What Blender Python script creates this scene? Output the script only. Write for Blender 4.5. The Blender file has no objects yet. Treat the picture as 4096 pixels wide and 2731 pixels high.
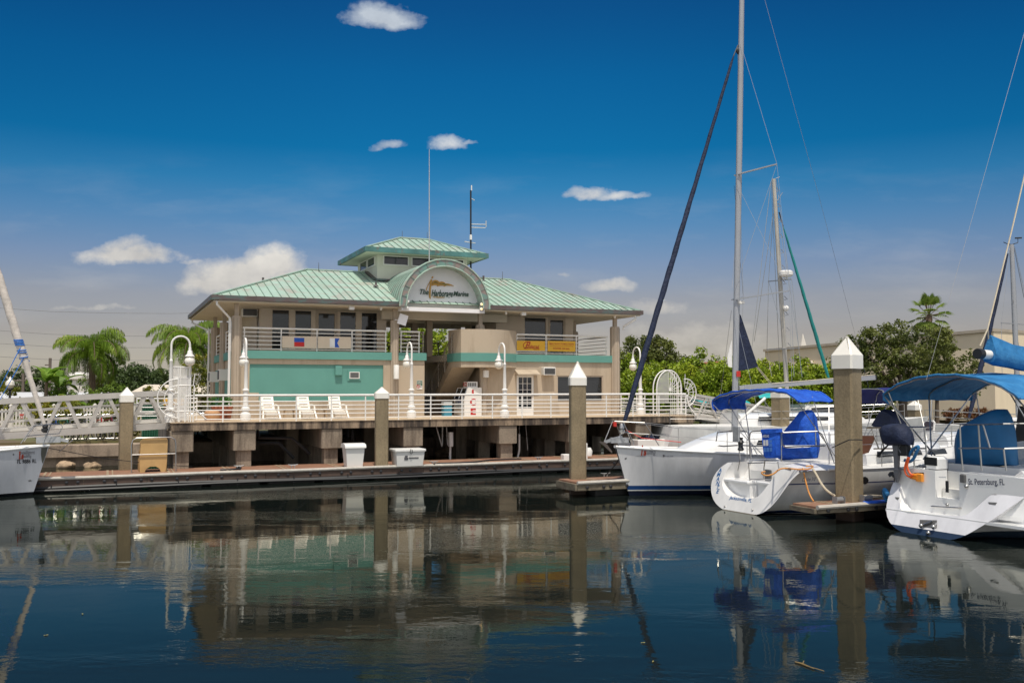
import bpy, bmesh, math, random
import numpy as np
from mathutils import Vector, Matrix
PI=math.pi
random.seed(7); rng=np.random.default_rng(7)
SC=bpy.context.scene; COL=SC.collection
# ---------------------------------------------------------------- survey of the place
# camera of the photograph (4096 x 2731): focal length in pixels, horizon row, eye height over the water
FPX=3760.0; HOR=1550.0; ZC=3.2; DECK=1.75; DOCK=.45
TH=math.atan((HOR-1365.5)/FPX)
EYE=Vector((0,0,ZC))
def ray(px,py):
    a=(px-2048)/FPX; b=(1365.5-py)/FPX
    return Vector((a, math.cos(TH)-b*math.sin(TH), math.sin(TH)+b*math.cos(TH)))
def P(px,py,Y):
    r=ray(px,py); return EYE+r*(Y/r.y)
def G(px,py,z=0.):
    r=ray(px,py); return EYE+r*((z-ZC)/r.z)
def V(*a): return Vector(a)
class Frame:
    """local frame standing in the place: x along the heading, y to its left, z up"""
    def __init__(s,o,h,k=1.):
        s.k=k; s.z0=ZC*(1-k); s.o=Vector((o[0],o[1],0)); h=math.radians(h); s.rz=PI/2-h
        s.a=Vector((math.sin(h),math.cos(h),0)); s.b=Vector((-math.cos(h),math.sin(h),0))
    def L(s,p):
        d=Vector(p)-s.o; return Vector((d.dot(s.a)/s.k,d.dot(s.b)/s.k,(d.z-s.z0)/s.k))
    def W(s,p): return s.o+(s.a*p[0]+s.b*p[1]+Vector((0,0,p[2])))*s.k+Vector((0,0,s.z0))
    def _c(s,px,py,n,c):
        r=ray(px,py); t=(c*s.k-(EYE-s.o).dot(n))/r.dot(n); return s.L(EYE+r*t)
    def fx(s,px,py,x): return s._c(px,py,s.a,x)
    def fy(s,px,py,y): return s._c(px,py,s.b,y)
    def fz(s,px,py,z): return s.L(G(px,py,s.z0+z*s.k))
    def fp(s,px,py,o,n):
        "on the local plane through o with normal n"
        n=Vector(n); o=Vector(o); nw=s.a*n.x+s.b*n.y+Vector((0,0,n.z)); ow=s.W(o)
        r=ray(px,py); t=(ow-EYE).dot(nw)/r.dot(nw); return s.L(EYE+r*t)
HU=66.7
SB=.82                                   # the survey of the building is in units of .82 m
B=Frame(G(686,1691,ZC-1.45*SB),HU,SB); BD=Frame(B.o,HU)
WORLD=Frame((0,0,0),90)
# ---------------------------------------------------------------- mesh builder
class MB:
    def __init__(s): s.v=[]; s.f=[]; s.mi=[]; s.m=0
    def add(s,vs,fs):
        o=len(s.v); s.v+=[tuple(p) for p in vs]; s.f+=[tuple(i+o for i in f) for f in fs]; s.mi+=[s.m]*len(fs); return s
    def box(s,x0,x1,y0,y1,z0,z1):
        return s.add([(x0,y0,z0),(x1,y0,z0),(x1,y1,z0),(x0,y1,z0),(x0,y0,z1),(x1,y0,z1),(x1,y1,z1),(x0,y1,z1)],
            [(0,3,2,1),(4,5,6,7),(0,1,5,4),(1,2,6,5),(2,3,7,6),(3,0,4,7)])
    def cbox(s,x0,x1,y0,y1,z0,z1,c=.02):
        "box with chamfered vertical and top edges"
        r=[(x0+c,y0),(x1-c,y0),(x1,y0+c),(x1,y1-c),(x1-c,y1),(x0+c,y1),(x0,y1-c),(x0,y0+c)]
        cx,cy=(x0+x1)/2,(y0+y1)/2
        i=[(cx+(x-cx)*(1-2*c/max(x1-x0,1e-3)),cy+(y-cy)*(1-2*c/max(y1-y0,1e-3))) for x,y in r]
        return s.loft([[(x,y,z0) for x,y in r],[(x,y,z1-c) for x,y in r],[(x,y,z1) for x,y in i]])
    def loft(s,rings,closed=True,cap=True,cap0=True):
        n=len(rings[0]); vs=[p for r in rings for p in r]; fs=[]
        for k in range(len(rings)-1):
            for i in range(n if closed else n-1):
                j=(i+1)%n; fs.append((k*n+i,k*n+j,(k+1)*n+j,(k+1)*n+i))
        if cap and closed:
            if cap0: fs.append(tuple(range(n))[::-1])
            fs.append(tuple(range((len(rings)-1)*n,len(rings)*n)))
        return s.add(vs,fs)
    def tube(s,pts,r,n=6,cap=True):
        pts=[Vector(p) for p in pts]; rings=[]; m=len(pts)
        up=None
        for i,p in enumerate(pts):
            d=(pts[min(i+1,m-1)]-pts[max(i-1,0)])
            if d.length<1e-9: d=Vector((0,0,1))
            d.normalize()
            if up is None: up=Vector((0,0,1)) if abs(d.z)<.9 else Vector((1,0,0))
            x=d.cross(up)
            if x.length<1e-4: x=d.cross(Vector((0,1,0)))
            x.normalize(); y=x.cross(d); up=y
            rr=r[i] if isinstance(r,(list,tuple)) else r
            rings.append([p+x*rr*math.cos(2*PI*k/n)+y*rr*math.sin(2*PI*k/n) for k in range(n)])
        return s.loft(rings,True,cap)
    def bar(s,p,q,w,h,up=(0,0,1)):
        p,q,up=Vector(p),Vector(q),Vector(up); d=(q-p).normalized(); x=d.cross(up)
        if x.length<1e-4: x=d.cross(Vector((1,0,0)))
        x.normalize(); y=x.cross(d).normalized()
        f=lambda o:[o+x*a*w/2+y*b*h/2 for a,b in((-1,-1),(1,-1),(1,1),(-1,1))]
        return s.loft([f(p),f(q)])
    def lathe(s,prof,c=(0,0,0),n=12,axis='z'):
        rings=[]
        for r,z in prof:
            ring=[]
            for k in range(n):
                a=2*PI*k/n; x,y=r*math.cos(a),r*math.sin(a)
                p={'z':(x,y,z),'x':(z,x,y),'y':(x,z,y)}[axis]
                ring.append((c[0]+p[0],c[1]+p[1],c[2]+p[2]))
            rings.append(ring)
        return s.loft(rings)
    def ball(s,c,r,n=12,m=8,sc=(1,1,1)):
        rings=[]
        for i in range(m+1):
            t=PI*(i/m); rr=max(math.sin(t),.02)*r; z=-math.cos(t)*r
            rings.append([(c[0]+sc[0]*rr*math.cos(2*PI*k/n),c[1]+sc[1]*rr*math.sin(2*PI*k/n),c[2]+sc[2]*z) for k in range(n)])
        return s.loft(rings)
    def prism(s,poly,vec):
        v=Vector(vec); a=[Vector(p) for p in poly]; return s.loft([a,[p+v for p in a]])
    def quad(s,a,b,c,d): return s.add([a,b,c,d],[(0,1,2,3)])
    def poly(s,pts): return s.add(pts,[tuple(range(len(pts)))])
    def merge(s,o,f=lambda p:p): 
        n=len(s.v); s.v+=[tuple(f(Vector(p))) for p in o.v]; s.f+=[tuple(i+n for i in q) for q in o.f]; s.mi+=o.mi; return s
    def mesh(s,name,mats,base=(0,0,0),smooth=True,ang=35,fix=True):
        me=bpy.data.meshes.new(name); b=Vector(base)
        me.from_pydata([tuple(Vector(p)-b) for p in s.v],[],s.f)
        for m in (mats if isinstance(mats,(list,tuple)) else [mats]): me.materials.append(m)
        if max(s.mi or [0])>0: me.polygons.foreach_set('material_index',s.mi)
        if fix and len(s.f)<30000:
            bm=bmesh.new(); bm.from_mesh(me); bmesh.ops.recalc_face_normals(bm,faces=bm.faces); bm.to_mesh(me); bm.free()
        if smooth: me.shade_smooth(); me.set_sharp_from_angle(angle=math.radians(ang))
        me.update(); return me
def link(o,parent=None):
    COL.objects.link(o)
    if parent is not None: o.parent=parent
    return o
def tags(o,label=None,cat=None,group=None,kind=None):
    for k,v in (('label',label),('category',cat),('group',group),('kind',kind)):
        if v: o[k]=v
    return o
class Thing:
    """an Empty at the base of the thing; its parts are meshes written in the same frame"""
    def __init__(s,name,label,cat,fr,base,group=None):
        s.fr=fr; s.base=Vector(base); s.e=bpy.data.objects.new(name,None); s.e.empty_display_size=.2
        link(s.e); s.e.location=fr.W(base); s.e.rotation_euler=(0,0,fr.rz); s.e.scale=(fr.k,)*3; tags(s.e,label,cat,group)
    def part(s,mb,name,mats,parent=None,label=None,**k):
        o=bpy.data.objects.new(name,mb.mesh(name,mats,s.base,**k)); link(o,parent or s.e)
        if label: o['label']=label
        return o
def solo(mb,name,mats,fr,base,label=None,cat=None,group=None,kind=None,**k):
    o=bpy.data.objects.new(name,mb.mesh(name,mats,base,**k)); link(o)
    o.location=fr.W(base); o.rotation_euler=(0,0,fr.rz); o.scale=(fr.k,)*3; return tags(o,label,cat,group,kind)
def dup(root,loc,rz=None,label=None,scale=None):
    r=root.copy(); COL.objects.link(r); r.location=loc
    if rz is not None: r.rotation_euler=(0,0,rz)
    if label: r['label']=label
    if scale: r.scale=scale
    for ch in list(root.children):
        c=ch.copy(); COL.objects.link(c); c.parent=r
        for g in ch.children:
            d=g.copy(); COL.objects.link(d); d.parent=c
    return r
def text(s,o,xd,yd,w=None,h=None,shear=0,bold=0.,ext=.004,space=1.):
    """lettering as a mesh: lower left corner at o, running along xd, upright along yd, fitted to w x h"""
    c=bpy.data.curves.new('t','FONT'); c.body=s; c.size=1; c.shear=shear; c.offset=bold; c.resolution_u=3; c.space_character=space
    ob=bpy.data.objects.new('t',c); COL.objects.link(ob); bpy.context.view_layer.update()
    me=bpy.data.meshes.new_from_object(ob.evaluated_get(bpy.context.evaluated_depsgraph_get()))
    vs=[v.co.copy() for v in me.vertices]; fs=[tuple(p.vertices) for p in me.polygons]
    bpy.data.objects.remove(ob); bpy.data.curves.remove(c); bpy.data.meshes.remove(me)
    x0=min(v.x for v in vs); x1=max(v.x for v in vs); y0=min(v.y for v in vs); y1=max(v.y for v in vs)
    sx=(w/(x1-x0)) if w else None; sy=(h/(y1-y0)) if h else None
    sx=sx or sy; sy=sy or sx
    o,xd,yd=Vector(o),Vector(xd).normalized(),Vector(yd).normalized(); n=xd.cross(yd)
    mb=MB(); mb.add([o+xd*(v.x-x0)*sx+yd*(v.y-y0)*sy+n*ext for v in vs],fs); return mb
# ---------------------------------------------------------------- materials
def newmat(name):
    m=bpy.data.materials.new(name); m.use_nodes=True; nt=m.node_tree; return m,nt,nt.nodes['Principled BSDF']
def N(nt,t,**k):
    n=nt.nodes.new(t)
    for a,b in k.items(): setattr(n,a,b)
    return n
def noise(nt,scale,stretch=(1,1,1),detail=5,rough=.6):
    g=N(nt,'ShaderNodeNewGeometry'); mp=N(nt,'ShaderNodeMapping'); mp.inputs['Scale'].default_value=stretch
    no=N(nt,'ShaderNodeTexNoise'); no.inputs['Scale'].default_value=scale; no.inputs['Detail'].default_value=detail; no.inputs['Roughness'].default_value=rough
    nt.links.new(g.outputs['Position'],mp.inputs[0]); nt.links.new(mp.outputs[0],no.inputs['Vector']); return no.outputs['Fac']
def ramp(nt,fac,stops,interp='LINEAR'):
    r=N(nt,'ShaderNodeValToRGB'); r.color_ramp.interpolation=interp; e=r.color_ramp.elements
    while len(e)<len(stops): e.new(.5)
    for i,(p,c) in enumerate(stops):
        e[i].position=p; e[i].color=(c if len(c)==4 else tuple(c)+(1,)) if isinstance(c,(tuple,list)) else (c,c,c,1)
    nt.links.new(fac,r.inputs[0]); return r.outputs[0]
def mix(nt,f,a,b,mode='MIX'):
    m=N(nt,'ShaderNodeMix',data_type='RGBA',blend_type=mode)
    for sock,val in ((m.inputs[0],f),(m.inputs[6],a),(m.inputs[7],b)):
        if hasattr(val,'is_linked'): nt.links.new(val,sock)
        elif isinstance(val,(tuple,list)): sock.default_value=tuple(val)+(1,) if len(val)==3 else val
        else: sock.default_value=val
    return m.outputs[2]
def M(name,col,rough=.55,metal=0.,var=.12,vs=1.5,st=(1,1,1),bump=0.,bd=.02,bs=30,dirt=None,ds=2,dst=(1,1,1),dr=(.5,.7),spec=.5,coat=0.,emit=None,tr=0.):
    m,nt,p=newmat(name); col=tuple(col)
    n=noise(nt,vs,st)
    lo=tuple(c*(1-var) for c in col); hi=tuple(min(c*(1+var),.95) for c in col)
    c=ramp(nt,n,[(.3,lo),(.7,hi)])
    if dirt: 
        f=ramp(nt,noise(nt,ds,dst,8,.65),[(dr[0],0.),(dr[1],1.)]); c=mix(nt,f,c,dirt)
    nt.links.new(c,p.inputs['Base Color']); p.inputs['Roughness'].default_value=rough; p.inputs['Metallic'].default_value=metal
    p.inputs['Specular IOR Level'].default_value=spec; p.inputs['Coat Weight'].default_value=coat
    if bump:
        b=N(nt,'ShaderNodeBump'); b.inputs['Strength'].default_value=bump; b.inputs['Distance'].default_value=bd
        nt.links.new(noise(nt,bs),b.inputs['Height']); nt.links.new(b.outputs[0],p.inputs['Normal'])
    if emit: p.inputs['Emission Color'].default_value=tuple(emit[0])+(1,); p.inputs['Emission Strength'].default_value=emit[1]
    if tr:
        out=nt.nodes['Material Output']; t=N(nt,'ShaderNodeBsdfTransparent'); mx=N(nt,'ShaderNodeMixShader'); mx.inputs[0].default_value=tr
        nt.links.new(p.outputs[0],mx.inputs[1]); nt.links.new(t.outputs[0],mx.inputs[2]); nt.links.new(mx.outputs[0],out.inputs[0])
    return m
def leafmat(name,c1,c2,c3,vs=.9,tl=.3):
    m,nt,p=newmat(name)
    a=ramp(nt,noise(nt,vs,detail=3),[(.32,c1),(.52,c2),(.72,c3)])
    b=ramp(nt,noise(nt,9,detail=2),[(.25,.55),(.75,1.35)]); c=mix(nt,1.,a,b,'MULTIPLY')
    nt.links.new(c,p.inputs['Base Color']); p.inputs['Roughness'].default_value=.5; p.inputs['Specular IOR Level'].default_value=.35
    out=nt.nodes['Material Output']; t=N(nt,'ShaderNodeBsdfTranslucent'); mx=N(nt,'ShaderNodeMixShader'); mx.inputs[0].default_value=tl
    nt.links.new(c,t.inputs[0]); nt.links.new(p.outputs[0],mx.inputs[1]); nt.links.new(t.outputs[0],mx.inputs[2]); nt.links.new(mx.outputs[0],out.inputs[0])
    return m
def zbands(name,stops,rough=.25,coat=.3,streak=.10):
    "hull paint: boot stripe and antifouling follow the height above the water"
    m,nt,p=newmat(name); g=N(nt,'ShaderNodeNewGeometry'); sp=N(nt,'ShaderNodeSeparateXYZ'); nt.links.new(g.outputs['Position'],sp.inputs[0])
    mr=N(nt,'ShaderNodeMapRange'); mr.inputs[1].default_value=-1; mr.inputs[2].default_value=3; nt.links.new(sp.outputs[2],mr.inputs[0])
    c=ramp(nt,mr.outputs[0],[(min(max((z+1)/4,0),1),cc) for z,cc in stops],'CONSTANT')
    d=ramp(nt,noise(nt,2.2,(1,1,.12),6),[(.35,1.-streak*2),(.7,1.)]); c=mix(nt,1.,c,d,'MULTIPLY')
    nt.links.new(c,p.inputs['Base Color']); p.inputs['Roughness'].default_value=rough; p.inputs['Coat Weight'].default_value=coat
    return m
WHITE=(.80,.79,.77)
m_white=M('white_paint',(.78,.76,.72),.35,var=.04)
m_rail=M('white_rail',(.80,.78,.74),.35,var=.05)
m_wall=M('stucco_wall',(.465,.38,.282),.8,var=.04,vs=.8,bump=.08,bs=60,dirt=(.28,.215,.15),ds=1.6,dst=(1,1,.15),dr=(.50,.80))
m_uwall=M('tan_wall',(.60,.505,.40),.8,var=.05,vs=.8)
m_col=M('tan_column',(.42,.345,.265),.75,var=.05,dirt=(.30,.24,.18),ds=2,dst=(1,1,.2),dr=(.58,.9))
m_groove=M('groove_shadow',(.30,.24,.18),.8)
m_soffit=M('cream_soffit',(.66,.58,.46),.7,var=.04)
m_teal=M('teal_paint',(.108,.295,.25),.6,var=.05,vs=1.2,dirt=(.07,.205,.18),ds=1.1,dst=(1,1,.3),dr=(.6,.85))
m_glass=M('dark_glass',(.018,.02,.022),.06,var=.3,spec=.6)
m_ac=M('grille_grey',(.10,.10,.10),.6,var=.2,vs=30,st=(1,1,.1))
m_steel=M('stainless_steel',(.50,.49,.47),.30,metal=1.,var=.06)
m_alu=M('weathered_aluminium',(.52,.49,.45),.42,metal=.35,var=.10,vs=2)
m_black=M('black_rubber',(.015,.016,.018),.45,var=.25)
m_navy=M('navy_canvas',(.008,.016,.048),.75,var=.35,vs=3,bump=1.,bd=.05,bs=6)
m_blue=M('royal_blue_canvas',(.005,.085,.52),.75,var=.3,vs=2.5,bump=1.,bd=.07,bs=4,dirt=(.02,.12,.5),ds=5,dr=(.5,.8))
m_sky=M('pacific_blue_canvas',(.016,.155,.37),.7,var=.25,vs=2,bump=1.,bd=.06,bs=3.5,dirt=(.05,.22,.42),ds=4,dr=(.5,.8))
m_gel=M('white_gelcoat',(.80,.80,.79),.22,var=.03,vs=1.5,coat=.4)
m_gels=M('nonskid_gelcoat',(.68,.67,.64),.6,var=.05,bump=.1,bs=120)
m_rope=M('pale_rope',(.55,.48,.36),.8,var=.2,vs=40)
m_red=M('red_paint',(.55,.03,.02),.5)
m_dark=M('dark_navy_letter',(.02,.03,.08),.5)
m_wood=M('weathered_plank',(.22,.13,.085),.75,var=.3,vs=3,st=(1,1,6),dirt=(.07,.05,.04),ds=3,dst=(1,1,3),dr=(.45,.65))
def concrete(name,c,dirt,amt=(.45,.68),st=(1,1,.12),sc=2.5,tide=False):
    m,nt,p=newmat(name)
    a=ramp(nt,noise(nt,.9,detail=6),[(.3,tuple(x*.72 for x in c)),(.5,c),(.72,tuple(min(x*1.25,.9) for x in c))])
    f=ramp(nt,noise(nt,sc,st,8,.7),[(amt[0],0.),(amt[1],1.)]); a=mix(nt,f,a,dirt)
    s=ramp(nt,noise(nt,22,detail=4),[(.3,.78),(.6,1.05)]); a=mix(nt,1.,a,s,'MULTIPLY')
    if tide: # dark wet band and barnacles at the waterline
        g=N(nt,'ShaderNodeNewGeometry'); sp=N(nt,'ShaderNodeSeparateXYZ'); nt.links.new(g.outputs['Position'],sp.inputs[0])
        ad=N(nt,'ShaderNodeMath',operation='MULTIPLY_ADD'); nt.links.new(noise(nt,7,detail=4),ad.inputs[0]); ad.inputs[1].default_value=-.25; nt.links.new(sp.outputs[2],ad.inputs[2])
        a=mix(nt,ramp(nt,ad.outputs[0],[(.02,1.),(.10,.75),(.22,0.)]),a,(.045,.028,.02))
    nt.links.new(a,p.inputs['Base Color']); p.inputs['Roughness'].default_value=.85
    b=N(nt,'ShaderNodeBump'); b.inputs['Strength'].default_value=.35; b.inputs['Distance'].default_value=.02
    nt.links.new(noise(nt,14,detail=8),b.inputs['Height']); nt.links.new(b.outputs[0],p.inputs['Normal'])
    return m
m_conc=concrete('stained_concrete',(.34,.255,.175),(.05,.038,.03),(.38,.58))
m_cap=concrete('pile_cap_concrete',(.27,.22,.165),(.08,.06,.045),(.48,.72))
m_pile=concrete('piling_concrete',(.26,.205,.125),(.16,.12,.07),(.5,.85),(1,1,.2),1.5,True)
m_deck=M('deck_top',(.52,.40,.27),.85,var=.1,vs=2)
m_sea=concrete('seawall_concrete',(.36,.28,.21),(.08,.06,.05),(.46,.72),(1,1,.25),1.6)
EXPO=0.
SKYTINT_=[(0,(1.1,1.0,1.0)),(.015,(1.08,.97,.98)),(.055,(.87,.70,.70)),(.093,(.86,.70,.71)),(.13,(.67,.69,.83)),(.17,(.40,.68,.90)),(.21,(.14,.63,.90)),(.245,(.03,.53,.83)),(.316,(.025,.478,.80)),(.381,(.03,.373,.69)),(.62,(.03,.33,.62)),(.88,(.4,.65,.85))]
# ---------------------------------------------------------------- camera, sun, sky
cam=bpy.data.objects.new('camera',bpy.data.cameras.new('camera')); link(cam); SC.camera=cam
cam.location=EYE; cam.rotation_euler=(PI/2+TH,0,0); cam.data.sensor_width=36; cam.data.lens=FPX/4096*36; cam.data.clip_end=5000; cam.data.clip_start=.1
SC.view_settings.view_transform='Standard'; SC.view_settings.look='None'; SC.view_settings.exposure=EXPO if 'EXPO' in globals() else 0; SC.view_settings.gamma=1
SUN_EL=math.radians(68)
sd=(-B.b*1.0-B.a*.22).normalized()                       # horizontal direction towards the sun
sdir=Vector((sd.x*math.cos(SUN_EL),sd.y*math.cos(SUN_EL),math.sin(SUN_EL)))
sl=bpy.data.lights.new('sun','SUN'); sl.energy=3.7; sl.angle=math.radians(.5); sl.color=(1,.93,.82)
so=bpy.data.objects.new('sun',sl); link(so); so.rotation_euler=sdir.to_track_quat('Z','Y').to_euler(); so.location=(0,0,60)
W=bpy.data.worlds.new('World'); SC.world=W; W.use_nodes=True; nt=W.node_tree; bg=nt.nodes['Background']
sky=N(nt,'ShaderNodeTexSky',sky_type='NISHITA'); sky.sun_disc=False; sky.sun_elevation=SUN_EL; sky.sun_rotation=math.atan2(sd.x,sd.y)
sky.air_density=1.0; sky.dust_density=1.0; sky.ozone_density=1.5
bg.inputs['Strength'].default_value=.1
def mth(op,a,b=None,c=None,clamp=False):
    n=N(nt,'ShaderNodeMath',operation=op); n.use_clamp=clamp
    for i,x in enumerate((a,b,c)):
        if x is None: continue
        if hasattr(x,'is_linked'): nt.links.new(x,n.inputs[i])
        else: n.inputs[i].default_value=x
    return n.outputs[0]
tc=N(nt,'ShaderNodeTexCoord'); sx=N(nt,'ShaderNodeSeparateXYZ'); nt.links.new(tc.outputs['Generated'],sx.inputs[0])
dx,dy,dz=sx.outputs
# the hazy air low over the bay: tint of the clear sky by height above the horizon (sine of elevation)
SKYTINT=globals().get('SKYTINT_',[(0,(1,1,1)),(1,(1,1,1))])
tint=ramp(nt,mth('MULTIPLY',dz,1.),SKYTINT)
back=ramp(nt,dy,[(.30,1.),(.55,0.)]) if False else mth('SUBTRACT',1.,mth('MULTIPLY',mth('ADD',dy,.25),2.2,None,True),None,True)
edge=mth('MULTIPLY',mth('MULTIPLY',mth('SUBTRACT',mth('ABSOLUTE',mth('ADD',dx,.03)),.12,None,True),.85),mth('MULTIPLY',dz,2.6,None,True)); tint=mix(nt,edge,tint,(.0,.12,.32)); tint=mix(nt,back,tint,(1,1,1)); skycol=mix(nt,1.,sky.outputs[0],tint,'MULTIPLY')
# unseen bright cloud overhead and behind the viewer, added as fill for the facade
mpb=N(nt,'ShaderNodeMapping'); mpb.inputs['Scale'].default_value=(2.2,2.2,3.5); nt.links.new(tc.outputs['Generated'],mpb.inputs[0])
nb=N(nt,'ShaderNodeTexNoise'); nb.inputs['Scale'].default_value=1.6; nb.inputs['Detail'].default_value=7; nt.links.new(mpb.outputs[0],nb.inputs[0])
bc=mth('MULTIPLY',ramp(nt,nb.outputs['Fac'],[(.36,0.),(.52,.92)]),back); skycol=mix(nt,bc,skycol,(9.5,9.4,9.5))
# fair-weather cumulus in fixed directions of the sky (azimuth tangent, elevation tangent)
dyc=mth('MAXIMUM',dy,.02); tx=mth('DIVIDE',dx,dyc); tz=mth('DIVIDE',dz,dyc)
cv=N(nt,'ShaderNodeCombineXYZ'); nt.links.new(tx,cv.inputs[0]); nt.links.new(tz,cv.inputs[1])
def wn(scale,detail,ofs,sy=1.3):
    mp=N(nt,'ShaderNodeMapping'); mp.inputs['Location'].default_value=ofs; mp.inputs['Scale'].default_value=(1,sy,1); nt.links.new(cv.outputs[0],mp.inputs[0])
    n=N(nt,'ShaderNodeTexNoise'); n.inputs['Scale'].default_value=scale; n.inputs['Detail'].default_value=detail; n.inputs['Roughness'].default_value=.6
    nt.links.new(mp.outputs[0],n.inputs[0]); return n.outputs['Fac']
puff=wn(17,10,(3,1,0)); soft=wn(9,6,(7,2,0)); wisp=wn(6,7,(1,5,0),4)
CL=[(1555,48,165,62,1.15),(1470,42,90,35,.9),(1640,35,90,40,.9),(500,1030,170,48,1.35),(590,1030,120,40,1.2),(470,1000,90,48,1.2),
    (960,1115,190,92,1.4),(1060,1075,140,82,1.35),(830,1140,120,66,1.25),(1140,1120,90,70,1.2),(1810,566,68,42,1.),(1880,556,70,18,.75),(1530,582,60,30,.62),
    (2360,770,90,34,1.),(2450,778,110,24,.8),(2570,780,45,20,.65),(2440,1152,110,34,.85),(2640,1230,110,46,.98),(2760,1350,230,75,1.0),(2620,1330,140,60,.95),(2900,1400,160,60,.9),(2720,1430,260,50,.9),
    (780,1045,75,16,.62),(2250,1095,60,18,.55),(3560,1395,120,40,.6),(330,1230,300,16,.5)]
wa,wb=wn(14,5,(5,9,0)),wn(14,5,(11,3,0))
tx2=mth('ADD',tx,mth('MULTIPLY',mth('SUBTRACT',wa,.5),.050)); tz2=mth('ADD',tz,mth('MULTIPLY',mth('SUBTRACT',wb,.5),.030))
tot=None
for px,py,sx_,sy_,w in CL:
    a=mth('MULTIPLY',mth('SUBTRACT',tx2,(px-2048)/FPX),FPX/sx_); b=mth('MULTIPLY',mth('SUBTRACT',tz2,(HOR-py)/FPX),FPX/sy_)
    b2=mth('MULTIPLY',b,mth('SUBTRACT',1.18,mth('MULTIPLY',mth('GREATER_THAN',0.,b),-.5)))  # flatter bases
    e=mth('MULTIPLY',mth('EXPONENT',mth('MULTIPLY',mth('ADD',mth('MULTIPLY',a,a),mth('MULTIPLY',b2,b2)),-.75)),w)
    tot=e if tot is None else mth('MAXIMUM',tot,e)
den=mth('SUBTRACT',mth('ADD',mth('MULTIPLY',tot,.95),mth('MULTIPLY',mth('SUBTRACT',puff,.5),1.9)),mth('MULTIPLY',soft,.40))
mask=ramp(nt,den,[(.10,0.),(.36,.45),(.80,1.)])
sh=ramp(nt,mth('ADD',mth('MULTIPLY',puff,.6),mth('MULTIPLY',soft,.5)),[(.35,0.),(.75,1.)])
CLDK=globals().get('CLDK_',(5.2,5.2,5.3)); CLLT=globals().get('CLLT_',(9.2,8.9,8.4))
lowf=ramp(nt,tz,[(.0,(.72,.69,.62)),(.12,(.93,.91,.87)),(.25,(.80,.86,.95)),(.42,(.62,.72,.86))])
ccol=mix(nt,1.,mix(nt,sh,CLDK,CLLT),lowf,'MULTIPLY')
veil=mth('MULTIPLY',ramp(nt,wisp,[(.5,0.),(.8,.22)]),ramp(nt,tz,[(.08,1.),(.2,.5),(.26,0.)]))
mask=mth('MULTIPLY',mask,ramp(nt,tz,[(.0,.5),(.05,.6),(.09,.9),(.14,1.)]))
front=mth('GREATER_THAN',dy,.05)
mask=mth('MULTIPLY',mask,ramp(nt,tot,[(.14,0.),(.34,1.)])); mk=mth('MULTIPLY',mth('MAXIMUM',mask,veil),front)
nt.links.new(mix(nt,mk,skycol,ccol),bg.inputs[0])
# ---------------------------------------------------------------- water and ground
m,nt,p=newmat('harbour_water'); m_water=m
p.inputs['Base Color'].default_value=(.006,.010,.010,1); p.inputs['Roughness'].default_value=.01; p.inputs['IOR'].default_value=1.18
g=N(nt,'ShaderNodeNewGeometry')
def wv(scale,detail,st,rot=0.,ro=.55):
    mp=N(nt,'ShaderNodeMapping'); mp.inputs['Scale'].default_value=st; mp.inputs['Rotation'].default_value=(0,0,rot); nt.links.new(g.outputs['Position'],mp.inputs[0])
    n=N(nt,'ShaderNodeTexNoise'); n.inputs['Scale'].default_value=scale; n.inputs['Detail'].default_value=detail; n.inputs['Roughness'].default_value=ro; nt.links.new(mp.outputs[0],n.inputs[0]); return n.outputs['Fac']
def mt(op,a,b):
    n=N(nt,'ShaderNodeMath',operation=op)
    for i,x in enumerate((a,b)):
        if hasattr(x,'is_linked'): nt.links.new(x,n.inputs[i])
        else: n.inputs[i].default_value=x
    return n.outputs[0]
swell=wv(1.1,2,(.7,1.,1),.25); rip=wv(5.,3,(.6,1.2,1),.35); fine=wv(17.,2,(.7,1.2,1),-.2)
# wind lanes: long bands where the surface is rough, glassy water between them
lane=ramp(nt,wv(.35,3,(.22,1.,1),.12),[(.50,.0),(.62,1.)])
h=mt('ADD',mt('MULTIPLY',swell,.38),mt('ADD',mt('MULTIPLY',rip,mt('ADD',.12,mt('MULTIPLY',lane,.9))),mt('MULTIPLY',fine,mt('ADD',.01,mt('MULTIPLY',lane,.22)))))
b=N(nt,'ShaderNodeBump'); b.inputs['Strength'].default_value=1.; b.inputs['Distance'].default_value=.0075; nt.links.new(h,b.inputs['Height']); nt.links.new(b.outputs[0],p.inputs['Normal'])
# murky green-brown body under a slightly tinted reflecting surface
gl=N(nt,'ShaderNodeBsdfGlossy'); gl.inputs['Roughness'].default_value=.01; gl.inputs['Color'].default_value=(.90,.91,.82,1); nt.links.new(b.outputs[0],gl.inputs['Normal'])
df=N(nt,'ShaderNodeBsdfDiffuse'); df.inputs['Color'].default_value=(.007,.010,.009,1); fr_w=N(nt,'ShaderNodeFresnel'); fr_w.inputs['IOR'].default_value=1.23; nt.links.new(b.outputs[0],fr_w.inputs['Normal'])
mx=N(nt,'ShaderNodeMixShader'); nt.links.new(fr_w.outputs[0],mx.inputs[0]); nt.links.new(df.outputs[0],mx.inputs[1]); nt.links.new(gl.outputs[0],mx.inputs[2]); nt.links.new(mx.outputs[0],nt.nodes['Material Output'].inputs[0])
wt=MB().quad((-400,-60,0),(400,-60,0),(400,700,0),(-400,700,0)); solo(wt,'water',m_water,WORLD,(0,0,0),kind='structure',smooth=False)

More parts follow.
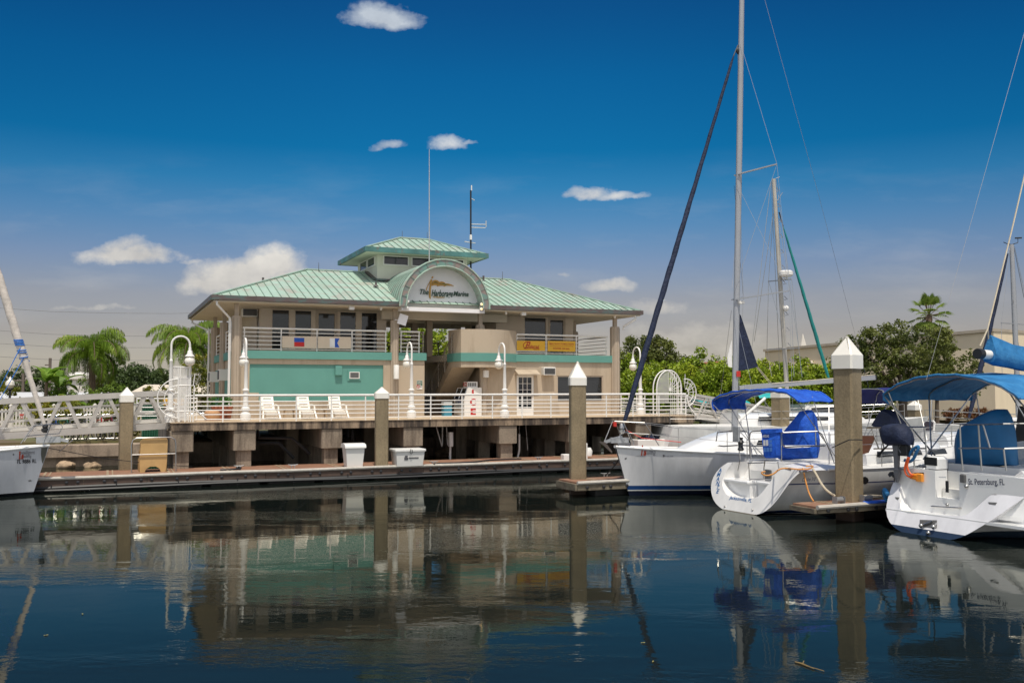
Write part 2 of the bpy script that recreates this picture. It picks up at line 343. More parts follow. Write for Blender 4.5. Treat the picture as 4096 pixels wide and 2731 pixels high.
# bits of leaf and a twig drifting on the water
m_drift=M('drifting_leaf_brown',(.22,.15,.06),.7); m_drif2=M('drifting_leaf_yellow',(.24,.21,.07),.7)
for i,(px,py,r,a,lb) in enumerate(((2572,2570,.03,.3,'small yellow leaf floating right of the centre piling reflection'),(2612,2645,.03,1.2,'yellow leaf floating lowest in the water beneath the sloop'),(184,2540,.03,.8,'tiny leaf floating near the left edge of the water'),(330,2455,.03,2.,'small leaf floating below the palm reflection'))):
    q=G(px,py,.004); n=10; mb=MB().prism([(r*math.cos(2*PI*k/n),r*.35*math.sin(2*PI*k/n),.004+.003*math.sin(k*2.)) for k in range(n)],(0,0,.003)); o=solo(mb,'floating_leaf',m_drif2 ,WORLD,(0,0,0),lb,'leaf','floating bits of leaf'); o.location=q; o.rotation_euler=(0,0,a)
q0=G(3180,2645,.01); q1=G(3255,2672,.012); tw=MB().tube([q0,q0.lerp(q1,.4)+Vector((0,.04,0)),q1],[.008,.012,.006],5).tube([q0.lerp(q1,.45)+Vector((0,.03,0)),q0.lerp(q1,.7)+Vector((.02,.22,.0))],.006,4).tube([q0.lerp(q1,.6),q0.lerp(q1,.9)+Vector((.1,-.12,0))],.005,4); solo(tw,'floating_twig',m_drift,WORLD,q0,'brown forked twig floating in the foreground water at the lower right','twig')
# ---------------------------------------------------------------- marina building (frame B: u along the front, v into the land, z up)
VF=4.3; VE=3.6; ZE=7.42; VR=10.2; ZR=9.62; VBK=16.8; VU=6.7; FL=4.92
UL,UR=1.94,24.57; RL,RR=7.45,19.5
u_=lambda px,py,v=VF: B.fy(px,py,v).x
z_=lambda px,py,v=VF: B.fy(px,py,v).z
bl=lambda px,py,v=VF: B.fy(px,py,v)
bld=Thing('marina_building','two storey cream and teal waterfront building with green copper hip roof and arched sign','building',B,(13.2,VF,DECK))
# --- copper roof
m,nt,p=newmat('green_copper'); m_copper=m
g=ramp(nt,noise(nt,.55,(1,1,1),6),[(.3,(.33,.47,.375)),(.55,(.385,.53,.44)),(.75,(.43,.55,.475))])
f=ramp(nt,noise(nt,2.4,(.55,.55,1.6),7,.7),[(.48,0.),(.64,.7)]); c=mix(nt,f,g,(.40,.32,.28))
f=ramp(nt,noise(nt,3.2,(2,.25,.4),5,.7),[(.55,0.),(.8,.35)]); c=mix(nt,f,c,(.30,.30,.25))
nt.links.new(c,p.inputs['Base Color']); p.inputs['Roughness'].default_value=.5; p.inputs['Metallic'].default_value=.05
m,nt,p=newmat('brown_copper'); m_bcop=m
g=ramp(nt,noise(nt,1.6,(1,1,3),6,.7),[(.3,(.085,.06,.05)),(.5,(.13,.10,.095)),(.62,(.09,.15,.14)),(.72,(.16,.07,.05))])
nt.links.new(g,p.inputs['Base Color']); p.inputs['Roughness'].default_value=.45; p.inputs['Metallic'].default_value=.25
m_seam=M('seam_shadow_copper',(.17,.25,.205),.5)  # same copper as the roof, with the seams' shadow put into the colour
def hip(u0,u1,v0,v1,ze,ra,rb,zr,step,th=.05):
    "hip roof with standing seams; ra, rb = (u,v) of the ridge ends"
    mb=MB(); A,Bq,C,D=(u0,v0,ze),(u1,v0,ze),(u1,v1,ze),(u0,v1,ze); R0=(ra[0],ra[1],zr); R1=(rb[0],rb[1],zr)
    mb.poly([A,Bq,R1,R0]); mb.poly([Bq,C,R1]); mb.poly([C,D,R0,R1]); mb.poly([D,A,R0])
    mb.poly([(x,y,z-.004) for x,y,z in (D,C,Bq,A)])
    def seam(p,q): 
        p,q=Vector(p),Vector(q); n=Vector((0,0,.02)); mb.bar(p+n,q+n,.020,.05)
    mb.m=1
    k=int((u1-u0)/step)
    for i in range(1,k+1):
        u=u0+(u1-u0)*i/(k+1)
        for va,vr,sg in ((v0,ra[1],1),(v1,ra[1],-1)):
            t=1.
            if u<ra[0]: t=(u-u0)/(ra[0]-u0)
            if u>rb[0]: t=(u1-u)/(u1-rb[0])
            seam((u,va,ze),(u,va+(vr-va)*t,ze+(zr-ze)*t))
    k=int((v1-v0)/step)
    for i in range(1,k+1):
        v=v0+(v1-v0)*i/(k+1); t=min((v-v0)/(ra[1]-v0),(v1-v)/(v1-ra[1]))
        seam((u0,v,ze),(u0+(ra[0]-u0)*t,v,ze+(zr-ze)*t)); seam((u1,v,ze),(u1+(rb[0]-u1)*t,v,ze+(zr-ze)*t))
    mb.m=0
    for a,b in ((A,R0),(D,R0),(Bq,R1),(C,R1),(R0,R1)):
        n=Vector((0,0,.045)); mb.bar(Vector(a)+n,Vector(b)+n,.13,.06)
    return mb
roof=bld.part(hip(UL,UR,VE,VBK,ZE,(RL,VR),(RR,VR),ZR,.385),'roof',[m_copper,m_seam],smooth=False)
ub0=u_(1620,1206,VE); ub1=u_(1942,1218,VE)
gt=MB()
gt.box(UL-.1,ub0,VE-.13,VE-.004,ZE-.20,ZE+.02); gt.box(ub1,UR+.1,VE-.13,VE-.004,ZE-.20,ZE+.02)
gt.box(UL-.13,UL-.004,VE-.0,VBK+.1,ZE-.20,ZE+.02); gt.box(UR+.004,UR+.13,VE,VBK+.1,ZE-.20,ZE+.02); gt.box(UL-.1,UR+.1,VBK+.004,VBK+.13,ZE-.20,ZE+.02)
bld.part(gt,'gutter',m_bcop,smooth=False)
so_=MB().box(UL+.01,UR-.01,VE+.01,VBK-.01,ZE-.27,ZE-.21); bld.part(so_,'soffit',m_soffit,smooth=False)
# --- lower storey
uL=u_(962,1600); uT=u_(1697.5,1560); uR0=u_(1945,1560); uR=u_(2450,1560)
lw=MB(); z0=DECK; zt=FL-.33
# left block: frame of wall standing proud round a recessed teal field
pu0,pu1=u_(998,1500),u_(1533.6,1500); pz1=z_(1200,1457); pz0=z_(1100,1606); ps=u_(1035,1580); pzs=z_(1010,1570)
lw.box(3.1,pu0,VF,15.2,z0,zt); lw.box(pu0,pu1,VF,VF+.35,pz1,zt); lw.box(pu1,uT,VF,VF+.35,z0,zt); lw.box(pu0,pu1,VF+.0,VF+.35,z0,pz0); lw.box(pu0,ps,VF+.001,VF+.35,pz0,pzs)
lw.box(pu1-.35,uT-.001,VF+.35,15.2,z0,zt-.001)
lw.box(uT-.005,uT+.0,VF+.002,VF+.4,z0+.01,zt-.01)
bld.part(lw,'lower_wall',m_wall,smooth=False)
tp=MB().box(pu0-.02,pu1+.02,VF+.07,VF+.3,pz0-.05,pz1+.05); tpo=bld.part(tp,'teal_panel',m_teal,smooth=False)
rw=MB()
du0,du1=u_(2067,1580),u_(2135,1580); dz1=z_(2098,1500); wu0,wu1=u_(2228,1550),u_(2413,1550); wz1=z_(2320,1502); wz0=z_(2320,1607)
rw.box(uR0,du0,VF,VF+.3,z0,zt); rw.box(du0,du1,VF,VF+.3,dz1,zt); rw.box(du1,wu0,VF,VF+.3,z0,zt); rw.box(wu0,wu1,VF,VF+.3,wz1,zt); rw.box(wu0,wu1,VF,VF+.3,z0,wz0); rw.box(wu1,uR,VF,VF+.3,z0,zt)
rw.box(uR0,uR0+.3,VF+.3,15,z0,zt); rw.box(uR-.3,uR,VF+.3,15,z0,zt); rw.box(uR0+.3,uR-.3,14.7,15,z0,zt)
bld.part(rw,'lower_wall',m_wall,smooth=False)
gr=MB() # scored joints in the stucco
zj=z_(2000,1466); 
for a,b in ((uR0+.1,u_(2155,1466)),(u_(2212,1466),uR-.2)): gr.box(a,b,VF-.006,VF+.01,zj-.012,zj+.012)
gr.box(u_(1596,1460),uT-.02,VF-.006,VF+.01,zj+.03,zj+.055)
bld.part(gr,'wall_joint',m_groove,smooth=False)
# --- upper floor slab with teal edge bands
sl_=MB(); uS=u_(1701,1420); sl_.box(3.1,uS-.05,VF+.02,16,zt,FL); sl_.box(13.9,23.2,VF+.02,16,zt+.001,FL-.001); sl_.box(uS-.06,13.95,10.5,16,zt+.002,FL-.002)
bld.part(sl_,'upper_floor',m_soffit,smooth=False)
def band(a,b,v=VF,t=.10): bld.part(MB().box(a,b,v-t,v+.02,zt-.02,FL+.03),'teal_band',m_teal,smooth=False)
band(u_(965,1420),u_(1565,1420)); band(u_(1591,1420),uS); band(u_(2062,1430),uR+.03)
for q_ in ((uS+.001,uS+.08,VF+.021,10.37,zt-.018,FL+.028),(uS,13.95,10.38,10.5,zt-.02,FL+.03),(3.0,3.1,VF+.4,15.9,zt-.02,FL+.03),(uR+.001,uR+.1,VF+.4,15.9,zt-.02,FL+.03)): bld.part(MB().box(*q_),'teal_band',m_teal,smooth=False)
# --- columns: octagonal shafts with a slim post on top
def column(u,v,zc,r=.25,post=True):
    mb=MB(); mb.m=0
    ring=lambda rr,z:[(u+rr*math.cos(PI/8+PI/4*k),v+rr*math.sin(PI/8+PI/4*k),z) for k in range(8)]
    mb.loft([ring(r,DECK),ring(r,zc),ring(r*.9,zc+.09)])
    mb.box(u-.095,u+.095,v-.095,v+.095,zc+.08,ZE-.26)
    mb.m=1
    for k in (4,5,6,7):   # vertical reveals on the shaft
        a=PI/4*k; cx,cy=u+r*.925*math.cos(a),v+r*.925*math.sin(a)
        mb.bar((cx,cy,DECK+.05),(cx,cy,zc-.02),.016,.016,(math.cos(a),math.sin(a),0))
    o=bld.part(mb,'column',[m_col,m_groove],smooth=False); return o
zc1=z_(944,1270,VF-.1)
uc=u_(944,1500,VF-.05); 
column(uc,VF+.02,zc1,.235)
vm=B.fx(895,1500,uc).y; vb=B.fx(858,1500,uc).y
for v in (vm,vb): column(uc,v,zc1)
column(u_(1578,1500),VF+.02,zc1,.225); column(u_(2461,1500),VF+.02,zc1,.275)
column(u_(2461,1500),vm,zc1); column(u_(2461,1500),vb,zc1)
for u in (9.5,16.2): column(u,15.7,zc1)
# --- left side wall fittings
sw=MB()
for v0,v1 in ((VF+.9,vm-.6),(vm+.6,vb-.6)): sw.box(3.04,3.1,v0,v1,z0+.2,zt-.45)
bld.part(sw,'teal_panel',m_teal,smooth=False)
def acunit(name,u,v,z,w,h,d,axis='v',par=None):
    c=MB(); q=MB()
    if axis=='v':
        c.cbox(u-w/2,u+w/2,v-d,v+.1,z,z+h,.015); q.box(u-w/2+.04,u+w/2-.04,v-d-.012,v-d+.02,z+.05,z+h-.06)
        for k in range(8): q.box(u-w/2+.04,u+w/2-.04,v-d-.022,v-d-.01,z+.06+k*(h-.14)/8,z+.075+k*(h-.14)/8)
    else:
        c.cbox(u-d,u+.1,v-w/2,v+w/2,z,z+h,.015); q.box(u-d-.012,u-d+.02,v-w/2+.04,v+w/2-.04,z+.05,z+h-.06)
    o=bld.part(c,name,m_white,par,smooth=False); bld.part(q,'grille',m_ac,o,smooth=False); return o
acunit('air_conditioner',3.05,(VF+.9+vm-.6)/2,3.55,.8,.55,.5,'u'); acunit('air_conditioner',3.05,(vm+vb)/2,3.5,.8,.55,.5,'u')
acunit('air_conditioner',u_(2188,1485),VF,z_(2188,1500),1.0*(u_(2212,1485)-u_(2165,1485))/1.0,.42,.35)
# teal wall box and small vent in the teal field
a=bl(1340,1500,VF+.07); tb=MB().cbox(u_(1340,1480,VF),u_(1368,1480,VF),VF-.1,VF+.08,z_(1350,1500),z_(1350,1464),.02); bld.part(tb,'wall_box',m_teal,smooth=False)
a0=(u_(1391,1500),u_(1445,1500)); vz=(z_(1418,1522),z_(1418,1479)); fr=MB()
fr.box(a0[0],a0[1],VF+.03,VF+.08,vz[0],vz[1]); vo=bld.part(fr,'vent_surround',m_teal,smooth=False)
i0=(u_(1398,1500),u_(1438,1500)); iz=(z_(1418,1514),z_(1418,1487)); w=MB(); t=.035
w.box(i0[0],i0[1],VF-.01,VF+.03,iz[0],iz[0]+t); w.box(i0[0],i0[1],VF-.01,VF+.03,iz[1]-t,iz[1]); w.box(i0[0],i0[0]+t,VF-.01,VF+.03,iz[0]+t,iz[1]-t); w.box(i0[1]-t,i0[1],VF-.01,VF+.03,iz[0]+t,iz[1]-t)
bld.part(w,'frame',m_white,vo,smooth=False); bld.part(MB().box(i0[0]+t,i0[1]-t,VF+.005,VF+.03,iz[0]+t,iz[1]-t),'grille',m_ac,vo,smooth=False)
# --- windows and doors
def window(u0,u1,z0,z1,v,fw=.06,name='window',axis='v',mf=None,nm=0,nr=0,d=.05,par=None):
    f=MB(); mf=mf or m_uwall
    def bx(a,b,c,e,y0,y1):
        f.box(a,b,v+y0,v+y1,c,e) if axis=='v' else f.box(v+y0,v+y1,a,b,c,e)
    bx(u0,u1,z1-fw,z1,-d,.04); bx(u0,u1,z0,z0+fw,-d,.04); bx(u0,u0+fw,z0+fw,z1-fw,-d,.04); bx(u1-fw,u1,z0+fw,z1-fw,-d,.04)
    for k in range(1,nm): x=u0+fw+(u1-u0-2*fw)*k/nm; bx(x-.012,x+.012,z0+fw,z1-fw,-d*.6,.02)
    for k in range(1,nr): z=z0+fw+(z1-z0-2*fw)*k/nr; bx(u0+fw,u1-fw,z-.012,z+.012,-d*.6+.002,.018)
    o=bld.part(f,name,mf,par,smooth=False)
    g=MB(); g.box(u0+fw,u1-fw,v+.0,v+.03,z0+fw,z1-fw) if axis=='v' else g.box(v+.0,v+.03,u0+fw,u1-fw,z0+fw,z1-fw)
    bld.part(g,'pane',m_glass,o,smooth=False); return o
# lower door with fifteen panes
dm=MB(); dv=VF+.06; pa=u_(2072,1580)+.05; pb=u_(2129,1580)-.05; 
o=window(du0+.004,du1-.004,z0+.25,dz1-.01,dv,.11,'door',mf=m_white,nm=3,nr=5,d=.05); bld.part(MB().box(du0+.004,du1-.004,dv-.045,dv+.03,z0,z0+.25),'kick_panel',m_white,o,smooth=False)
bld.part(MB().ball((du1-.09,dv-.09,z0+1.0),.035),'handle',m_steel,o)
bld.part(MB().prism([(du0-.12,VF-.45,dz1+.0),(du0-.12,VF-.45,dz1+.06),(du0-.12,VF,dz1+.28),(du0-.12,VF,dz1+.0)],(du1-du0+.3,0,0)),'door_canopy',m_wall,smooth=False)
o=window(wu0+.003,wu1-.003,wz0+.003,wz1-.003,VF+.1,.06,mf=m_col,nm=2,d=.08)
# upper left pavilion
ul0=u_(1042,1270,VU); ul1=u_(1545,1270,VU); bl0=MB(); zt2=ZE-.27
wins=[(1085,1160),(1177,1249),(1262,1350),(1357,1427),(1443,1512)]
xs=[(u_(a,1300,VU),u_(b,1300,VU)) for a,b in wins]; wz=(FL+.15,z_(1300,1242,VU))
prev=ul0
for i,(a,b) in enumerate(xs):
    bl0.box(prev,a,VU,VU+.2,FL,zt2); prev=b
    bl0.box(a,b,VU,VU+.2,wz[1],zt2)
    if i!=2: bl0.box(a,b,VU,VU+.2,FL,wz[0])
bl0.box(prev,ul1,VU,VU+.2,FL,zt2)
bl0.box(ul0,ul0+.2,VU+.2,VU+.5,FL,zt2); bl0.box(ul0,ul0+.2,VU+1.4,14.3,FL,zt2); bl0.box(ul0,ul0+.2,VU+.5,VU+1.4,wz[1],zt2); bl0.box(ul0,ul0+.2,VU+.5,VU+1.4,FL,wz[0]); bl0.box(ul1-.2,ul1,VU+.2,14.3,FL,zt2); bl0.box(ul0+.2,ul1-.2,14.1,14.3,FL,zt2)
bld.part(bl0,'upper_wall',m_uwall,smooth=False)
for i,(a,b) in enumerate(xs):
    if i!=2: window(a+.004,b-.004,wz[0]+.004,wz[1]-.004,VU+.06,.05)
    else:
        o=window(a+.004,b-.004,FL+.1,wz[1]-.004,VU+.05,.15,'door',mf=m_col,d=.06); bld.part(MB().ball((b-.1,VU-.06,FL+1.05),.04),'handle',m_ac,o)
        bld.part(MB().prism([(a-.12,VU-.4,wz[1]+.02),(a-.12,VU-.4,wz[1]+.1),(a-.12,VU,wz[1]+.3),(a-.12,VU,wz[1]+.02)],(b-a+.24,0,0)),'door_canopy',m_uwall,smooth=False)
window(VU+.504,VU+1.396,wz[0]+.004,wz[1]-.004,ul0+.05,.05,axis='u')
acunit('air_conditioner',u_(1008,1245,VU),VU+1.2,z_(1008,1262,VU),.75,.55,.5)
# upper right pavilion
ur0=u_(1984,1270,VU); ur1=u_(2293,1270,VU); b2=MB(); vq=B.fx(1860,1300,ur0).y
wu=(u_(2096,1290,VU),u_(2187,1290,VU)); du=(u_(2192,1290,VU),u_(2262,1290,VU)); wzr=z_(2150,1268,VU)
b2.box(ur0,wu[0],VU,VU+.2,FL,zt2); b2.box(wu[0],wu[1],VU,VU+.2,wzr,zt2); b2.box(wu[0],wu[1],VU,VU+.2,FL,FL+.35); b2.box(wu[1],du[0],VU,VU+.2,FL,zt2); b2.box(du[0],du[1],VU,VU+.2,wzr,zt2); b2.box(du[1],ur1,VU,VU+.2,FL,zt2)
b2.box(ur0,ur0+.2,VU+.2,vq,FL,zt2); b2.box(ur1-.2,ur1,VU+.2,vq,FL,zt2); b2.box(ur0+.2,ur1-.2,vq-.2,vq,FL,zt2)
bld.part(b2,'upper_wall',m_uwall,smooth=False)
window(wu[0]+.004,wu[1]-.004,FL+.354,wzr-.004,VU+.06,.05); o=window(du[0]+.004,du[1]-.004,FL+.05,wzr-.004,VU+.05,.14,'door',mf=m_col); bld.part(MB().ball((du[0]+.1,VU-.06,FL+1.05),.04),'handle',m_ac,o)
bld.part(MB().prism([(du[0]-.12,VU-.4,wzr+.02),(du[0]-.12,VU-.4,wzr+.1),(du[0]-.12,VU,wzr+.3),(du[0]-.12,VU,wzr+.02)],(du[1]-du[0]+.24,0,0)),'door_canopy',m_uwall,smooth=False)
vw=B.fx(1885,1310,ur0).y; vw2=B.fx(1910,1310,ur0).y
window(vw2,vw,FL+.9,FL+2.0,ur0-.02,.12,axis='u',mf=m_soffit,d=.04)
# --- breezeway ceiling beams
cb=MB(); zb=zt2
for v,h in ((VE+.9,.05),(VE+2.2,.42),(VE+6,.3),(VE+9.5,.35)): cb.box(ul1-.5 if v>5 else ub0,ur0+.3 if v>5 else ub1-.1,v,v+.28,zb-h,zb+.01)
cb.box(ul1-.0,ul1+.25,VE+2.5,14,zb-.3,zb+.012); cb.box(ur0-.35,ur0-.1,VE+2.5,14,zb-.3,zb+.012)
bld.part(cb,'ceiling_beam',m_soffit,smooth=False)
for px,v in ((1657,10.3),(1716,8.3)): bld.part(MB().box(u_(px,1350,v)-.16,u_(px,1350,v)+.16,v-.16,v+.16,FL-.01,zt2),'post',m_col,smooth=False)
# --- barrel vault, tympanum and sign
uc0,uc1=u_(1603,1205,VE-.35),u_(1955,1217,VE-.35); um=(uc0+uc1)/2; ra_=(uc1-uc0)/2; zb0=7.2; rb_=z_(1777,1041,VE-.35)-zb0
VB0=VE-.35; VTY=VE+.38
arc=lambda r1,r2,v,n=28:[(um+r1*math.cos(PI-PI*k/n),v,zb0+r2*math.sin(PI-PI*k/n)) for k in range(n+1)]
vt=MB(); vt.loft([arc(ra_,rb_,VB0+.02),arc(ra_,rb_,VR+.5)],closed=False,cap=False); vt.loft([arc(ra_-.3,rb_-.3,VR+.5),arc(ra_-.3,rb_-.3,VB0+.02)],closed=False,cap=False)
vt.m=1
for k in range(1,14):
    v=VB0+.35+k*.42; vt.tube(arc(ra_+.02,rb_+.02,v),.03,4)
bld.part(vt,'barrel_vault',[m_copper,m_seam],smooth=True)
rm=MB(); a=arc(ra_+.03,rb_+.03,VB0,28); b=arc(ra_-.27,rb_-.27,VB0,28)
m,nt,p=newmat('mottled_copper_tiles'); m_rim=m
g=N(nt,'ShaderNodeObjectInfo'); gg=ramp(nt,noise(nt,2.2,detail=1),[(.35,(.20,.23,.21)),(.45,(.30,.22,.19)),(.54,(.22,.23,.22)),(.62,(.15,.30,.25)),(.7,(.33,.20,.17))]); nt.links.new(gg,p.inputs['Base Color']); p.inputs['Roughness'].default_value=.45; p.inputs['Metallic'].default_value=.15
for k in range(28):
    rm.m=0; rm.prism([a[k],a[k+1],b[k+1],b[k]],(0,.3,0))
    if k%2==0 and 0<k<28: rm.m=1; rm.bar(Vector(a[k])+Vector((0,-.01,0)),Vector(b[k])+Vector((0,-.01,0)),.025,.03,(0,1,0))
rm.m=2; rm.tube([Vector(q)+Vector((0,-.01,0)) for q in arc(ra_+.05,rb_+.05,VB0)],.04,5); rm.tube([Vector(q)+Vector((0,-.01,0)) for q in arc(ra_-.29,rb_-.29,VB0)],.035,5)
bld.part(rm,'arch_rim',[m_rim,m_seam,m_copper],smooth=False)
m_tym=M('white_sign_board',(.82,.80,.80),.5,var=.04,vs=1.5,dirt=(.5,.5,.52),ds=1.2,dst=(1,1,.3),dr=(.6,.9))
ty=MB(); ty.prism(arc(ra_-.1,rb_-.1,VTY)+[],(0,.2,0)); tyo=bld.part(ty,'sign_board',m_tym,smooth=False)
lg=MB().box(um-ra_+.12,um+ra_-.12,VE-.1,VTY+.15,zb0-.2,zb0-.01); bld.part(lg,'sign_ledge',m_tym,smooth=False)
m_green=M('dark_green_letter',(.015,.06,.035),.4,var=.1); m_gold=M('gold_letter',(.50,.27,.04),.4,var=.1); m_lgreen=M('flag_green',(.03,.16,.07),.4)
vl=VTY-.06
TY=lambda x,y:bl(1640+x*.15303,1050+y*.15306,vl)
def onty(name,mat,pts,t=.05): return bld.part(MB().prism([TY(*q) for q in pts],(0,t,0)),name,mat,tyo,smooth=False)
o=TY(258,835); 
def lett(s,x0,x1,yb,h,mat,name,shear=.25,bold=.012):
    p0=TY(x0,yb); p1=TY(x1,yb); mb=text(s,p0,(1,0,0),(0,0,1),p1.x-p0.x,h,shear,bold,.0)
    m2=MB(); m2.merge(mb); 
    m2.merge(mb,lambda q:q+Vector((0,-.012,0))); bld.part(m2,name,mat,tyo,smooth=False,fix=False)
lett('The',258,485,832,TY(0,690).z-TY(0,832).z,m_green,'lettering',.3,.022)
lett('Harborage',560,1120,935,TY(0,705).z-TY(0,935).z,m_green,'lettering',.3,.022)
lett('Marina',1130,1530,875,TY(0,742).z-TY(0,875).z,m_green,'lettering',.3,.022)
lett('At Bayboro',590,900,935,TY(0,870).z-TY(0,935).z,m_gold,'lettering',.3,.02)
onty('emblem_mast',m_gold,[(415,735),(440,650),(500,530),(555,435),(580,445),(565,560),(545,700),(540,830),(545,930),(535,955),(505,905),(500,800),(515,640),(530,500),(470,620),(430,740)])
onty('emblem_mast',m_gold,[(565,400),(585,360),(612,370),(605,405),(580,418)])
onty('emblem_flag',m_gold,[(575,540),(600,475),(650,455),(720,462),(770,505),(830,495),(890,510),(930,548),(1000,550),(1080,575),(1155,612),(1080,608),(980,600),(900,625),(880,600),(800,605),(715,620),(710,590),(640,590),(572,612)])
onty('emblem_stripe',m_lgreen,[(580,530),(640,495),(700,500),(755,545),(820,530),(890,540),(930,570),(1040,572),(930,592),(880,570),(810,565),(730,580),(690,548),(640,545),(580,575)],.07)
# flood lamps at the foot of the sign
m_lamp=M('warm_lamp',(.8,.6,.35),.4,emit=((1,.62,.25),1.6))
for px,py,dx in ((1632,1206,.05),(1630,1232,.05),(1927,1217,-.05),(1926,1236,-.05)):
    q=bl(px,py,VE-.3); f=MB().lathe([(.05,0),(.085,.02),(.06,.12),(.03,.2)],(0,0,0),10,'y'); s=1 if py<1222 else -1
    f2=MB().merge(f,lambda w,q=q:q+Vector((w.x,w.y,w.z))); f2.tube([q+Vector((0,.15,0)),(q.x+dx,VE+.1,zb0-.1)],.018,5)
    fo=bld.part(f2,'flood_lamp',m_white); bld.part(MB().merge(MB().lathe([(.055,0),(.04,-.02)],(0,0,0),10,'y'),lambda w,q=q:q+w+Vector((0,-.002,0))),'lens',m_lamp if dx<0 else m_white,fo)
# --- cupola
VC0,VC1=7.3,13.5; c0=bl(1467,989,VC0); c1=bl(1944,1014,VC0); zc=c0.z; r0=bl(1600,953,10.4); r1=bl(1717,961,10.4)
cu=Thing  # the cupola's parts belong to the building
cup=bld.part(hip(c0.x,c1.x,VC0,VC1,zc,(r0.x,10.4),(r1.x,10.4),r0.z,.40),'cupola_roof',[m_copper,m_seam],smooth=False)
cf=MB(); t=.12
cf.box(c0.x-t,c1.x+t,VC0-t,VC0-.004,zc-.22,zc+.04); cf.box(c0.x-t,c0.x-.004,VC0,VC1,zc-.22,zc+.04); cf.box(c1.x+.004,c1.x+t,VC0,VC1,zc-.22,zc+.04); cf.box(c0.x-t,c1.x+t,VC1+.004,VC1+t,zc-.22,zc+.04)
m_tfas=M('teal_copper_fascia',(.07,.19,.18),.45,var=.3,dirt=(.24,.08,.05),ds=2,dst=(1,1,1),dr=(.52,.66)); bld.part(cf,'fascia',m_tfas,cup,smooth=False)
m_csof=M('pale_green_soffit',(.60,.63,.50),.7,var=.03); bld.part(MB().box(c0.x,c1.x,VC0,VC1,zc-.2,zc-.02),'soffit',m_csof,cup,smooth=False)
vw0=VC0+.95; vw1=VC1-.95; cw0=bl(1509,1080,vw0).x; cw1=bl(1869,1080,vw0).x; m_cw=M('cupola_wall_paint',(.62,.62,.52),.7,var=.04)
cw=MB().box(cw0,cw1,vw0,vw1,8.2,zc-.21); cwo=bld.part(cw,'cupola_wall',m_cw,smooth=False)
wzt=z_(1580,1024,vw0); wzb=z_(1580,1062,vw0)
for a,b in ((1532,1634),(1645,1747),(1757,1855)): window(u_(a,1040,vw0),u_(b,1040,vw0),wzb,wzt,vw0-.035,.05,'window',mf=m_white,par=None,d=.03)
for a,b in ((vw0+.4,vw0+1.9),(vw0+2.1,vw0+3.6)): window(a,b,wzb,wzt,cw0-.035,.05,'window',axis='u',mf=m_white,d=.03)
# dark flashing at the foot of the cupola
fl=MB(); zf=lambda v:ZE+(v-VE)*(ZR-ZE)/(VR-VE)
fl.bar((cw0-.1,vw0-.08,zf(vw0)+.06),(cw1+.1,vw0-.08,zf(vw0)+.06),.2,.1); fl.bar((cw0-.1,vw0,zf(vw0)+.06),(cw0-.1,VR,ZR+.06),.2,.1); bld.part(fl,'flashing',m_bcop,cwo,smooth=False)
# roof vents and lightning rods
for px,y0,y1,v in ((1275,1085,1050,9.9),(1609,962,924,10.4),(1709,965,928,10.4),(2010,1120,1086,10.1),(1763,1038,1004,VE+.3)):
    a=bl(px,y0,v); b=bl(px,y1,v); bld.part(MB().tube([a-Vector((0,0,.15)),b],[.022,.012],5),'lightning_rod',m_ac)
for px,y0,y1,v in ((1052,1124,1110,10.5),(1504,1140,1124,6.6),(1934,1122,1103,9.6)):
    a=bl(px,y0,v); b=bl(px,y1,v); bld.part(MB().lathe([(.16,a.z-.08),(.06,a.z+.02),(.06,b.z)],(a.x,a.y,0),8),'vent_pipe',m_bcop)
# --- downspouts
def spout(pts): bld.part(MB().tube(pts,.06,6),'downspout',m_white if len(pts)<5 else m_white)
e=bl(852,1207,VE+.1); f=bl(918,1272,VF-.42)
spout([(UL+.15,VE+.02,ZE-.25),(UL+.15,VE+.04,ZE-.4),(uc-.33,VF-.2,zc1-.05),(uc-.33,VF-.2,z0)])
spout([(UL+.1,VBK-.3,ZE-.25),(UL+.1,VBK-.3,ZE-.45),(uc-.33,vb,zc1-.1),(uc-.33,vb,z0)])
spout([(UR-.3,VE+.05,ZE-.25),(UR-.3,VE+.05,ZE-.45),(u_(2476,1310,VF)+.12,VF-.3,zc1+.1),(u_(2476,1310,VF)+.12,VF-.3,zc1-.1)])
# --- curved balcony wall over the stair
pts=[(13.95,5.4),(13.95,4.35)]; q1=bl(1844,1400,3.75); pts.append((q1.x,3.75)); q2=bl(2065,1400,VF)
ce=((q1.x+q2.x)/2+.25,6.3)
for k in range(1,15):
    t=k/15; x=q1.x+(q2.x-q1.x)*t; pts.append((x,3.75+(VF-3.75)*t-math.sin(PI*t)*.62))
pts.append((q2.x,VF)); pts.append((q2.x,VF+.25))
ztd=z_(1950,1316,3.3)
inn=[(13.95+.15,5.4),(13.95+.15,4.4)]+[(x+(.0 if i else .1),y+.16) for i,(x,y) in enumerate(pts[2:-2])]
dr_=MB(); ring=lambda P_,z:[(x,y,z) for x,y in P_]
k=len(pts)-1
outer=pts[:-1]; inner=[(13.95+.16,5.4),(13.95+.16,4.42)]+[(x+.03,y+.17) for x,y in pts[2:-1]]
loop=outer+inner[::-1]
dr_.loft([ring(loop,FL-.0),ring(loop,ztd)]); dr_.loft([ring(pts+[(q2.x,5.4)],zt-.35),ring(pts+[(q2.x,5.4)],zt-.03)])
bld.part(dr_,'curved_balcony_wall',m_wall,ang=30)
off=lambda P_,d:[(x-(d if i<2 else d*.4 if i==2 else 0),y-(d if i>=2 else 0)) for i,(x,y) in enumerate(P_)]
bd2=MB().loft([ring(off(pts[:-1],.07)+[(q2.x,5.3)],zt-.05),ring(off(pts[:-1],.07)+[(q2.x,5.3)],FL+.05)]); bld.part(bd2,'teal_band',m_teal,ang=30)
ic=bl(1920,1340,4.4); col=MB(); col.m=0
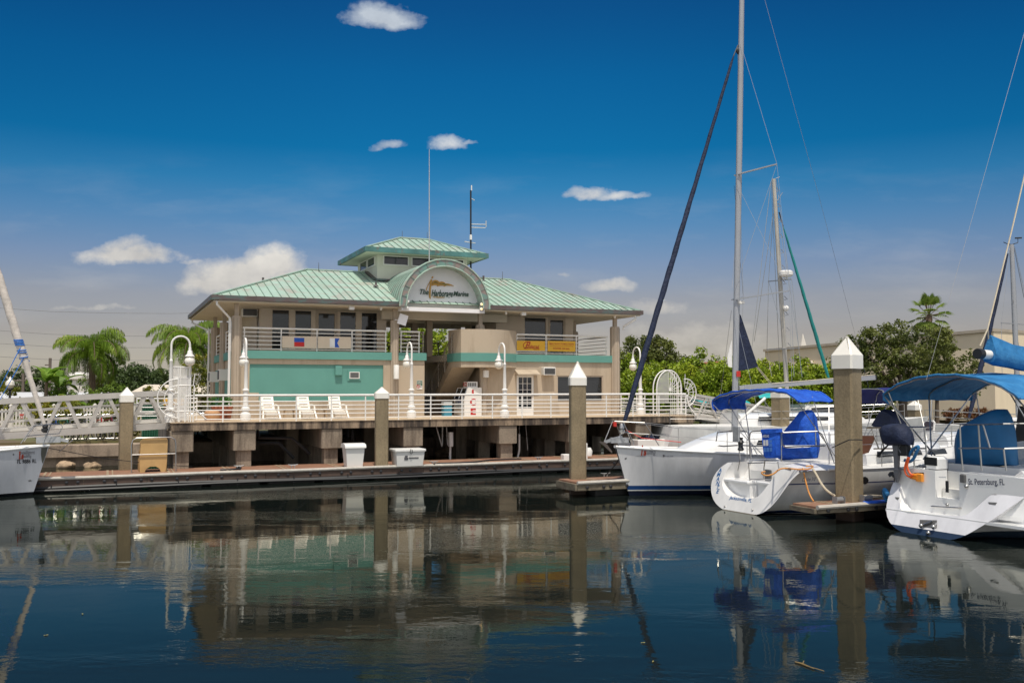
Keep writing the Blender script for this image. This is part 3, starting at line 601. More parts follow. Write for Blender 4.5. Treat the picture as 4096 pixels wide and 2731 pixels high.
for (r,za,zb_) in ((.25,ztd-.2,ztd+.18),):
    rg=lambda rr,z:[(ic.x+rr*math.cos(PI/8+PI/4*k),4.4+rr*math.sin(PI/8+PI/4*k),z) for k in range(8)]
    col.loft([rg(r,za),rg(r,zb_),rg(r*.85,zb_+.1)])
col.box(ic.x-.1,ic.x+.1,4.3,4.5,ztd+.2,zt2+.06); bld.part(col,'column',m_col,smooth=False)
pl=MB(); pu=u_(1936,1560,VF-.12); 
pl.loft([[(pu+.21*math.cos(PI/8+PI/4*k),VF-.02+.21*math.sin(PI/8+PI/4*k),z) for k in range(8)] for z in (DECK,zt-.3)]); bld.part(pl,'column',m_col,smooth=False)
# --- stair: climbs from the back of the breezeway towards the water
su0,su1=13.97,u_(1907,1469,VF+.3); v0_,v1_=4.75,9.0; st=MB(); n=18; prof=[]
for k in range(n+1):
    v=v0_+(v1_-v0_)*k/n; z=FL-.03-(FL-DECK-.03)*k/n; prof+= [(v,z+.17 if k else z),(v,z)] if k else [(v,z)]
bot=[(v1_+.35,DECK),(v1_-.15,DECK),(v0_,FL-.62)]
poly=[(su0,v,z) for v,z in prof+bot]; st.prism(poly,(su1-su0,0,0)); bld.part(st,'stair',m_wall,smooth=False)
m_grl=M('grey_shaded_rail',(.33,.29,.24),.5)  # grey-tan of the stair rail; on the breezeway rails it paints their shade
sr=MB()
for k in range(6):
    h=.15+k*.19; sr.tube([(su0-.06,v0_-.2,FL+h),(su0-.06,v1_,DECK+h+.15)],.035 if k==5 else .02,6)
for k in range(5):
    t=k/4; v=v0_+(v1_-v0_)*t; z=FL-.1-(FL-DECK-.25)*t; sr.tube([(su0-.06,v,z-.1),(su0-.06,v,z+1.18)],.03,6)
bld.part(sr,'stair_rail',m_grl)
# --- balcony rails
def railing(pts,zb,h,n,posts,mat=m_rail,name='balcony_rail',r=.022,rt=.045,fr=bld,ex=0.):
    rl=MB()
    for k in range(n):
        z=zb+.12+(h-.12)*k/(n-1); rl.tube([(x,y,z) for x,y in pts],rt if k==n-1 else r,8 if k==n-1 else 6)
    for x,y in posts: rl.tube([(x,y,zb),(x,y,zb+h)],.032,6)
    return fr.part(rl,name,mat)
vr=VF+.12; hz=z_(1200,1316,vr)-FL; L=lambda a,b:[(a,vr),(b,vr)]
ps_=[u_(x,1340,vr) for x in (977,1125,1268,1408,1543)]; railing(L(u_(971,1310,vr),u_(1549,1322,vr)),FL,hz,6,[(x,vr) for x in ps_])
ps_=[u_(x,1360,vr) for x in (2067,2184,2305,2424)]; railing(L(ps_[0],ps_[-1]+.05),FL,hz,6,[(x,vr) for x in ps_])
ps_=[u_(x,1340,vr) for x in (1604,1676)]; railing(L(ps_[0]-.06,ps_[1]+.05),FL,hz,6,[(x,vr) for x in ps_])
for a,b in ((VF+.5,vm-.45),(vm+.5,vb-.45)): railing([(3.1,a),(3.1,b)],FL,hz,6,[(3.1,a),(3.1,b)])
railing([(23.1,VF+.5),(23.1,vm-.45)],FL,hz,6,[(23.1,VF+.6),(23.1,vm-.5)])
railing([(uS+.02,10.4),(13.9,10.4)],FL,hz,6,[(uS+.05,10.4),(uS+1.2,10.4),(13.8,10.4)],m_grl)
railing([(uS+.0,VF+.3),(uS+.0,10.3)],FL,hz,6,[(uS,VF+.4),(uS,6.3),(uS,8.2),(uS,10.2)],m_grl)
railing([(9.6,15.9),(17,15.9)],FL,hz,6,[(9.7,15.9),(12,15.9),(14.5,15.9),(17,15.9)],m_grl)
# wall lamps: white half-round shades
for px,y0,y1,w in ((1587,1461,1515,.14),(1946,1482,1509,.16)):
    q=bl(px,y1,VF-.5); q2_=bl(px,y0,VF-.5); bld.part(MB().lathe([(w,q.z),(w,q2_.z),(w*.9,q2_.z+.02)],(q.x,VF-.42,0),12).box(q.x-.03,q.x+.03,VF-.3,VF,(q.z+q2_.z)/2-.04,(q.z+q2_.z)/2+.04),'wall_lamp',m_white)
# small eave fittings
for px,py in ((1407,1233),(2095,1253)): q=bl(px,py,VE+.15); bld.part(MB().cbox(q.x-.13,q.x+.13,VE+.1,VE+.3,ZE-.44,ZE-.271,.02),'junction_box',m_white,smooth=False)
for px,v in ((1524,VE+.3),(2024,VE+.3),(2459,VE+.45)): x=u_(px,1235,v); bld.part(MB().lathe([(.07,ZE-.272),(.07,ZE-.34),(.04,ZE-.40),(.01,ZE-.41)],(x,v,0),10),'dome_camera',m_white)
dish=bl(1605,1278,VF-.45); bld.part(MB().bar(dish+Vector((0,0,-.25)),dish+Vector((.15,0,.25)),.45,.05,(0,1,0)).tube([dish,(u_(1578,1290),VF-.1,dish.z)],.03,5),'flat_antenna',m_tym,smooth=False)
# ---------------------------------------------------------------- concrete deck on piles
D0=DECK; UE=25.58
dk=Thing('concrete_deck','long stained concrete waterfront deck carried on square pile caps','deck',B,(12,0,0))
sb=MB(); sb.m=0; sb.box(0,UE,0,17.5,D0-.34,D0-.012); sb.m=1; sb.box(-.03,UE+.03,-.04,17.55,D0-.012,D0); dk.part(sb,'slab',[m_conc,m_deck],smooth=False)
caps=[(689,767),(939,1021),(1292,1366),(1621,1689),(2003,2066),(2277,2345),(2549,2605),(2717,2776)]
uu=lambda px,py,v=0: B.fy(px,py,v).x
for i,(a,b) in enumerate(caps):
    ua,ub=uu(a,1740),uu(b,1735); um_=(ua+ub)/2; hw=.46
    zb_=D0-1.20
    dk.part(MB().cbox(um_-hw,um_+hw,.06,15,zb_,D0-.35,.03),'pile_cap',m_cap,smooth=False)
    for v in (.5,3.4,6.8,10):
        dk.part(MB().box(um_-.30,um_+.30,v-.25,v+.3,-1,zb_+.01),'pile',m_cap,smooth=False)
for px in (1170,1480,1845,2165):
    um_=uu(px,1760,4.5); dk.part(MB().box(um_-.28,um_+.28,4.5,5.05,-1,D0-.34),'pile',m_cap,smooth=False)
# pipes slung under the slab
pm=MB(); pm.tube([B.fy(1028,1700,1.),B.fy(1035,1750,1.),B.fy(1168,1752,1.),B.fy(1240,1815,1.)],.07,6); pm.tube([B.fy(1028,1772,1.2),B.fy(1115,1772,1.2),B.fy(1175,1832,1.2)],.08,6); pm.tube([B.fy(1410,1718,1.5),B.fy(1410,1760,1.5)],.07,6); pm.tube([B.fy(1392,1718,1.5),B.fy(1392,1750,1.5)],.07,6); dk.part(pm,'drain_pipe',m_black)
m_pvc=M('white_pvc',(.55,.54,.52),.5,var=.15)
pm=MB(); pm.tube([B.fy(1803,1728,.9),B.fy(1803,1785,.9)],.12,10); pm.tube([B.fy(1801,1785,.9),B.fy(1800,1850,.9)],.055,8); pm.tube([B.fy(1770,1705,1.4),B.fy(1769,1780,1.4)],.03,5); pm.tube([B.fy(1745,1706,1.2),B.fy(1768,1785,1.2)],.025,5); pm.tube([B.fy(1786,1706,1.2),B.fy(1790,1780,1.2)],.025,5); dk.part(pm,'drain_pipe',m_pvc,label='pale vertical pipe')
pm=MB(); pm.tube([B.fy(2077,1735,.8),B.fy(2077,1800,.8),B.fy(2070,1830,.8)],.05,8); pm.tube([B.fy(2078,1700,.8),B.fy(2078,1790,.8)],.008,4); pm.tube([B.fy(2103,1700,.6),B.fy(2111,1800,.6)],.008,4); dk.part(pm,'drain_pipe',m_pvc)
# --- deck railing
VRL=.12; px0=892; ua,ub=uu(892,1640,VRL),uu(2425,1625,VRL); stp=(ub-ua)/12
posts=[ua+stp*k for k in range(-0,15)]; uend=uu(2743,1620,VRL)
posts=[p for p in posts if p<uend-.3]+[uend]; ust=uu(779,1640,VRL)
RH=B.fy(1600,1579,VRL).z-D0
rt_=Thing('deck_railing','long white tubular railing along the front edge of the concrete deck','railing',B,((ust+uend)/2,VRL,D0))
hs=[.12,.32,.50,.68,.86,RH]
for k,h in enumerate(hs):
    pts=[(ust,VRL,D0+h),(uend,VRL,D0+h)]
    rt_.part(MB().tube(pts,.05 if k==5 else .024,8 if k==5 else 6),'top_rail' if k==5 else 'rail',m_rail)
for p in posts: rt_.part(MB().tube([(p,VRL,D0),(p,VRL,D0+RH-.03)],.032,6),'post',m_rail)
r2=Thing('return_railing','short white tubular railing on the far side of the deck end before the hedge','railing',B,(24,3.9,D0))
for k,h in enumerate(hs): r2.part(MB().tube([(uu(2484,1600,3.9),3.9,D0+h),(UE-.6,3.9,D0+h)],.04 if k==5 else .022,6),'top_rail' if k==5 else 'rail',m_rail)
for t in (0,.33,.66,1): p=uu(2484,1600,3.9)*(1-t)+(UE-.6)*t; r2.part(MB().tube([(p,3.9,D0),(p,3.9,D0+RH)],.03,6),'post',m_rail)
r3=Thing('service_railing','low white railing behind the perforated gate at the left deck end','railing',B,(-.2,5,D0))
for k in range(5): r3.part(MB().tube([(-1.2,5,D0+.15+k*.2),(1.4,5,D0+.15+k*.2)],.03,6),'rail',m_rail)
for x in (-1.2,-.3,.55,1.4): r3.part(MB().tube([(x,5,D0),(x,5,D0+1)],.03,6),'post',m_rail)
# --- lamp posts
m_globe=M('white_globe',(.82,.78,.70),.25,var=.03)
def lamp(u,v,hx,hy,label):
    t=Thing('lamp_post',label,'lamp post',B,(u,v,D0),'white hooked lamp posts on the deck')
    b=MB(); b.lathe([(.22,D0),(.22,D0+.06),(.235,D0+.2),(.21,D0+.32),(.15,D0+.38),(.15,D0+.46),(.19,D0+.5),(.19,D0+.56),(.12,D0+.62),(.11,D0+1.1),(.105,D0+1.3),(.15,D0+1.32),(.15,D0+1.36),(.085,D0+1.4)],(u,v,0),14); t.part(b,'base',m_rail)
    pl=MB().lathe([(.085,D0+1.38),(.065,D0+2.55),(.075,D0+2.57),(.06,D0+2.62),(.042,D0+2.66)],(u,v,0),10); r=.37; zt_=D0+3.25; pts=[(u,v,D0+2.62),(u,v,zt_)]
    for k in range(1,11): a=PI*k/10; d=r*(1-math.cos(a)); pts.append((u+hx*d,v+hy*d,zt_+r*math.sin(a)))
    gx,gy=u+hx*2*r,v+hy*2*r; pts.append((gx,gy,zt_-.12)); pl.tube(pts,.042,8); t.part(pl,'pole',m_rail)
    z=zt_-.12
    t.part(MB().lathe([(.05,z+.02),(.06,z-.02),(.06,z-.1),(.09,z-.13),(.12,z-.27),(.16,z-.29),(.17,z-.32),(.2,z-.34),(.2,z-.37),(.1,z-.38)],(gx,gy,0),14),'cap',m_rail)
    t.part(MB().ball((gx,gy,z-.56),.215,16,10),'globe',m_globe)
for px,py,hx,hy,lb in ((981.5,1683,0,1,'white hooked globe lamp post beside the left end of the teal panel'),(1645.5,1672,0,1,'white hooked globe lamp post in front of the wall with the family friendly sign'),(2018.6,1670,0,1,'white hooked globe lamp post between the ice freezer and the white door'),(2562,1659,0,1,'white hooked globe lamp post beyond the right corner of the building, before the trees')):
    q=B.fz(px,py,D0); lamp(q.x,q.y,hx,hy,lb)
q=B.fy(682,1600,.8); lamp(q.x,.8,1,0,'white hooked globe lamp post rising behind the perforated gate by the gangway')
# far lamp posts behind the gangway
# --- banners on the balcony rails
vb_=vr-.075
def banner(name,label,px,mat,marks,grp):
    (x0,y0),(x1,y1),(x2,y2),(x3,y3)=px; Q=[B.fy(a,b,vb_) for a,b in px]
    t=Thing(name,label,'banner',B,((Q[0].x+Q[1].x)/2,vb_,Q[3].z),grp)
    t.part(MB().prism(Q,(0,.012,0)),'cloth',mat,smooth=False)
    n=8
    for top in (0,1):
        lc=MB()
        a,b=(Q[0],Q[1]) if top==0 else (Q[3],Q[2]); zr=(FL+hz*.78 if top==0 else FL+.12)
        for k in range(n):
            p=a.lerp(b,k/n); q=a.lerp(b,(k+.5)/n); r=a.lerp(b,(k+1)/n); lc.tube([p,(q.x,vr,zr),r],.008,3)
        t.part(lc,'lacing',m_ac)
    return t
z2=lambda x,y:(740+x*.38265,900+y*.38265)
z3=lambda x,y:(1500+x*.46769,900+y*.46769)
m_cloth=M('cream_banner',(.66,.55,.42),.7,var=.04); m_yel=M('yellow_banner',(.72,.40,.025),.6,var=.05); m_fblue=M('flag_blue',(.01,.08,.42),.6); m_fred=M('flag_red',(.55,.015,.015),.6); m_fwhite=M('flag_white',(.75,.74,.72),.6)
t=banner('flag_banner','cream banner with a blue over red signal flag laced to the balcony rail','x' and [z2(1016,1160),z2(1375,1164),z2(1375,1290),z2(1016,1284)],m_cloth,None,'cream signal flag banners on the balcony')
def fp(t,name,pts,mat,zf_=z2,d=.008): t.part(MB().prism([B.fy(*zf_(*p),vb_-d) for p in pts],(0,.005,0)),name,mat,smooth=False)
fp(t,'blue_half',[(1142,1177),(1247,1180),(1247,1224),(1142,1221)],m_fblue); fp(t,'red_half',[(1142,1222),(1247,1225),(1247,1270),(1142,1268)],m_fred)
t=banner('flag_banner','cream banner with a white and blue swallowtail signal flag laced to the balcony rail',[z2(1390,1165),z2(1737,1170),z2(1737,1294),z2(1390,1289)],m_cloth,None,'cream signal flag banners on the balcony')
fp(t,'white_half',[(1512,1183),(1566,1184),(1566,1278),(1512,1277)],m_fwhite); fp(t,'blue_half',[(1567,1184),(1615,1186),(1592,1232),(1615,1279),(1567,1278)],m_fblue)
m_bred=M('banner_red',(.42,.03,.015),.6)
def lt(t,s,p0,p1,yb,yt,mat,zf_,shear=0,bold=.0,v=None,d=.008):
    v=vb_ if v is None else v
    a=B.fy(*zf_(p0,yb),v-d); b=B.fy(*zf_(p1,yb),v-d); c=B.fy(*zf_(p0,yt),v-d)
    t.part(text(s,a,(1,0,b.z*0),(0,0,1),b.x-a.x,c.z-a.z,shear,bold,.0),'lettering',mat,smooth=False,fix=False)
t=banner('advert_banner','yellow banner with large red script and a flourish laced to the right balcony rail',[z3(1213,988),z3(1455,992),z3(1455,1077),z3(1213,1072)],m_yel,None,'yellow advert banners on the balcony')
fp(t,'yellow_cloth_trim',[(1211,1074),(1455,1079),(1455,1084),(1211,1079)],m_fwhite,z3,-.004)
lt(t,'referred',1308,1405,1052,1022,m_bred,z3,.35,.012); lt(t,'YACHTS',1352,1405,1069,1057,m_bred,z3,0,.012); lt(t,'P',1285,1330,1055,998,m_bred,z3,.35,.015)
sw_=MB(); q=[B.fy(*z3(x,y),vb_-.01) for x,y in ((1330,1000),(1290,1000),(1268,1022),(1275,1048),(1298,1056),(1310,1040))]; sw_.tube(q,.018,4); q=[B.fy(*z3(x,y),vb_-.01) for x,y in ((1275,1056),(1345,1053),(1405,1054))]; sw_.tube(q,.012,4); t.part(sw_,'flourish',m_bred)
t=banner('advert_banner','yellow banner with two lines of red capitals laced to the right balcony rail',[z3(1477,990),z3(1714,994),z3(1714,1083),z3(1477,1078)],m_yel,None,'yellow advert banners on the balcony')
lt(t,'SMALL YACHTS TO MEGA YACHTS',1491,1701,1021,1008,m_bred,z3,0,.012); lt(t,'POWER OR SAIL',1525,1667,1063,1047,m_bred,z3,0,.014); fp(t,'rule',[(1497,1031),(1696,1035),(1696,1037),(1497,1033)],m_bred,z3)
# --- sign on the wall
SG=lambda x,y:(1540+x*.2551,1280+y*.2551)
q0=B.fy(*SG(497,1085),VF-.02); q1=B.fy(*SG(587,943),VF-.02)
t=Thing('wall_sign','small white and green no smoking sign screwed to the wall of the left block','sign',B,((q0.x+q1.x)/2,VF-.02,q0.z))
m_sgn=M('sign_green',(.01,.10,.06),.5); m_sw=M('sign_white',(.72,.70,.66),.5)
t.part(MB().box(q0.x,q1.x,VF-.024,VF-.004,q0.z,q1.z),'panel',m_sw,smooth=False); zz=q0.z+(q1.z-q0.z)*.4
t.part(MB().box(q0.x+.01,q1.x-.01,VF-.03,VF-.022,zz,q1.z-.012),'green_field',m_sgn,smooth=False); hh=(q1.z-zz)/3
for i,s in enumerate(('FAMILY','FRIENDLY','AREA')): w=(q1.x-q0.x)*(.8 if i<2 else .55); x=(q0.x+q1.x-w)/2; t.part(text(s,(x,VF-.033,q1.z-.03-hh*(i+.72)),(1,0,0),(0,0,1),w,hh*.62,0,.02,0),'lettering',m_sw,smooth=False,fix=False)
t.part(text('NO SMOKING',(q0.x+(q1.x-q0.x)*.5,VF-.027,q0.z+.1),(1,0,0),(0,0,1),(q1.x-q0.x)*.44,.05,0,.02,0),'lettering',m_dark,smooth=False,fix=False)
cx,cz=q0.x+(q1.x-q0.x)*.26,q0.z+.15; rg=[(cx+.075*math.cos(a),VF-.03,cz+.075*math.sin(a)) for a in [2*PI*k/14 for k in range(15)]]; t.part(MB().tube(rg,.012,4).tube([(cx-.05,VF-.03,cz+.05),(cx+.05,VF-.03,cz-.05)],.01,4),'prohibition_ring',m_red)
# --- ice freezer under the stair
z5=lambda x,y:(1550+x*.42517,1400+y*.42517)
vI=3.95; a=B.fy(*z5(722,620),vI); b=B.fy(*z5(885,620),vI); tl=B.fy(*z5(757,352),vI); sl2=B.fy(*z5(722,470),vI); dep=1.55
t=Thing('ice_freezer','white ice freezer with sloping glass doors and red vertical letters under the stair','freezer',B,((a.x+b.x)/2,vI,D0))
pf=[(a.x,vI,D0+.02),(b.x,vI,D0+.02),(b.x,vI,tl.z),(tl.x,vI,tl.z),(a.x,vI,sl2.z)]
t.part(MB().prism(pf,(0,dep,0)),'cabinet',m_white,smooth=False)
for i in range(2):
    y0=vI+.08+i*.72; y1=y0+.66; P0=Vector((tl.x-.025,0,tl.z-.06)); P1=Vector((a.x-.02,0,sl2.z+.05))
    f=lambda k,y:(P0.x+(P1.x-P0.x)*k,y,P0.z+(P1.z-P0.z)*k)
    fo=t.part(MB().tube([f(0,y0),f(0,y1),f(1,y1),f(1,y0),f(0,y0)],.022,4),'door',m_steel); t.part(MB().poly([f(.03,y0),f(.03,y1),f(.97,y1),f(.97,y0)]),'pane',m_glass,fo,smooth=False)
m_ired=M('ice_red',(.5,.02,.02),.5)
for s,yb,yt,x0,x1 in (('I',413,372,794,812),('C',520,455,776,832),('E',608,548,782,832)): lt(t,s,x0,x1,yb,yt,m_ired,z5,0,.05,vI,.008); lt(t,s,x0,x1,yb+9 if 0 else yb,yb-(yb-yt)*.0-(yb-yt),m_ired,z5,0,.05,vI,.006) if 0 else None
pq=MB(); ux=a.x-.012; pq.poly([(ux,vI+.2,D0+.35),(ux,vI+1.3,D0+.35),(ux,vI+1.3,sl2.z-.12),(ux,vI+.2,sl2.z-.12)]); t.part(pq,'poster',M('pale_poster',(.45,.5,.52),.5),smooth=False)
t.part(text('Dolphin',(ux-.006,vI+1.25,D0+.62),(0,-1,0),(0,0,1),1.0,.3,.3,.02,0),'lettering',M('poster_blue',(.03,.07,.25),.5),smooth=False,fix=False)
tp0=B.fy(*z5(712,352),vI+.1); tp1=B.fy(*z5(833,352),vI+.1); tz_=B.fy(*z5(770,297),vI+.1).z; zt0=tl.z+.005
hd=MB(); hd.box(tl.x+.03,b.x-.18,vI+.12,vI+.75,zt0,tz_); ho=t.part(hd,'top_unit',m_white,smooth=False)
gq=MB()
for k in range(5): x=tl.x+.06+(b.x-.22-tl.x-.06)*k/5; gq.box(x,x+.055,vI+.105,vI+.13,zt0+.06,tz_-.05)
t.part(gq,'grille',m_ac,ho,smooth=False)
t.part(text('ICE',(tl.x+.02,vI+.72,zt0+.06),(0,-1,0),(0,0,1),.5,.2,0,.04,0),'lettering',m_ired,ho,smooth=False,fix=False)
q=B.fz(*z5(560,615),D0); cl=Thing('cool_box','small grey and blue cool box on the deck beside the ice freezer','cool box',B,(q.x,4.3,D0)); cx=u_(1787,1650,4.3)
cl.part(MB().cbox(cx-.22,cx+.22,4.1,4.5,D0,D0+.55,.03),'body',M('blue_cooler',(.05,.25,.35),.5),smooth=False); cl.part(MB().cbox(cx-.24,cx+.24,4.08,4.52,D0+.551,D0+.72,.03),'lid',M('grey_cooler',(.4,.42,.42),.5),smooth=False)
# --- lounge chairs and side tables
m_res=M('ivory_resin',(.78,.73,.65),.4,var=.06); m_tres=M('tan_resin',(.42,.30,.18),.5,var=.1)
def chaise(x,y,label):
    t=Thing('lounge_chair',label,'lounge chair',B,(x,y,D0),'white resin lounge chairs on the deck'); w=.31
    Z=lambda z:D0+z
    bk=MB(); f=lambda k,xx:(x+xx,y+.35+.42*k,Z(.40+.72*k))
    for s in (-1,1): bk.bar(f(0,s*(w-.05)),f(1,s*(w-.09)),.09,.04,(0,1,0))
    for k in range(5): a=.02+k*.19; bk.prism([f(a,-w+.03),f(a,w-.03),f(a+.13,w-.03),f(a+.13,-w+.03)],(0,.03,.0))
    bk.prism([f(.9,-w+.03),f(.9,w-.03),f(1.0,w-.1),f(1.03,0),f(1.0,-w+.1)],(0,.03,0)); t.part(bk,'backrest',m_res,smooth=False)
    st_=MB()
    for k in range(5): yy=y+.3-k*.17; zz=.40-.015*k; st_.cbox(x-w+.03,x+w-.03,yy-.15,yy,Z(zz),Z(zz+.035),.008)
    t.part(st_,'seat',m_res,smooth=False)
    fr_=MB()
    for k in range(3): fr_.bar((x-w+.05,y-.58-.12*k,Z(.31-.09*k)),(x+w-.05,y-.58-.12*k,Z(.31-.09*k)),.10,.03)
    t.part(fr_,'leg_rest',m_res,smooth=False)
    for s in (-1,1):
        xx=x+s*(w+.03); a=MB(); a.bar((xx,y+.42,Z(.66)),(xx,y-.42,Z(.62)),.075,.04); a.bar((xx,y-.4,Z(.63)),(xx,y-.50,Z(.36)),.07,.05,(0,1,0)); t.part(a,'armrest',m_res,smooth=False)
        l=MB(); l.bar((xx-.0,y-.47,Z(.38)),(xx+s*.05,y-.78,Z(.0)),.07,.06,(0,1,0)); l.bar((x+s*(w-.02),y-.45,Z(.4)),(xx,y-.47,Z(.36)),.06,.06); t.part(l,'leg',m_res,smooth=False)
        l=MB(); l.bar((xx,y+.38,Z(.64)),(xx+s*.02,y+.62,Z(0)),.07,.05,(0,1,0)); t.part(l,'leg',m_res,smooth=False)
for px,lb in ((1077,'white resin lounge chair nearest the lamp post at the left, under the teal wall panel'),(1221,'white resin lounge chair standing between the two small tan tables'),(1348,'white resin lounge chair nearest the concrete piling, right of both tan tables')): chaise(uu(px,1640,3.0),3.0,lb)
for px,lb in ((1158,'small tan resin table right of the first lounge chair'),(1283,'small tan resin table left of the third lounge chair')):
    x=uu(px,1650,3.3); y=3.3; t=Thing('side_table',lb,'side table',B,(x,y,D0),'tan resin side tables'); t.part(MB().cbox(x-.24,x+.24,y-.24,y+.24,D0+.42,D0+.46,.012),'top',m_tres,smooth=False)
    for a,b in ((-1,-1),(1,-1),(1,1),(-1,1)): t.part(MB().bar((x+a*.2,y+b*.2,D0+.42),(x+a*.24,y+b*.24,D0),.05,.05,(0,1,0)),'leg',m_tres,smooth=False)
# --- potted plants by the left corner column
m_terra=M('terracotta',(.36,.12,.06),.8,var=.15); m_pleaf=leafmat('pot_leaf',(.02,.08,.015),(.05,.16,.02),(.10,.24,.03),2.)
def leaves(n,c,r,size,seed=0,flat=.6,up=.0):
    rg=np.random.default_rng(seed); mb=MB(); c=Vector(c)
    for i in range(n):
        d=Vector(rg.normal(size=3)); d.normalize(); p=c+Vector((d.x*r[0],d.y*r[1],d.z*r[2]))*rg.uniform(.35,1)**.5
        a=Vector(rg.normal(size=3)).normalized(); b=a.cross(Vector(rg.normal(size=3))).normalized(); s=size*rg.uniform(.6,1.3)
        mb.add([p-a*s,p+b*s*.4,p+a*s,p-b*s*.4],[(0,1,2,3)])
    return mb
for px,v,r,h,lb,sd_ in ((876,2.6,.33,.62,'terracotta pot with a bushy green shrub at the corner column',3),(905,3.2,.28,.6,'terracotta pot with sparse leaves close against the corner column',4)):
    x=uu(px,1650,v); t=Thing('potted_plant',lb,'potted plant',B,(x,v,D0)); t.part(MB().lathe([(r*.7,D0),(r*.98,D0+h*.85),(r*1.08,D0+h*.86),(r*1.08,D0+h),(r*.9,D0+h),(r*.85,D0+h-.08)],(x,v,0),16),'pot',m_terra)
    t.part(leaves(420 if sd_==3 else 60,(x,v,D0+h+.22),(.5,.45,.32) if sd_==3 else (.25,.25,.3),.07,sd_),'foliage',m_pleaf,smooth=False,fix=False)
x=uu(848,1655,2.4); solo(MB().lathe([(.30,D0),(.34,D0+.1),(.34,D0+.36),(.26,D0+.44),(.2,D0+.44)],(x,2.4,0),14),'planter',M('buff_clay',(.50,.28,.14),.8),B,(x,2.4,D0),'low buff clay planter left of the terracotta pots','planter')
# --- left gate: perforated cage and fan guards
m_mesh=M('perforated_sheet',(.72,.70,.67),.5,var=.02,tr=.55)
zg=lambda x,y:(600+x*.22321,1350+y*.22321)
gt_=Thing('security_gate','white gate cage with perforated panels and half round fan at the gangway head','gate',B,(.2,.2,D0))
def gp(x,y,v=.1): return B.fy(*zg(x,y),v)
fr_=MB()
for q in ([(510,1510),(510,712),(725,712),(725,1510)],[(770,1510),(795,860),(510,855)],[(625,1510),(630,1045),(770,1040)],[(770,1250),(1010,1460)]): fr_.tube([gp(*a) for a in q],.028,6)
fr_.tube([gp(775,860),gp(808,640)],.02,5); fr_.tube([gp(515,1315),gp(770,1312)],.02,5); gt_.part(fr_,'frame',m_rail)
cg=MB(); c0_,c1_=gp(390,525,.9),gp(705,525,.9); zb1=gp(400,720,.9).z
for z in (c0_.z,zb1): cg.tube([(c0_.x,.9,z),(c1_.x,.9,z),(c1_.x,2.2,z),(c0_.x,2.2,z),(c0_.x,.9,z)],.03,6)
for x in (c0_.x,(c0_.x+c1_.x)/2,c1_.x):
    for v in (.9,2.2): cg.tube([(x,v,D0),(x,v,c0_.z)],.028,6)
gt_.part(cg,'cage_frame',m_rail)
pn=MB(); pn.quad((c0_.x,.905,D0+.05),(c1_.x,.905,D0+.05),(c1_.x,.905,c0_.z),(c0_.x,.905,c0_.z)); pn.quad((c0_.x,2.2,D0+.05),(c1_.x,2.2,D0+.05),(c1_.x,2.2,c0_.z),(c0_.x,2.2,c0_.z)); pn.quad((c0_.x,.9,D0+.05),(c0_.x,2.2,D0+.05),(c0_.x,2.2,c0_.z),(c0_.x,.9,c0_.z)); pn.quad((gp(510,0).x,.1,D0+.1),(gp(725,0).x,.1,D0+.1),(gp(725,0).x,.1,gp(0,720).z),(gp(510,0).x,.1,gp(0,720).z)); gt_.part(pn,'perforated_panel',m_mesh,smooth=False,fix=False)
def fan(t,c,ax,up,radii,a0,a1,ns,name='fan_guard'):
    f=MB(); ax,up,c=Vector(ax),Vector(up),Vector(c); pt=lambda r,a:c+ax*r*math.cos(a)+up*r*math.sin(a)
    for r in radii: f.tube([pt(r,a0+(a1-a0)*k/22) for k in range(23)],.026 if r==max(radii) else .02,6)
    for k in range(ns): a=a0+(a1-a0)*k/(ns-1); f.tube([pt(min(radii)*.85,a),pt(max(radii),a)],.012,5)
    t.part(f,name,m_rail)
c=gp(505,1088); R=gp(505,738).z-c.z
fan(gt_,c,(-1,0,0),(0,0,1),(R,R*.66,R*.3),-PI/2,PI/2,9)
c2=gp(735,690,.1); fan(gt_,(c2.x,.9,c2.z),(.15,1,0),(0,0,1),(.75,.5,.25),-PI/2,PI/2,9)
# right gate
g6=lambda x,y:(2350+x*.5102,1200+y*.5102)
gr_=Thing('security_gate','white tubular gate with a tall rounded perforated fan at the right end of the deck','gate',B,(UE-1,1.5,D0))
xg=UE-1.2; a=B.fy(*g6(595,700),1.2); top=B.fy(*g6(680,550),1.2).z; cxa=B.fy(*g6(640,700),1.2).x
pts=[(cxa+.85*math.cos(PI-PI*k/16)*.9,1.2,top-1.0+1.0*math.sin(PI-PI*k/16)) for k in range(17)]
f=MB(); 
for dv in (0,.35): f.tube([(pts[0][0],1.2+dv,D0)]+[(p[0],1.2+dv,p[2]) for p in pts]+[(pts[-1][0],1.2+dv,D0)],.035,6)
for k in range(6): x=cxa+.1+k*.12; f.tube([(x,1.2,D0),(x,1.2,top-1.0+1.0*math.sqrt(max(0,1-((x-cxa)/.78)**2)))],.014,5)
for k in range(7): a_=PI*.5*k/6; f.tube([(cxa,1.2,top-1.1),(cxa+.75*math.cos(a_),1.2,top-1.1+1.05*math.sin(a_))],.013,5)
gr_.part(f,'frame',m_rail); gr_.part(MB().poly([(cxa,1.21,D0+.7)]+[]+[(pts[0][0],1.21,D0+.7)]+[(p[0],1.21,p[2]) for p in pts[:9]]) ,'perforated_panel',m_mesh,smooth=False,fix=False)
fan(gr_,(B.fy(*g6(770,735),.4).x,.4,B.fy(*g6(770,725),.4).z),(1,.15,0),(0,0,1),(.72,.52,.2),-PI*.5,PI*.55,9)
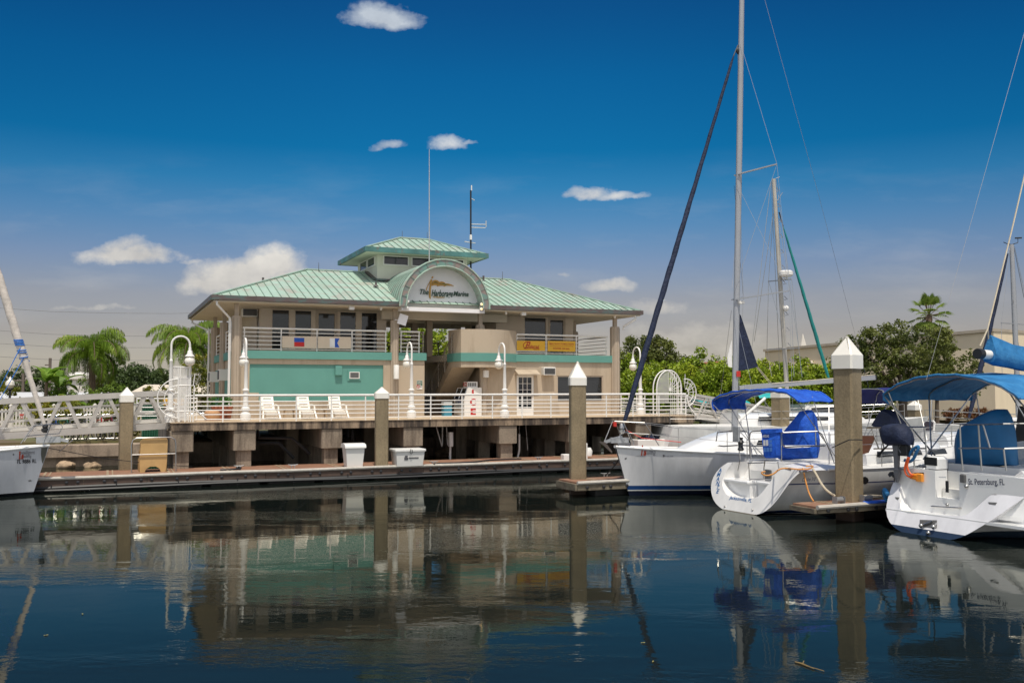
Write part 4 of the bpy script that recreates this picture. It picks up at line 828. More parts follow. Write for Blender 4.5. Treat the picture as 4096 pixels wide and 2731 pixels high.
f=MB(); pA=B.fy(*g6(775,740),.3); f.tube([pA,B.fy(*g6(790,820),.3),B.fy(*g6(850,905),.3)],.03,6); f.tube([B.fy(*g6(785,770),.3),B.fy(*g6(825,900),.3)],.012,5); f.tube([B.fy(*g6(765,640),1.),B.fy(*g6(765,580),1.)],.015,5); f.tube([B.fy(*g6(780,720),1.),B.fy(*g6(825,655),1.)],.015,5); gr_.part(f,'curved_guard',m_rail)
# --- antennas standing on the roof
an=B.fy(1717,1045,VE+1.5); at=B.fy(1717,597,VE+1.5); solo(MB().tube([an-Vector((0,0,.2)),an.lerp(at,.7),at],[.03,.024,.014],6),'whip_antenna',M('grey_fibreglass',(.45,.46,.46),.5,var=.15,vs=12),B,an,'tall thin grey whip antenna standing on the barrel vault','antenna')
v=9.0; am=Thing('antenna_mast','black antenna mast with side arms behind the cupola roof','antenna',B,(B.fy(1882,1080,v).x,v,ZR-.3))
zz=lambda x,y:(1300+x*.63782,0+y*.63776)
A=lambda x,y:B.fy(*zz(x,y),v)
f=MB(); x0=A(915,1560).x; f.tube([(x0,v,ZR-.3),A(914,1195)],.05,6); am.part(f,'pole',m_black); am.part(MB().tube([A(919,1195),A(919,1163)],.035,6),'tip',m_white)
f=MB(); 
for q in ([(915,1407),(1008,1409)],[(915,1427),(1006,1430)],[(1010,1425),(1010,1385)],[(875,1516),(943,1526)],[(918,1247),(938,1257)]): f.tube([A(*a) for a in q],.03,5)
am.part(f,'side_arm',M('pale_grey_metal',(.5,.52,.52),.5)); q=A(910,1490); am.part(MB().cbox(q.x-.06,q.x+.06,v-.16,v-.05,q.z-.14,q.z+.14,.01),'box',m_white,smooth=False)
# ---------------------------------------------------------------- land, seawall, plants and far buildings
GL=1.0
m,nt,p=newmat('ground_cover'); m_ground=m
c=ramp(nt,noise(nt,.35,detail=8),[(.35,(.13,.085,.055)),(.5,(.14,.115,.05)),(.65,(.09,.12,.03))]); nt.links.new(c,p.inputs['Base Color']); p.inputs['Roughness'].default_value=.9
VS=.5*(BD.fz(340,1875,0).y+BD.fz(1780,1815,0).y)+.3; XS=BD.L(B.W((24.0,0,0))).x; SWT=ZC-(1774-HOR)/FPX*BD.W(BD.fy(340,1774,VS)).y
print('seawall v',VS,BD.fz(340,1875,0),BD.fz(1780,1815,0),'top',SWT)
lp=[(-150,VS+.3),(XS-.8,VS+.3),(XS+3,VS+11),(XS+24,VS+15),(XS+36,VS+14),(150,VS+6),(300,500),(-300,500)]
gm=MB(); gm.prism([(a,b,-2) for a,b in lp],(0,0,2+GL)); solo(gm,'ground',m_ground,BD,(0,0,0),kind='structure',smooth=False)
sw_=Thing('seawall','long stained concrete seawall with a thick cap behind the floating dock','seawall',BD,(-10,VS,0))
sw_.part(MB().box(-60,XS,VS,VS+.31,-2,SWT-.5),'wall_face',m_sea,smooth=False); sw_.part(MB().cbox(-60,XS,VS-.25,VS+.6,SWT-.5,SWT,.04),'cap',m_sea,smooth=False)
# --- rocks at the foot of the seawall
m_rock=M('barnacled_rock',(.36,.26,.17),.9,var=.35,vs=6,bump=.6,bs=12)
def rock(px,py,v,r,label,s):
    v=VS-v*.6; q=BD.fy(px,py,v); bm=bmesh.new(); bmesh.ops.create_icosphere(bm,subdivisions=3,radius=1); rg=np.random.default_rng(s)
    ks=[(Vector(rg.normal(size=3))*1.6,rg.uniform(0,6)) for _ in range(7)]
    for w in bm.verts: d=w.co.normalized(); w.co=d*(1+sum(math.sin(d.dot(k)*2+f)*.14 for k,f in ks)); w.co.x*=r[0]; w.co.y*=r[1]; w.co.z=w.co.z*r[2]
    mb=MB(); mb.add([(q.x+w.co.x,v+w.co.y,w.co.z*.8+r[2]*.12) for w in bm.verts],[tuple(x.index for x in f.verts) for f in bm.faces]); bm.free()
    solo(mb,'rock',m_rock,BD,(q.x,v,0),label,'rock','rocks along the seawall',ang=60)
rock(262,1868,.9,(.36,.24,.27),'rough two humped rock in the water under the gangway, nearest the moored bow',1); rock(365,1865,1.1,(.24,.2,.26),'single pointed rock in the water left of the far left piling',2); rock(1780,1822,1.0,(.38,.3,.45),'pale pointed rock in the water behind the white dock chest',3); rock(2052,1806,1.3,(.22,.2,.28),'small pale rock under the deck left of the tall centre piling',5); rock(1702,1820,1.2,(.17,.15,.2),'tiny rock under the deck just right of the white dock chest',6)
# --- foliage
def qmesh(name,verts,mat,parent=None,k=4):
    n=len(verts)//k; me=bpy.data.meshes.new(name); me.vertices.add(len(verts)); me.vertices.foreach_set('co',np.asarray(verts,np.float32).ravel())
    me.loops.add(n*k); me.loops.foreach_set('vertex_index',np.arange(n*k,dtype=np.int32)); me.polygons.add(n); me.polygons.foreach_set('loop_start',np.arange(0,n*k,k,dtype=np.int32))
    me.materials.append(mat); me.update(calc_edges=True); me.validate(); o=bpy.data.objects.new(name,me); return link(o,parent)
def unit(a): return a/np.maximum(np.linalg.norm(a,axis=-1,keepdims=True),1e-6)
def leafcloud(cs,rs,per,size,seed):
    rg=np.random.default_rng(seed); cs=np.repeat(np.asarray(cs,float),per,0); rs=np.repeat(np.asarray(rs,float),per)
    n=len(cs); d=unit(rg.normal(size=(n,3))); p=cs+d*(rs*rg.uniform(.25,1.05,n))[:,None]*np.array([1,1,.75])
    nn=unit(d*.5+rg.normal(size=(n,3))*.8+np.array([0,0,.5])); a=unit(np.cross(nn,rg.normal(size=(n,3)))); b=np.cross(nn,a); s=(size*rg.uniform(.55,1.35,n))[:,None]
    return np.stack([p-a*s,p+b*s*.5,p+a*s,p-b*s*.5],1).reshape(-1,3)
m_bark=M('grey_bark',(.12,.09,.065),.9,var=.35,vs=3,st=(1,1,.2),bump=.5,bs=14)
def tree(name,label,cat,loc,blobs,K,per,size,mat,seed,trunk=None,group=None,cr=(.34,.6),limbs=8,tr=.16):
    """loc: base in the world; blobs (dx,dy,dz,rx,ry,rz) relative to it carry K leaf clumps"""
    t=bpy.data.objects.new(name,None); link(t); t.location=loc; tags(t,label,cat,group); rg=np.random.default_rng(seed)
    bl_=np.array(blobs,float); w=(bl_[:,3]*bl_[:,5]); w/=w.sum(); idx=rg.choice(len(bl_),K,p=w); d=unit(rg.normal(size=(K,3)))
    cs=bl_[idx,:3]+d*bl_[idx,3:]*rg.uniform(.45,1.0,(K,1))**.6; cs[:,2]=np.maximum(cs[:,2],.15); rs=rg.uniform(*cr,K)
    qmesh('crown',leafcloud(cs,rs,per,size,seed+1),mat,t)
    tb=MB(); h=bl_[:,2].mean()*.5
    top=Vector((0.05,0,h)); tb.tube([(0,0,-.2),(.03,.02,h*.5),top],[tr*1.25,tr,tr*.8],8)
    for i in range(limbs): c=Vector(cs[i*max(1,K//limbs)%K]); mid=top.lerp(c,.5)+Vector((0,0,-.12*c.length*.3)); tb.tube([top-Vector((0,0,.1)),mid,c],[tr*.6,tr*.38,.02],5)
    link(bpy.data.objects.new('trunk',tb.mesh('trunk',m_bark)),t); return t
m_oak=leafmat('oak_leaf',(.06,.085,.016),(.14,.165,.034),(.26,.275,.07),.7); m_mang=leafmat('mangrove_leaf',(.10,.165,.008),(.25,.34,.015),(.43,.47,.035),.8,.15); m_bush=leafmat('bush_leaf',(.08,.14,.015),(.17,.26,.03),(.30,.35,.05),.8); m_far=leafmat('far_leaf',(.04,.07,.02),(.08,.12,.035),(.12,.16,.05),.3)
m_ybush=leafmat('yellow_bush_leaf',(.10,.13,.01),(.24,.24,.02),(.38,.32,.035),.8)
def PG(px,Y,z=GL): p=P(px,1550,Y); return Vector((p.x,p.y,z))
zt_of=lambda py,Y: ZC+(HOR-py)/FPX*Y
# oaks
tree('oak_tree','broad dark oak rising beyond the right corner of the building','tree',PG(2610,76),[(0,0,4.2,2.3,2,2.2),(-1.2,0,4.6,1.9,1.5,1.7),(1.5,0,3.6,1.7,1.5,1.6),(2.7,0,2.9,1.2,1.2,1.1),(-2.0,0,3.2,1.5,1.5,1.6),(.4,0,5.4,1.4,1.2,1.0)],230,70,.13,m_oak,11)
Y=57; tree('oak_tree','spreading dark live oak in front of the beige hall at the right','tree',PG(3610,Y),[(-1.2,0,3.6,1.9,1.6,1.6),(.8,0,4.4,2.4,1.8,1.7),(3.0,0,3.5,1.8,1.5,1.4),(-2.8,0,3.0,1.5,1.2,1.7),(-1.8,0,1.8,1.5,1.1,1.0),(-3.3,0,4.2,1.2,1,1.1),(-2.2,0,4.9,1.2,1,.9),(3.9,0,2.9,1.1,1,.8),(2.2,0,5.3,1.1,1,.8),(-.2,0,5.3,1.5,1.2,.9),(1.2,0,2.8,2.2,1.5,1.2),(-2.4,0,4.3,.7,.6,.6),(4.1,0,2.2,1.2,.8,.5)],310,64,.10,m_oak,12,cr=(.26,.52),limbs=14,tr=.28)
# slim lawn tree
# washingtonia palm
m_fan=leafmat('fan_palm_leaf',(.12,.19,.03),(.22,.31,.05),(.36,.42,.10),.6,.45); m_ptr=M('palm_trunk',(.16,.11,.075),.9,var=.3,vs=6,st=(1,1,5),bump=.4,bs=20)
def fanpalm(label,loc,h,r,seed):
    t=bpy.data.objects.new('fan_palm',None); link(t); t.location=loc; tags(t,label,'palm tree'); rg=np.random.default_rng(seed); q=[]; st=MB(); top=Vector((0,0,h))
    for i in range(30):
        az=rg.uniform(0,2*PI); el=rg.uniform(-.75,1.45); d=Vector((math.cos(az)*math.cos(el),math.sin(az)*math.cos(el),math.sin(el))); L=r*rg.uniform(.45,.62); b=top+d*L; st.tube([top,b],.025,4)
        side=d.cross(Vector((0,0,1)) if abs(d.z)<.95 else Vector((1,0,0))).normalized(); up=side.cross(d)
        for k in range(15):
            a=-1.25+2.5*k/14; dd=(d*math.cos(a)+side*math.sin(a)).normalized(); l=r*.55*(1-.25*abs(a)); n=(side*math.cos(a)-d*math.sin(a))*.055
            m_=b+dd*l*.6+up*.03; e=b+dd*l+Vector((0,0,-.22*l)); q+=[b,m_+n,e,m_-n]
    qmesh('fronds',[tuple(x) for x in q],m_fan,t)
    st.tube([(0,0,-.2),(.03,0,h*.6),top],[.2,.16,.17],8); st.lathe([(.16,h-.75),(.26,h-.3),(.2,h)],(0,0,0),8); link(bpy.data.objects.new('trunk',st.mesh('trunk',m_ptr)),t)
fanpalm('tall fan palm with a brown trunk rising above the oak at the right',PG(3722,68),zt_of(1262,68)-GL,1.75,5)
# queen palms
m_queen=leafmat('queen_palm_leaf',(.09,.17,.012),(.21,.33,.03),(.38,.46,.07),.5,.45); m_yfr=leafmat('yellowing_frond',(.16,.17,.02),(.26,.25,.03),(.35,.32,.05),.5)
def queenpalm(label,loc,h,L,seed,n=32):
    t=bpy.data.objects.new('queen_palm',None); link(t); t.location=loc; tags(t,label,'palm tree','queen palms behind the gangway'); rg=np.random.default_rng(seed); q=[[],[]]; st=MB(); top=Vector((0,0,h))
    for i in range(n):
        az=2*PI*i/n*2.4+rg.uniform(-.3,.3); el=1.5-1.75*(i/n)+rg.uniform(-.1,.1); ll=L*rg.uniform(.85,1.1)*(1-.12*(i/n)); p=top.copy(); e=el; pts=[p.copy()]; S=14
        for k in range(S): p=p+Vector((math.cos(az)*math.cos(e),math.sin(az)*math.cos(e),math.sin(e)))*ll/S; e-=.125+.12*(k/S); pts.append(p.copy())
        st.tube(pts,[.035]+[.018]*(S-1)+[.005],4); side=Vector((-math.sin(az),math.cos(az),0)); tgt=q[1] if i==n-2 else q[0]
        for k in range(1,S):
            for j in range(9):
                b=pts[k].lerp(pts[k+1],j/9); tt=(k+j/9)/S; le=.80*math.sin(PI*min(1,.12+tt*.9))**.6*rg.uniform(.75,1.15)+.08; fw=(pts[k+1]-pts[k]).normalized()
                for s in (-1,1):
                    d=(side*s*rg.uniform(.45,.9)+fw*.55+Vector((0,0,rg.uniform(-.5,.25)))).normalized(); w=fw*.020; m_=b+d*le*.45; e_=m_+(d*.25+Vector((0,0,-1.0))).normalized()*le*.6
                    tgt+=[b,m_+w,e_,m_-w]
    qmesh('fronds',[tuple(x) for x in q[0]],m_queen,t); qmesh('fronds',[tuple(x) for x in q[1]],m_yfr,t)['label']='yellowing hanging frond'
    st.tube([(0,0,-.2),(.05,0,h*.5),(0,0,h-.5),top],[.24,.19,.17,.13],9); st.lathe([(.17,h-.6),(.2,h-.35),(.12,h+.25)],(0,0,0),8); link(bpy.data.objects.new('trunk',st.mesh('trunk',m_ptr)),t)
queenpalm('drooping queen palm standing alone behind the middle of the gangway',PG(366,56),zt_of(1412,56)-GL,3.0,3)
queenpalm('taller drooping queen palm half hidden by the left edge of the building',PG(752,60),zt_of(1378,60)-GL,3.3,9)
# banana plants
m_ban=leafmat('banana_leaf',(.10,.20,.02),(.20,.35,.04),(.34,.46,.07),1.2,.45)
def banana(label,loc,h,seed,n=8,L=1.3):
    t=bpy.data.objects.new('banana_plant',None); link(t); t.location=loc; tags(t,label,'plant','banana plants behind the gangway'); rg=np.random.default_rng(seed); lf=MB(); st=MB(); st.tube([(0,0,-.1),(.05,0,h)],[.14,.09],8)
    for i in range(n):
        az=rg.uniform(0,2*PI); e=rg.uniform(.35,1.4); p=Vector((.05,0,h)); S=8; l=L*rg.uniform(.75,1.15); P_=[]; side=Vector((-math.sin(az),math.cos(az),0))
        for k in range(S+1): P_.append(p.copy()); p=p+Vector((math.cos(az)*math.cos(e),math.sin(az)*math.cos(e),math.sin(e)))*l/S; e-=.16
        W_=[.02]+[.24*math.sin(PI*min(1,(k+.6)/(S+.7)))**.7*l/1.3 for k in range(1,S+1)]
        for s in (-1,1): lf.loft([[P_[k],P_[k]+side*s*W_[k]+Vector((0,0,W_[k]*.25))] for k in range(S+1)],closed=False,cap=False)
    link(bpy.data.objects.new('leaves',lf.mesh('leaves',m_ban,fix=False)),t); link(bpy.data.objects.new('stem',st.mesh('stem',m_ptr)),t)
banana('tall banana plant with upright blades nearest the furled headsail',PG(182,52),2.5,1,10,1.7); banana('banana plant half hidden behind the queen palm fronds',PG(232,54),2.2,2,9,1.7); banana('low broad leaved banana plant just right of the furled headsail',PG(148,50),.9,3,8,1.35); banana('short banana plant at the right of the banana clump',PG(262,51),.8,4,9,1.4)
# bushes on the left bank
def bush(label,px,Y,w,h,mat,seed,K=70,per=60,size=.075,grp='bushes on the bank behind the gangway',name='bush'):
    return tree(name,label,'bush',PG(px,Y),[(0,0,h*.5,w*.5,w*.4,h*.5),(-w*.28,0,h*.38,w*.3,w*.3,h*.4),(w*.28,0,h*.42,w*.3,w*.3,h*.42)],K,per,size,mat,seed,group=grp,cr=(.18,.36),limbs=5,tr=.05)
bush('dark green bush beneath the lone queen palm, left of its trunk',283,53,2.6,2.9,m_bush,21); bush('leafy bush beneath the lone queen palm, right of its trunk',450,54,2.6,2.6,m_bush,22); bush('low green bush under the banana plants',215,49,2.6,1.9,m_ybush,23); bush('orange green bush at the far left edge beside the dark street lamp',8,62,2.6,2.7,m_ybush,24); bush('tall yellow green bush against the left side of the building',800,52,2.6,4.2,m_ybush,25,120,70); bush('spiky pale bush below the taller queen palm',640,58,2.4,2.6,m_ybush,26); bush('grassy pale tuft on the bank left of the far left piling',475,43,1.6,1.2,m_ybush,27,40)
bush('orange flowered plant behind the piles under the deck',1030,52,1.6,1.9,m_ybush,28,50); bush('leafy shrub behind the piles near the cooling pipes',1690,57,3,3.4,m_ybush,29,90); bush('dark shrub behind the left end of the building stair',1720,60,2.5,4.0,m_bush,30,90)
for i,(px,Y,w,h,lb) in enumerate(((455,120,9,6,'distant dark tree left of the far gap by the gate'),(520,125,9,5.5,'distant dark tree above the far left piling'),(585,118,7,5.2,'distant dark tree left of the taller queen palm'),(120,130,9,5.4,'distant dark tree beyond the furled headsail'))): tree('distant_tree',lb,'tree',PG(px,Y),[(0,0,h*.55,w*.5,2,h*.42),(-w*.3,0,h*.45,w*.3,2,h*.35),(w*.3,0,h*.45,w*.3,2,h*.38)],110,40,.22,m_far,40+i,group='distant trees on the left',cr=(.5,.95))
tree('shade_tree','leafy green tree seen through the breezeway under the arched sign','tree',PG(1650,74),[(0,0,5.4,2.8,2,1.6),(1.8,0,5.6,1.4,1.4,1.2),(-1.6,0,5.2,2,1.5,1.5)],190,60,.13,m_mang,51)
# mangrove thicket right of the building: separate shrubs
for i,(px,Y,w,h) in enumerate(((2510,61,2.8,4.2),(2585,58,2.6,3.6),(2650,62,2.8,3.9),(2728,59,2.6,3.5),(2800,62,3.0,4.4),(2868,58,2.6,3.5),(2935,62,2.8,3.9),(3005,59,2.6,3.6),(3080,62,2.8,3.9),(3150,58,2.6,3.5),(3215,61,2.8,4.0),(3285,58,2.8,3.4),(3355,61,2.8,3.6),(3440,60,2.6,2.8))):
    lbs=['mangrove shrub against the right corner of the building','mangrove shrub just left of the lamp post at the deck right end','mangrove shrub behind the lamp post at the deck right end','mangrove shrub behind the tall rounded gate','tall mangrove shrub right of the tall rounded gate','low mangrove shrub before the red tiled roof','mangrove shrub left of the white mast','mangrove shrub behind the navy sail clew','mangrove shrub under the left edge of the beige hall','low mangrove shrub left of the ketch mast','mangrove shrub right of the ketch mast','low mangrove shrub left of the teal forestay','mangrove shrub right of the teal forestay','lowest mangrove shrub behind the tall right piling']
    tree('mangrove_shrub','bright green '+lbs[i],'shrub',PG(px,Y,.4+.13*h),[(0,0,h*.60,w*.6,1.2,h*.50),(-w*.38,0,h*.48,w*.4,1.1,h*.46),(w*.38,0,h*.5,w*.4,1.1,h*.46)],190,62,.09,m_mang,60+i,group='mangrove shrubs right of the building',cr=(.22,.46),limbs=6,tr=.06)
bush('low reddish clipped hedge against the beige hall wall',3890,63,3.4,.9,leafmat('red_hedge_leaf',(.10,.035,.012),(.17,.06,.02),(.12,.14,.03),1.),80,60,grp=None)
tree('lawn_tree','slim dark trunked tree beside the live oak','tree',PG(3745,60),[(0,0,4.2,1.2,1,1.0)],40,50,.11,m_oak,83,tr=.13)
# --- white picket fence and its notices
m_vin=M('white_vinyl',(.72,.68,.62),.5,var=.05)
FA,FB=PG(-140,47),PG(590,52); dF=(FB-FA); Lf=dF.length; dF.normalize(); hF=90-math.degrees(math.atan2(dF.y,dF.x)); FF=Frame(FA,hF)
fe=Thing('picket_fence','white vinyl picket fence behind the bicycles and the gangway','fence',FF,(Lf/2,0,GL)); pk=MB()
for k in range(int(Lf/.16)): x=k*.16; pk.box(x+.03,x+.115,-.02,.02,GL+.12,GL+1.12)
pk.box(0,Lf,.02,.05,GL+.2,GL+.3); pk.box(0,Lf,.02,.05,GL+.95,GL+1.05); fe.part(pk,'pickets',m_vin,smooth=False)
for k in range(int(Lf/2)+1): x=min(k*2.0,Lf-.1); fe.part(MB().box(x,x+.13,-.066,.066,GL,GL+1.25).lathe([(.1,GL+1.25),(.1,GL+1.29),(.0,GL+1.37)],(x+.065,0,0),4),'post',m_vin,smooth=False)
for (x0,y0,x1,y1),kind,lb in (((218,1669,258,1684),0,'white POOL HOURS notice hung on the picket fence'),((77,1654,96,1674),1,'small red and white prohibition notice hung on the picket fence')):
    a,b=FF.fy(x0,y1,-.09),FF.fy(x1,y0,-.09); t=Thing('notice',lb,'sign',FF,((a.x+b.x)/2,-.09,a.z)); t.part(MB().box(a.x,b.x,-.09,-.07,a.z,b.z),'panel',m_sw,smooth=False); h=b.z-a.z; w=b.x-a.x
    if kind==0: t.part(text('POOL HOURS',(a.x+w*.06,-.093,a.z+h*.58),(1,0,0),(0,0,1),w*.88,h*.3,0,.02,0),'lettering',m_dark,smooth=False,fix=False)
    else: t.part(MB().box(a.x+.01,b.x-.01,-.096,-.088,a.z+h*.68,b.z-.01),'red_field',m_red,smooth=False); t.part(MB().tube([(a.x+w*.5+w*.3*math.cos(q),-.096,a.z+h*.34+w*.3*math.sin(q)) for q in [2*PI*k/12 for k in range(13)]],.012,4),'prohibition_ring',m_red)
# --- bicycles in the rack
m_tyre=M('tyre',(.02,.02,.02),.7); 
def bike(u,v,ang,colr,label):
    t=Thing('bicycle',label,'bicycle',Frame(BD.W((u,v,0)),HU+ang),(0,0,GL+.08),'bicycles parked along the seawall'); z=GL+.08
    for x in (-.52,.52):
        ci=[(x+.33*math.cos(2*PI*k/20),0,z+.33+.33*math.sin(2*PI*k/20)) for k in range(21)]; w=t.part(MB().tube(ci,.025,5),'wheel',m_tyre); sp=MB()
        for k in range(8): a=PI*k/8; sp.tube([(x-.31*math.cos(a),0,z+.33-.31*math.sin(a)),(x+.31*math.cos(a),0,z+.33+.31*math.sin(a))],.005,3)
        t.part(sp,'spokes',m_steel,w)
    f=MB()
    for a,b in (((-.52,.33),(-.08,.30)),((-.08,.30),(.38,.78)),((-.08,.30),(-.2,.82)),((-.52,.33),(-.17,.72)),((-.19,.74),(.36,.80)),((.52,.33),(.35,.95))): f.tube([(a[0],0,z+a[1]),(b[0],0,z+b[1])],.02,5)
    t.part(f,'frame',colr); t.part(MB().tube([(.3,-.28,z+1.0),(.38,-.12,z+1.02),(.36,0,z+.97),(.38,.12,z+1.02),(.3,.28,z+1.0)],.016,5),'handlebar',m_steel); t.part(MB().cbox(-.34,-.08,-.08,.08,z+.84,z+.91,.03),'saddle',m_black)
cols=[M('bike_'+n,c,.35) for n,c in (('red',(.45,.02,.02)),('silver',(.45,.45,.46)),('green',(.03,.16,.10)),('white',(.7,.7,.68)),('black',(.03,.03,.035)),('blue',(.03,.10,.35)),('burgundy',(.2,.02,.04)))]
cn=['red','silver','green','white','black','blue','burgundy']; whr=['leftmost, behind the anchor of the moored bow','beside the leftmost bicycle','between a silver and a white bicycle','in the middle of the row under the gangway','under the lone queen palm','right of the lone queen palm trunk','nearest the grassy tuft','left of the far left piling','partly behind the far left piling','between the first two pile caps','against the first pile cap','behind the second pile cap']
for i,px in enumerate((172,208,244,285,318,352,392,425,462,748,775,806)):
    c=BD.fy(px,1745,VS+.75); ci=[1,5,2,3,4,1,0,6,3,0,6,4][i]; bike(c.x,VS+.8+.15*(i%2),62+9*math.sin(i*2.3),cols[ci],cn[ci]+' bicycle parked by the seawall, '+whr[i])
RV=VS+.45; xa,xb=BD.fy(150,1770,RV).x,BD.fy(480,1770,RV).x; rk=MB(); rk.tube([(xa,RV,GL+.09),(xb,RV,GL+.09)],.03,5)
for k in range(14): x=xa+(xb-xa)*k/13; rk.tube([(x,RV,GL+.06),(x,RV,GL+.6),(x,RV+.4,GL+.6),(x,RV+.4,GL+.06)],.018,5)
solo(rk,'bicycle_rack',m_alu,BD,((xa+xb)/2,RV,GL),'galvanised bicycle rack along the top of the seawall','rack')
SV=VS-.6; gb=MB(); gw=BD.fy(655,1740,SV).x; ga=BD.fy(566,1740,SV).x; zt3=BD.fy(610,1612,SV).z
n=9
for k in range(n): x=ga+(gw-ga)*k/n; d=(gw-ga)/n; gb.prism([(x,SV,0),(x+d*.5,SV-.05,0),(x+d,SV,0),(x+d,SV+.06,0),(x,SV+.06,0)],(0,0,zt3))
solo(gb,'screen',M('green_sheet',(.03,.12,.07),.5,var=.1),BD,((ga+gw)/2,SV,0),'dark green ribbed screen behind the head of the gangway','screen',smooth=False)
bq=B.fz(655,1668,GL); yb=MB(); x=B.fy(700,1640,6.5).x; yb.cbox(x-.5,x+.35,6.2,6.9,DECK,DECK+.62,.05); t=Thing('storage_bin','dark bin with a yellow lid behind the perforated gate','bin',B,(x,6.5,DECK)); t.part(yb,'body',M('brown_bin',(.10,.06,.04),.6)); t.part(MB().cbox(x-.54,x+.4,6.15,6.95,DECK+.621,DECK+.95,.06),'lid',M('yellow_bin',(.70,.38,.02),.5))
# --- far buildings
m_hall=M('beige_hall_wall',(.78,.65,.46),.85,var=.05,vs=.3,dirt=(.66,.54,.38),ds=.6,dst=(1,1,.2),dr=(.55,.85)); m_hcap=M('hall_coping',(.42,.36,.28),.7)
Cc=P(3974,1315,64); zh=Cc.z; Ll=P(3060,1398,80); zl_=Ll.z; Rr=P(4096,1323,(zh-ZC)*FPX/227); dR=(Rr-Cc).normalized(); Re=Cc+dR*60; dL=(Ll-Cc)
hal=Thing('hall','big plain beige flat roofed hall behind the trees at the right','building',WORLD,(Cc.x,Cc.y,GL)); q=[(Cc.x,Cc.y),(Re.x,Re.y),(Re.x+dL.x,Re.y+dL.y),(Ll.x,Ll.y)]; q=[(a,b,GL-.1) for a,b in q]; tops=[zh,zh,zl_,zl_]
hal.part(MB().loft([q,[(a,b,z) for (a,b,_),z in zip(q,tops)]]),'wall',m_hall,smooth=False); cen=Vector((sum(a for a,_,_ in q)/4,sum(b for _,b,_ in q)/4,0))
hal.part(MB().prism([tuple(cen+(Vector((a,b,0))-cen)*1.006+Vector((0,0,z-.18))) for (a,b,_),z in zip(q,tops)],(0,0,.2)),'coping',m_hcap,smooth=False)
pp=MB()
for px in (3228,3247): w=Ll.lerp(Cc,(px-3060)/914*.62+.0); 
WF=lambda px,py,dd: P(px,py,dd)
for px in (3228,3247):
    # on the long wall: intersect the sight line with it
    r=ray(px,1500); nrm=Vector((dL.y,-dL.x,0)); tt=(Vector((Cc.x,Cc.y,0))-EYE).dot(nrm)/r.dot(nrm); w=EYE+r*tt; w=w-Vector((r.x,r.y,0)).normalized()*.25; pp.tube([(w.x,w.y,GL+2),(w.x,w.y,zt_of(1452,w.y))],.13,6); pp.ball((w.x,w.y,zt_of(1452,w.y)),.2,6,4)
hal.part(pp,'vent_stack',m_soffit)
s=P(3212,1398,125); solo(MB().lathe([(.9,6),(.9,8.3),(.55,8.5),(.05,zt_of(1335,125))],(s.x,s.y,0),8),'steeple',M('pale_steeple',(.6,.56,.5),.7),WORLD,(s.x,s.y,6),'small pale pointed steeple above the roof edge of the beige hall','steeple',smooth=False)
s=P(2840,1465,105); t=Thing('cottage','low cream house with a red tiled roof beyond the mangroves','building',WORLD,(s.x,s.y,GL)); z=zt_of(1470,105); t.part(MB().box(s.x-4.5,s.x+5.5,s.y,s.y+6,GL,z),'wall',m_soffit,smooth=False); t.part(MB().prism([(s.x-1.8,s.y-.5,z+.01),(s.x+1.6,s.y-.5,z+.01),(s.x+1.3,s.y+1.5,z+.75),(s.x-.9,s.y+1.5,z+.6)],(0,3,0)),'roof',M('red_tile',(.30,.10,.06),.8,var=.3,vs=8),smooth=False)
s=PG(70,72); t=Thing('pool_pavilion','low white roofed pavilion behind the picket fence at the far left','building',WORLD,s); za=zt_of(1600,72); zb2=zt_of(1574,76); t.part(MB().box(s.x-12,s.x+3.2,s.y,s.y+9,GL,za),'wall',m_vin,smooth=False); t.part(MB().prism([(s.x-12.5,s.y-.6,za+.01),(s.x+3.8,s.y-.6,za+.01),(s.x+3.4,s.y+4.5,zb2),(s.x-12.5,s.y+4.5,zb2)],(0,4,.1)),'roof',m_white,smooth=False)
s=PG(735,66); t=Thing('long_shed','long low beige shed with a pale roof behind the gate','building',WORLD,s); za=zt_of(1580,66); t.part(MB().box(s.x-3.6,s.x+4,s.y,s.y+8,GL,za),'wall',m_uwall,smooth=False); t.part(MB().prism([(s.x-3.9,s.y-.5,za+.01),(s.x+4.2,s.y-.5,za+.01),(s.x+4.2,s.y+3,za+.75),(s.x-3.9,s.y+3,za+.75)],(0,3,0)),'roof',m_soffit,smooth=False)
s=PG(322,90); solo(MB().lathe([(1.2,GL),(1.2,zt_of(1520,90)),(1.45,zt_of(1516,90)),(1.45,zt_of(1503,90)),(.9,zt_of(1492,90)),(.5,zt_of(1488,90))],(s.x,s.y,0),16),'lantern_turret',m_vin,WORLD,s,'white round turret top glimpsed behind the lone queen palm','turret')
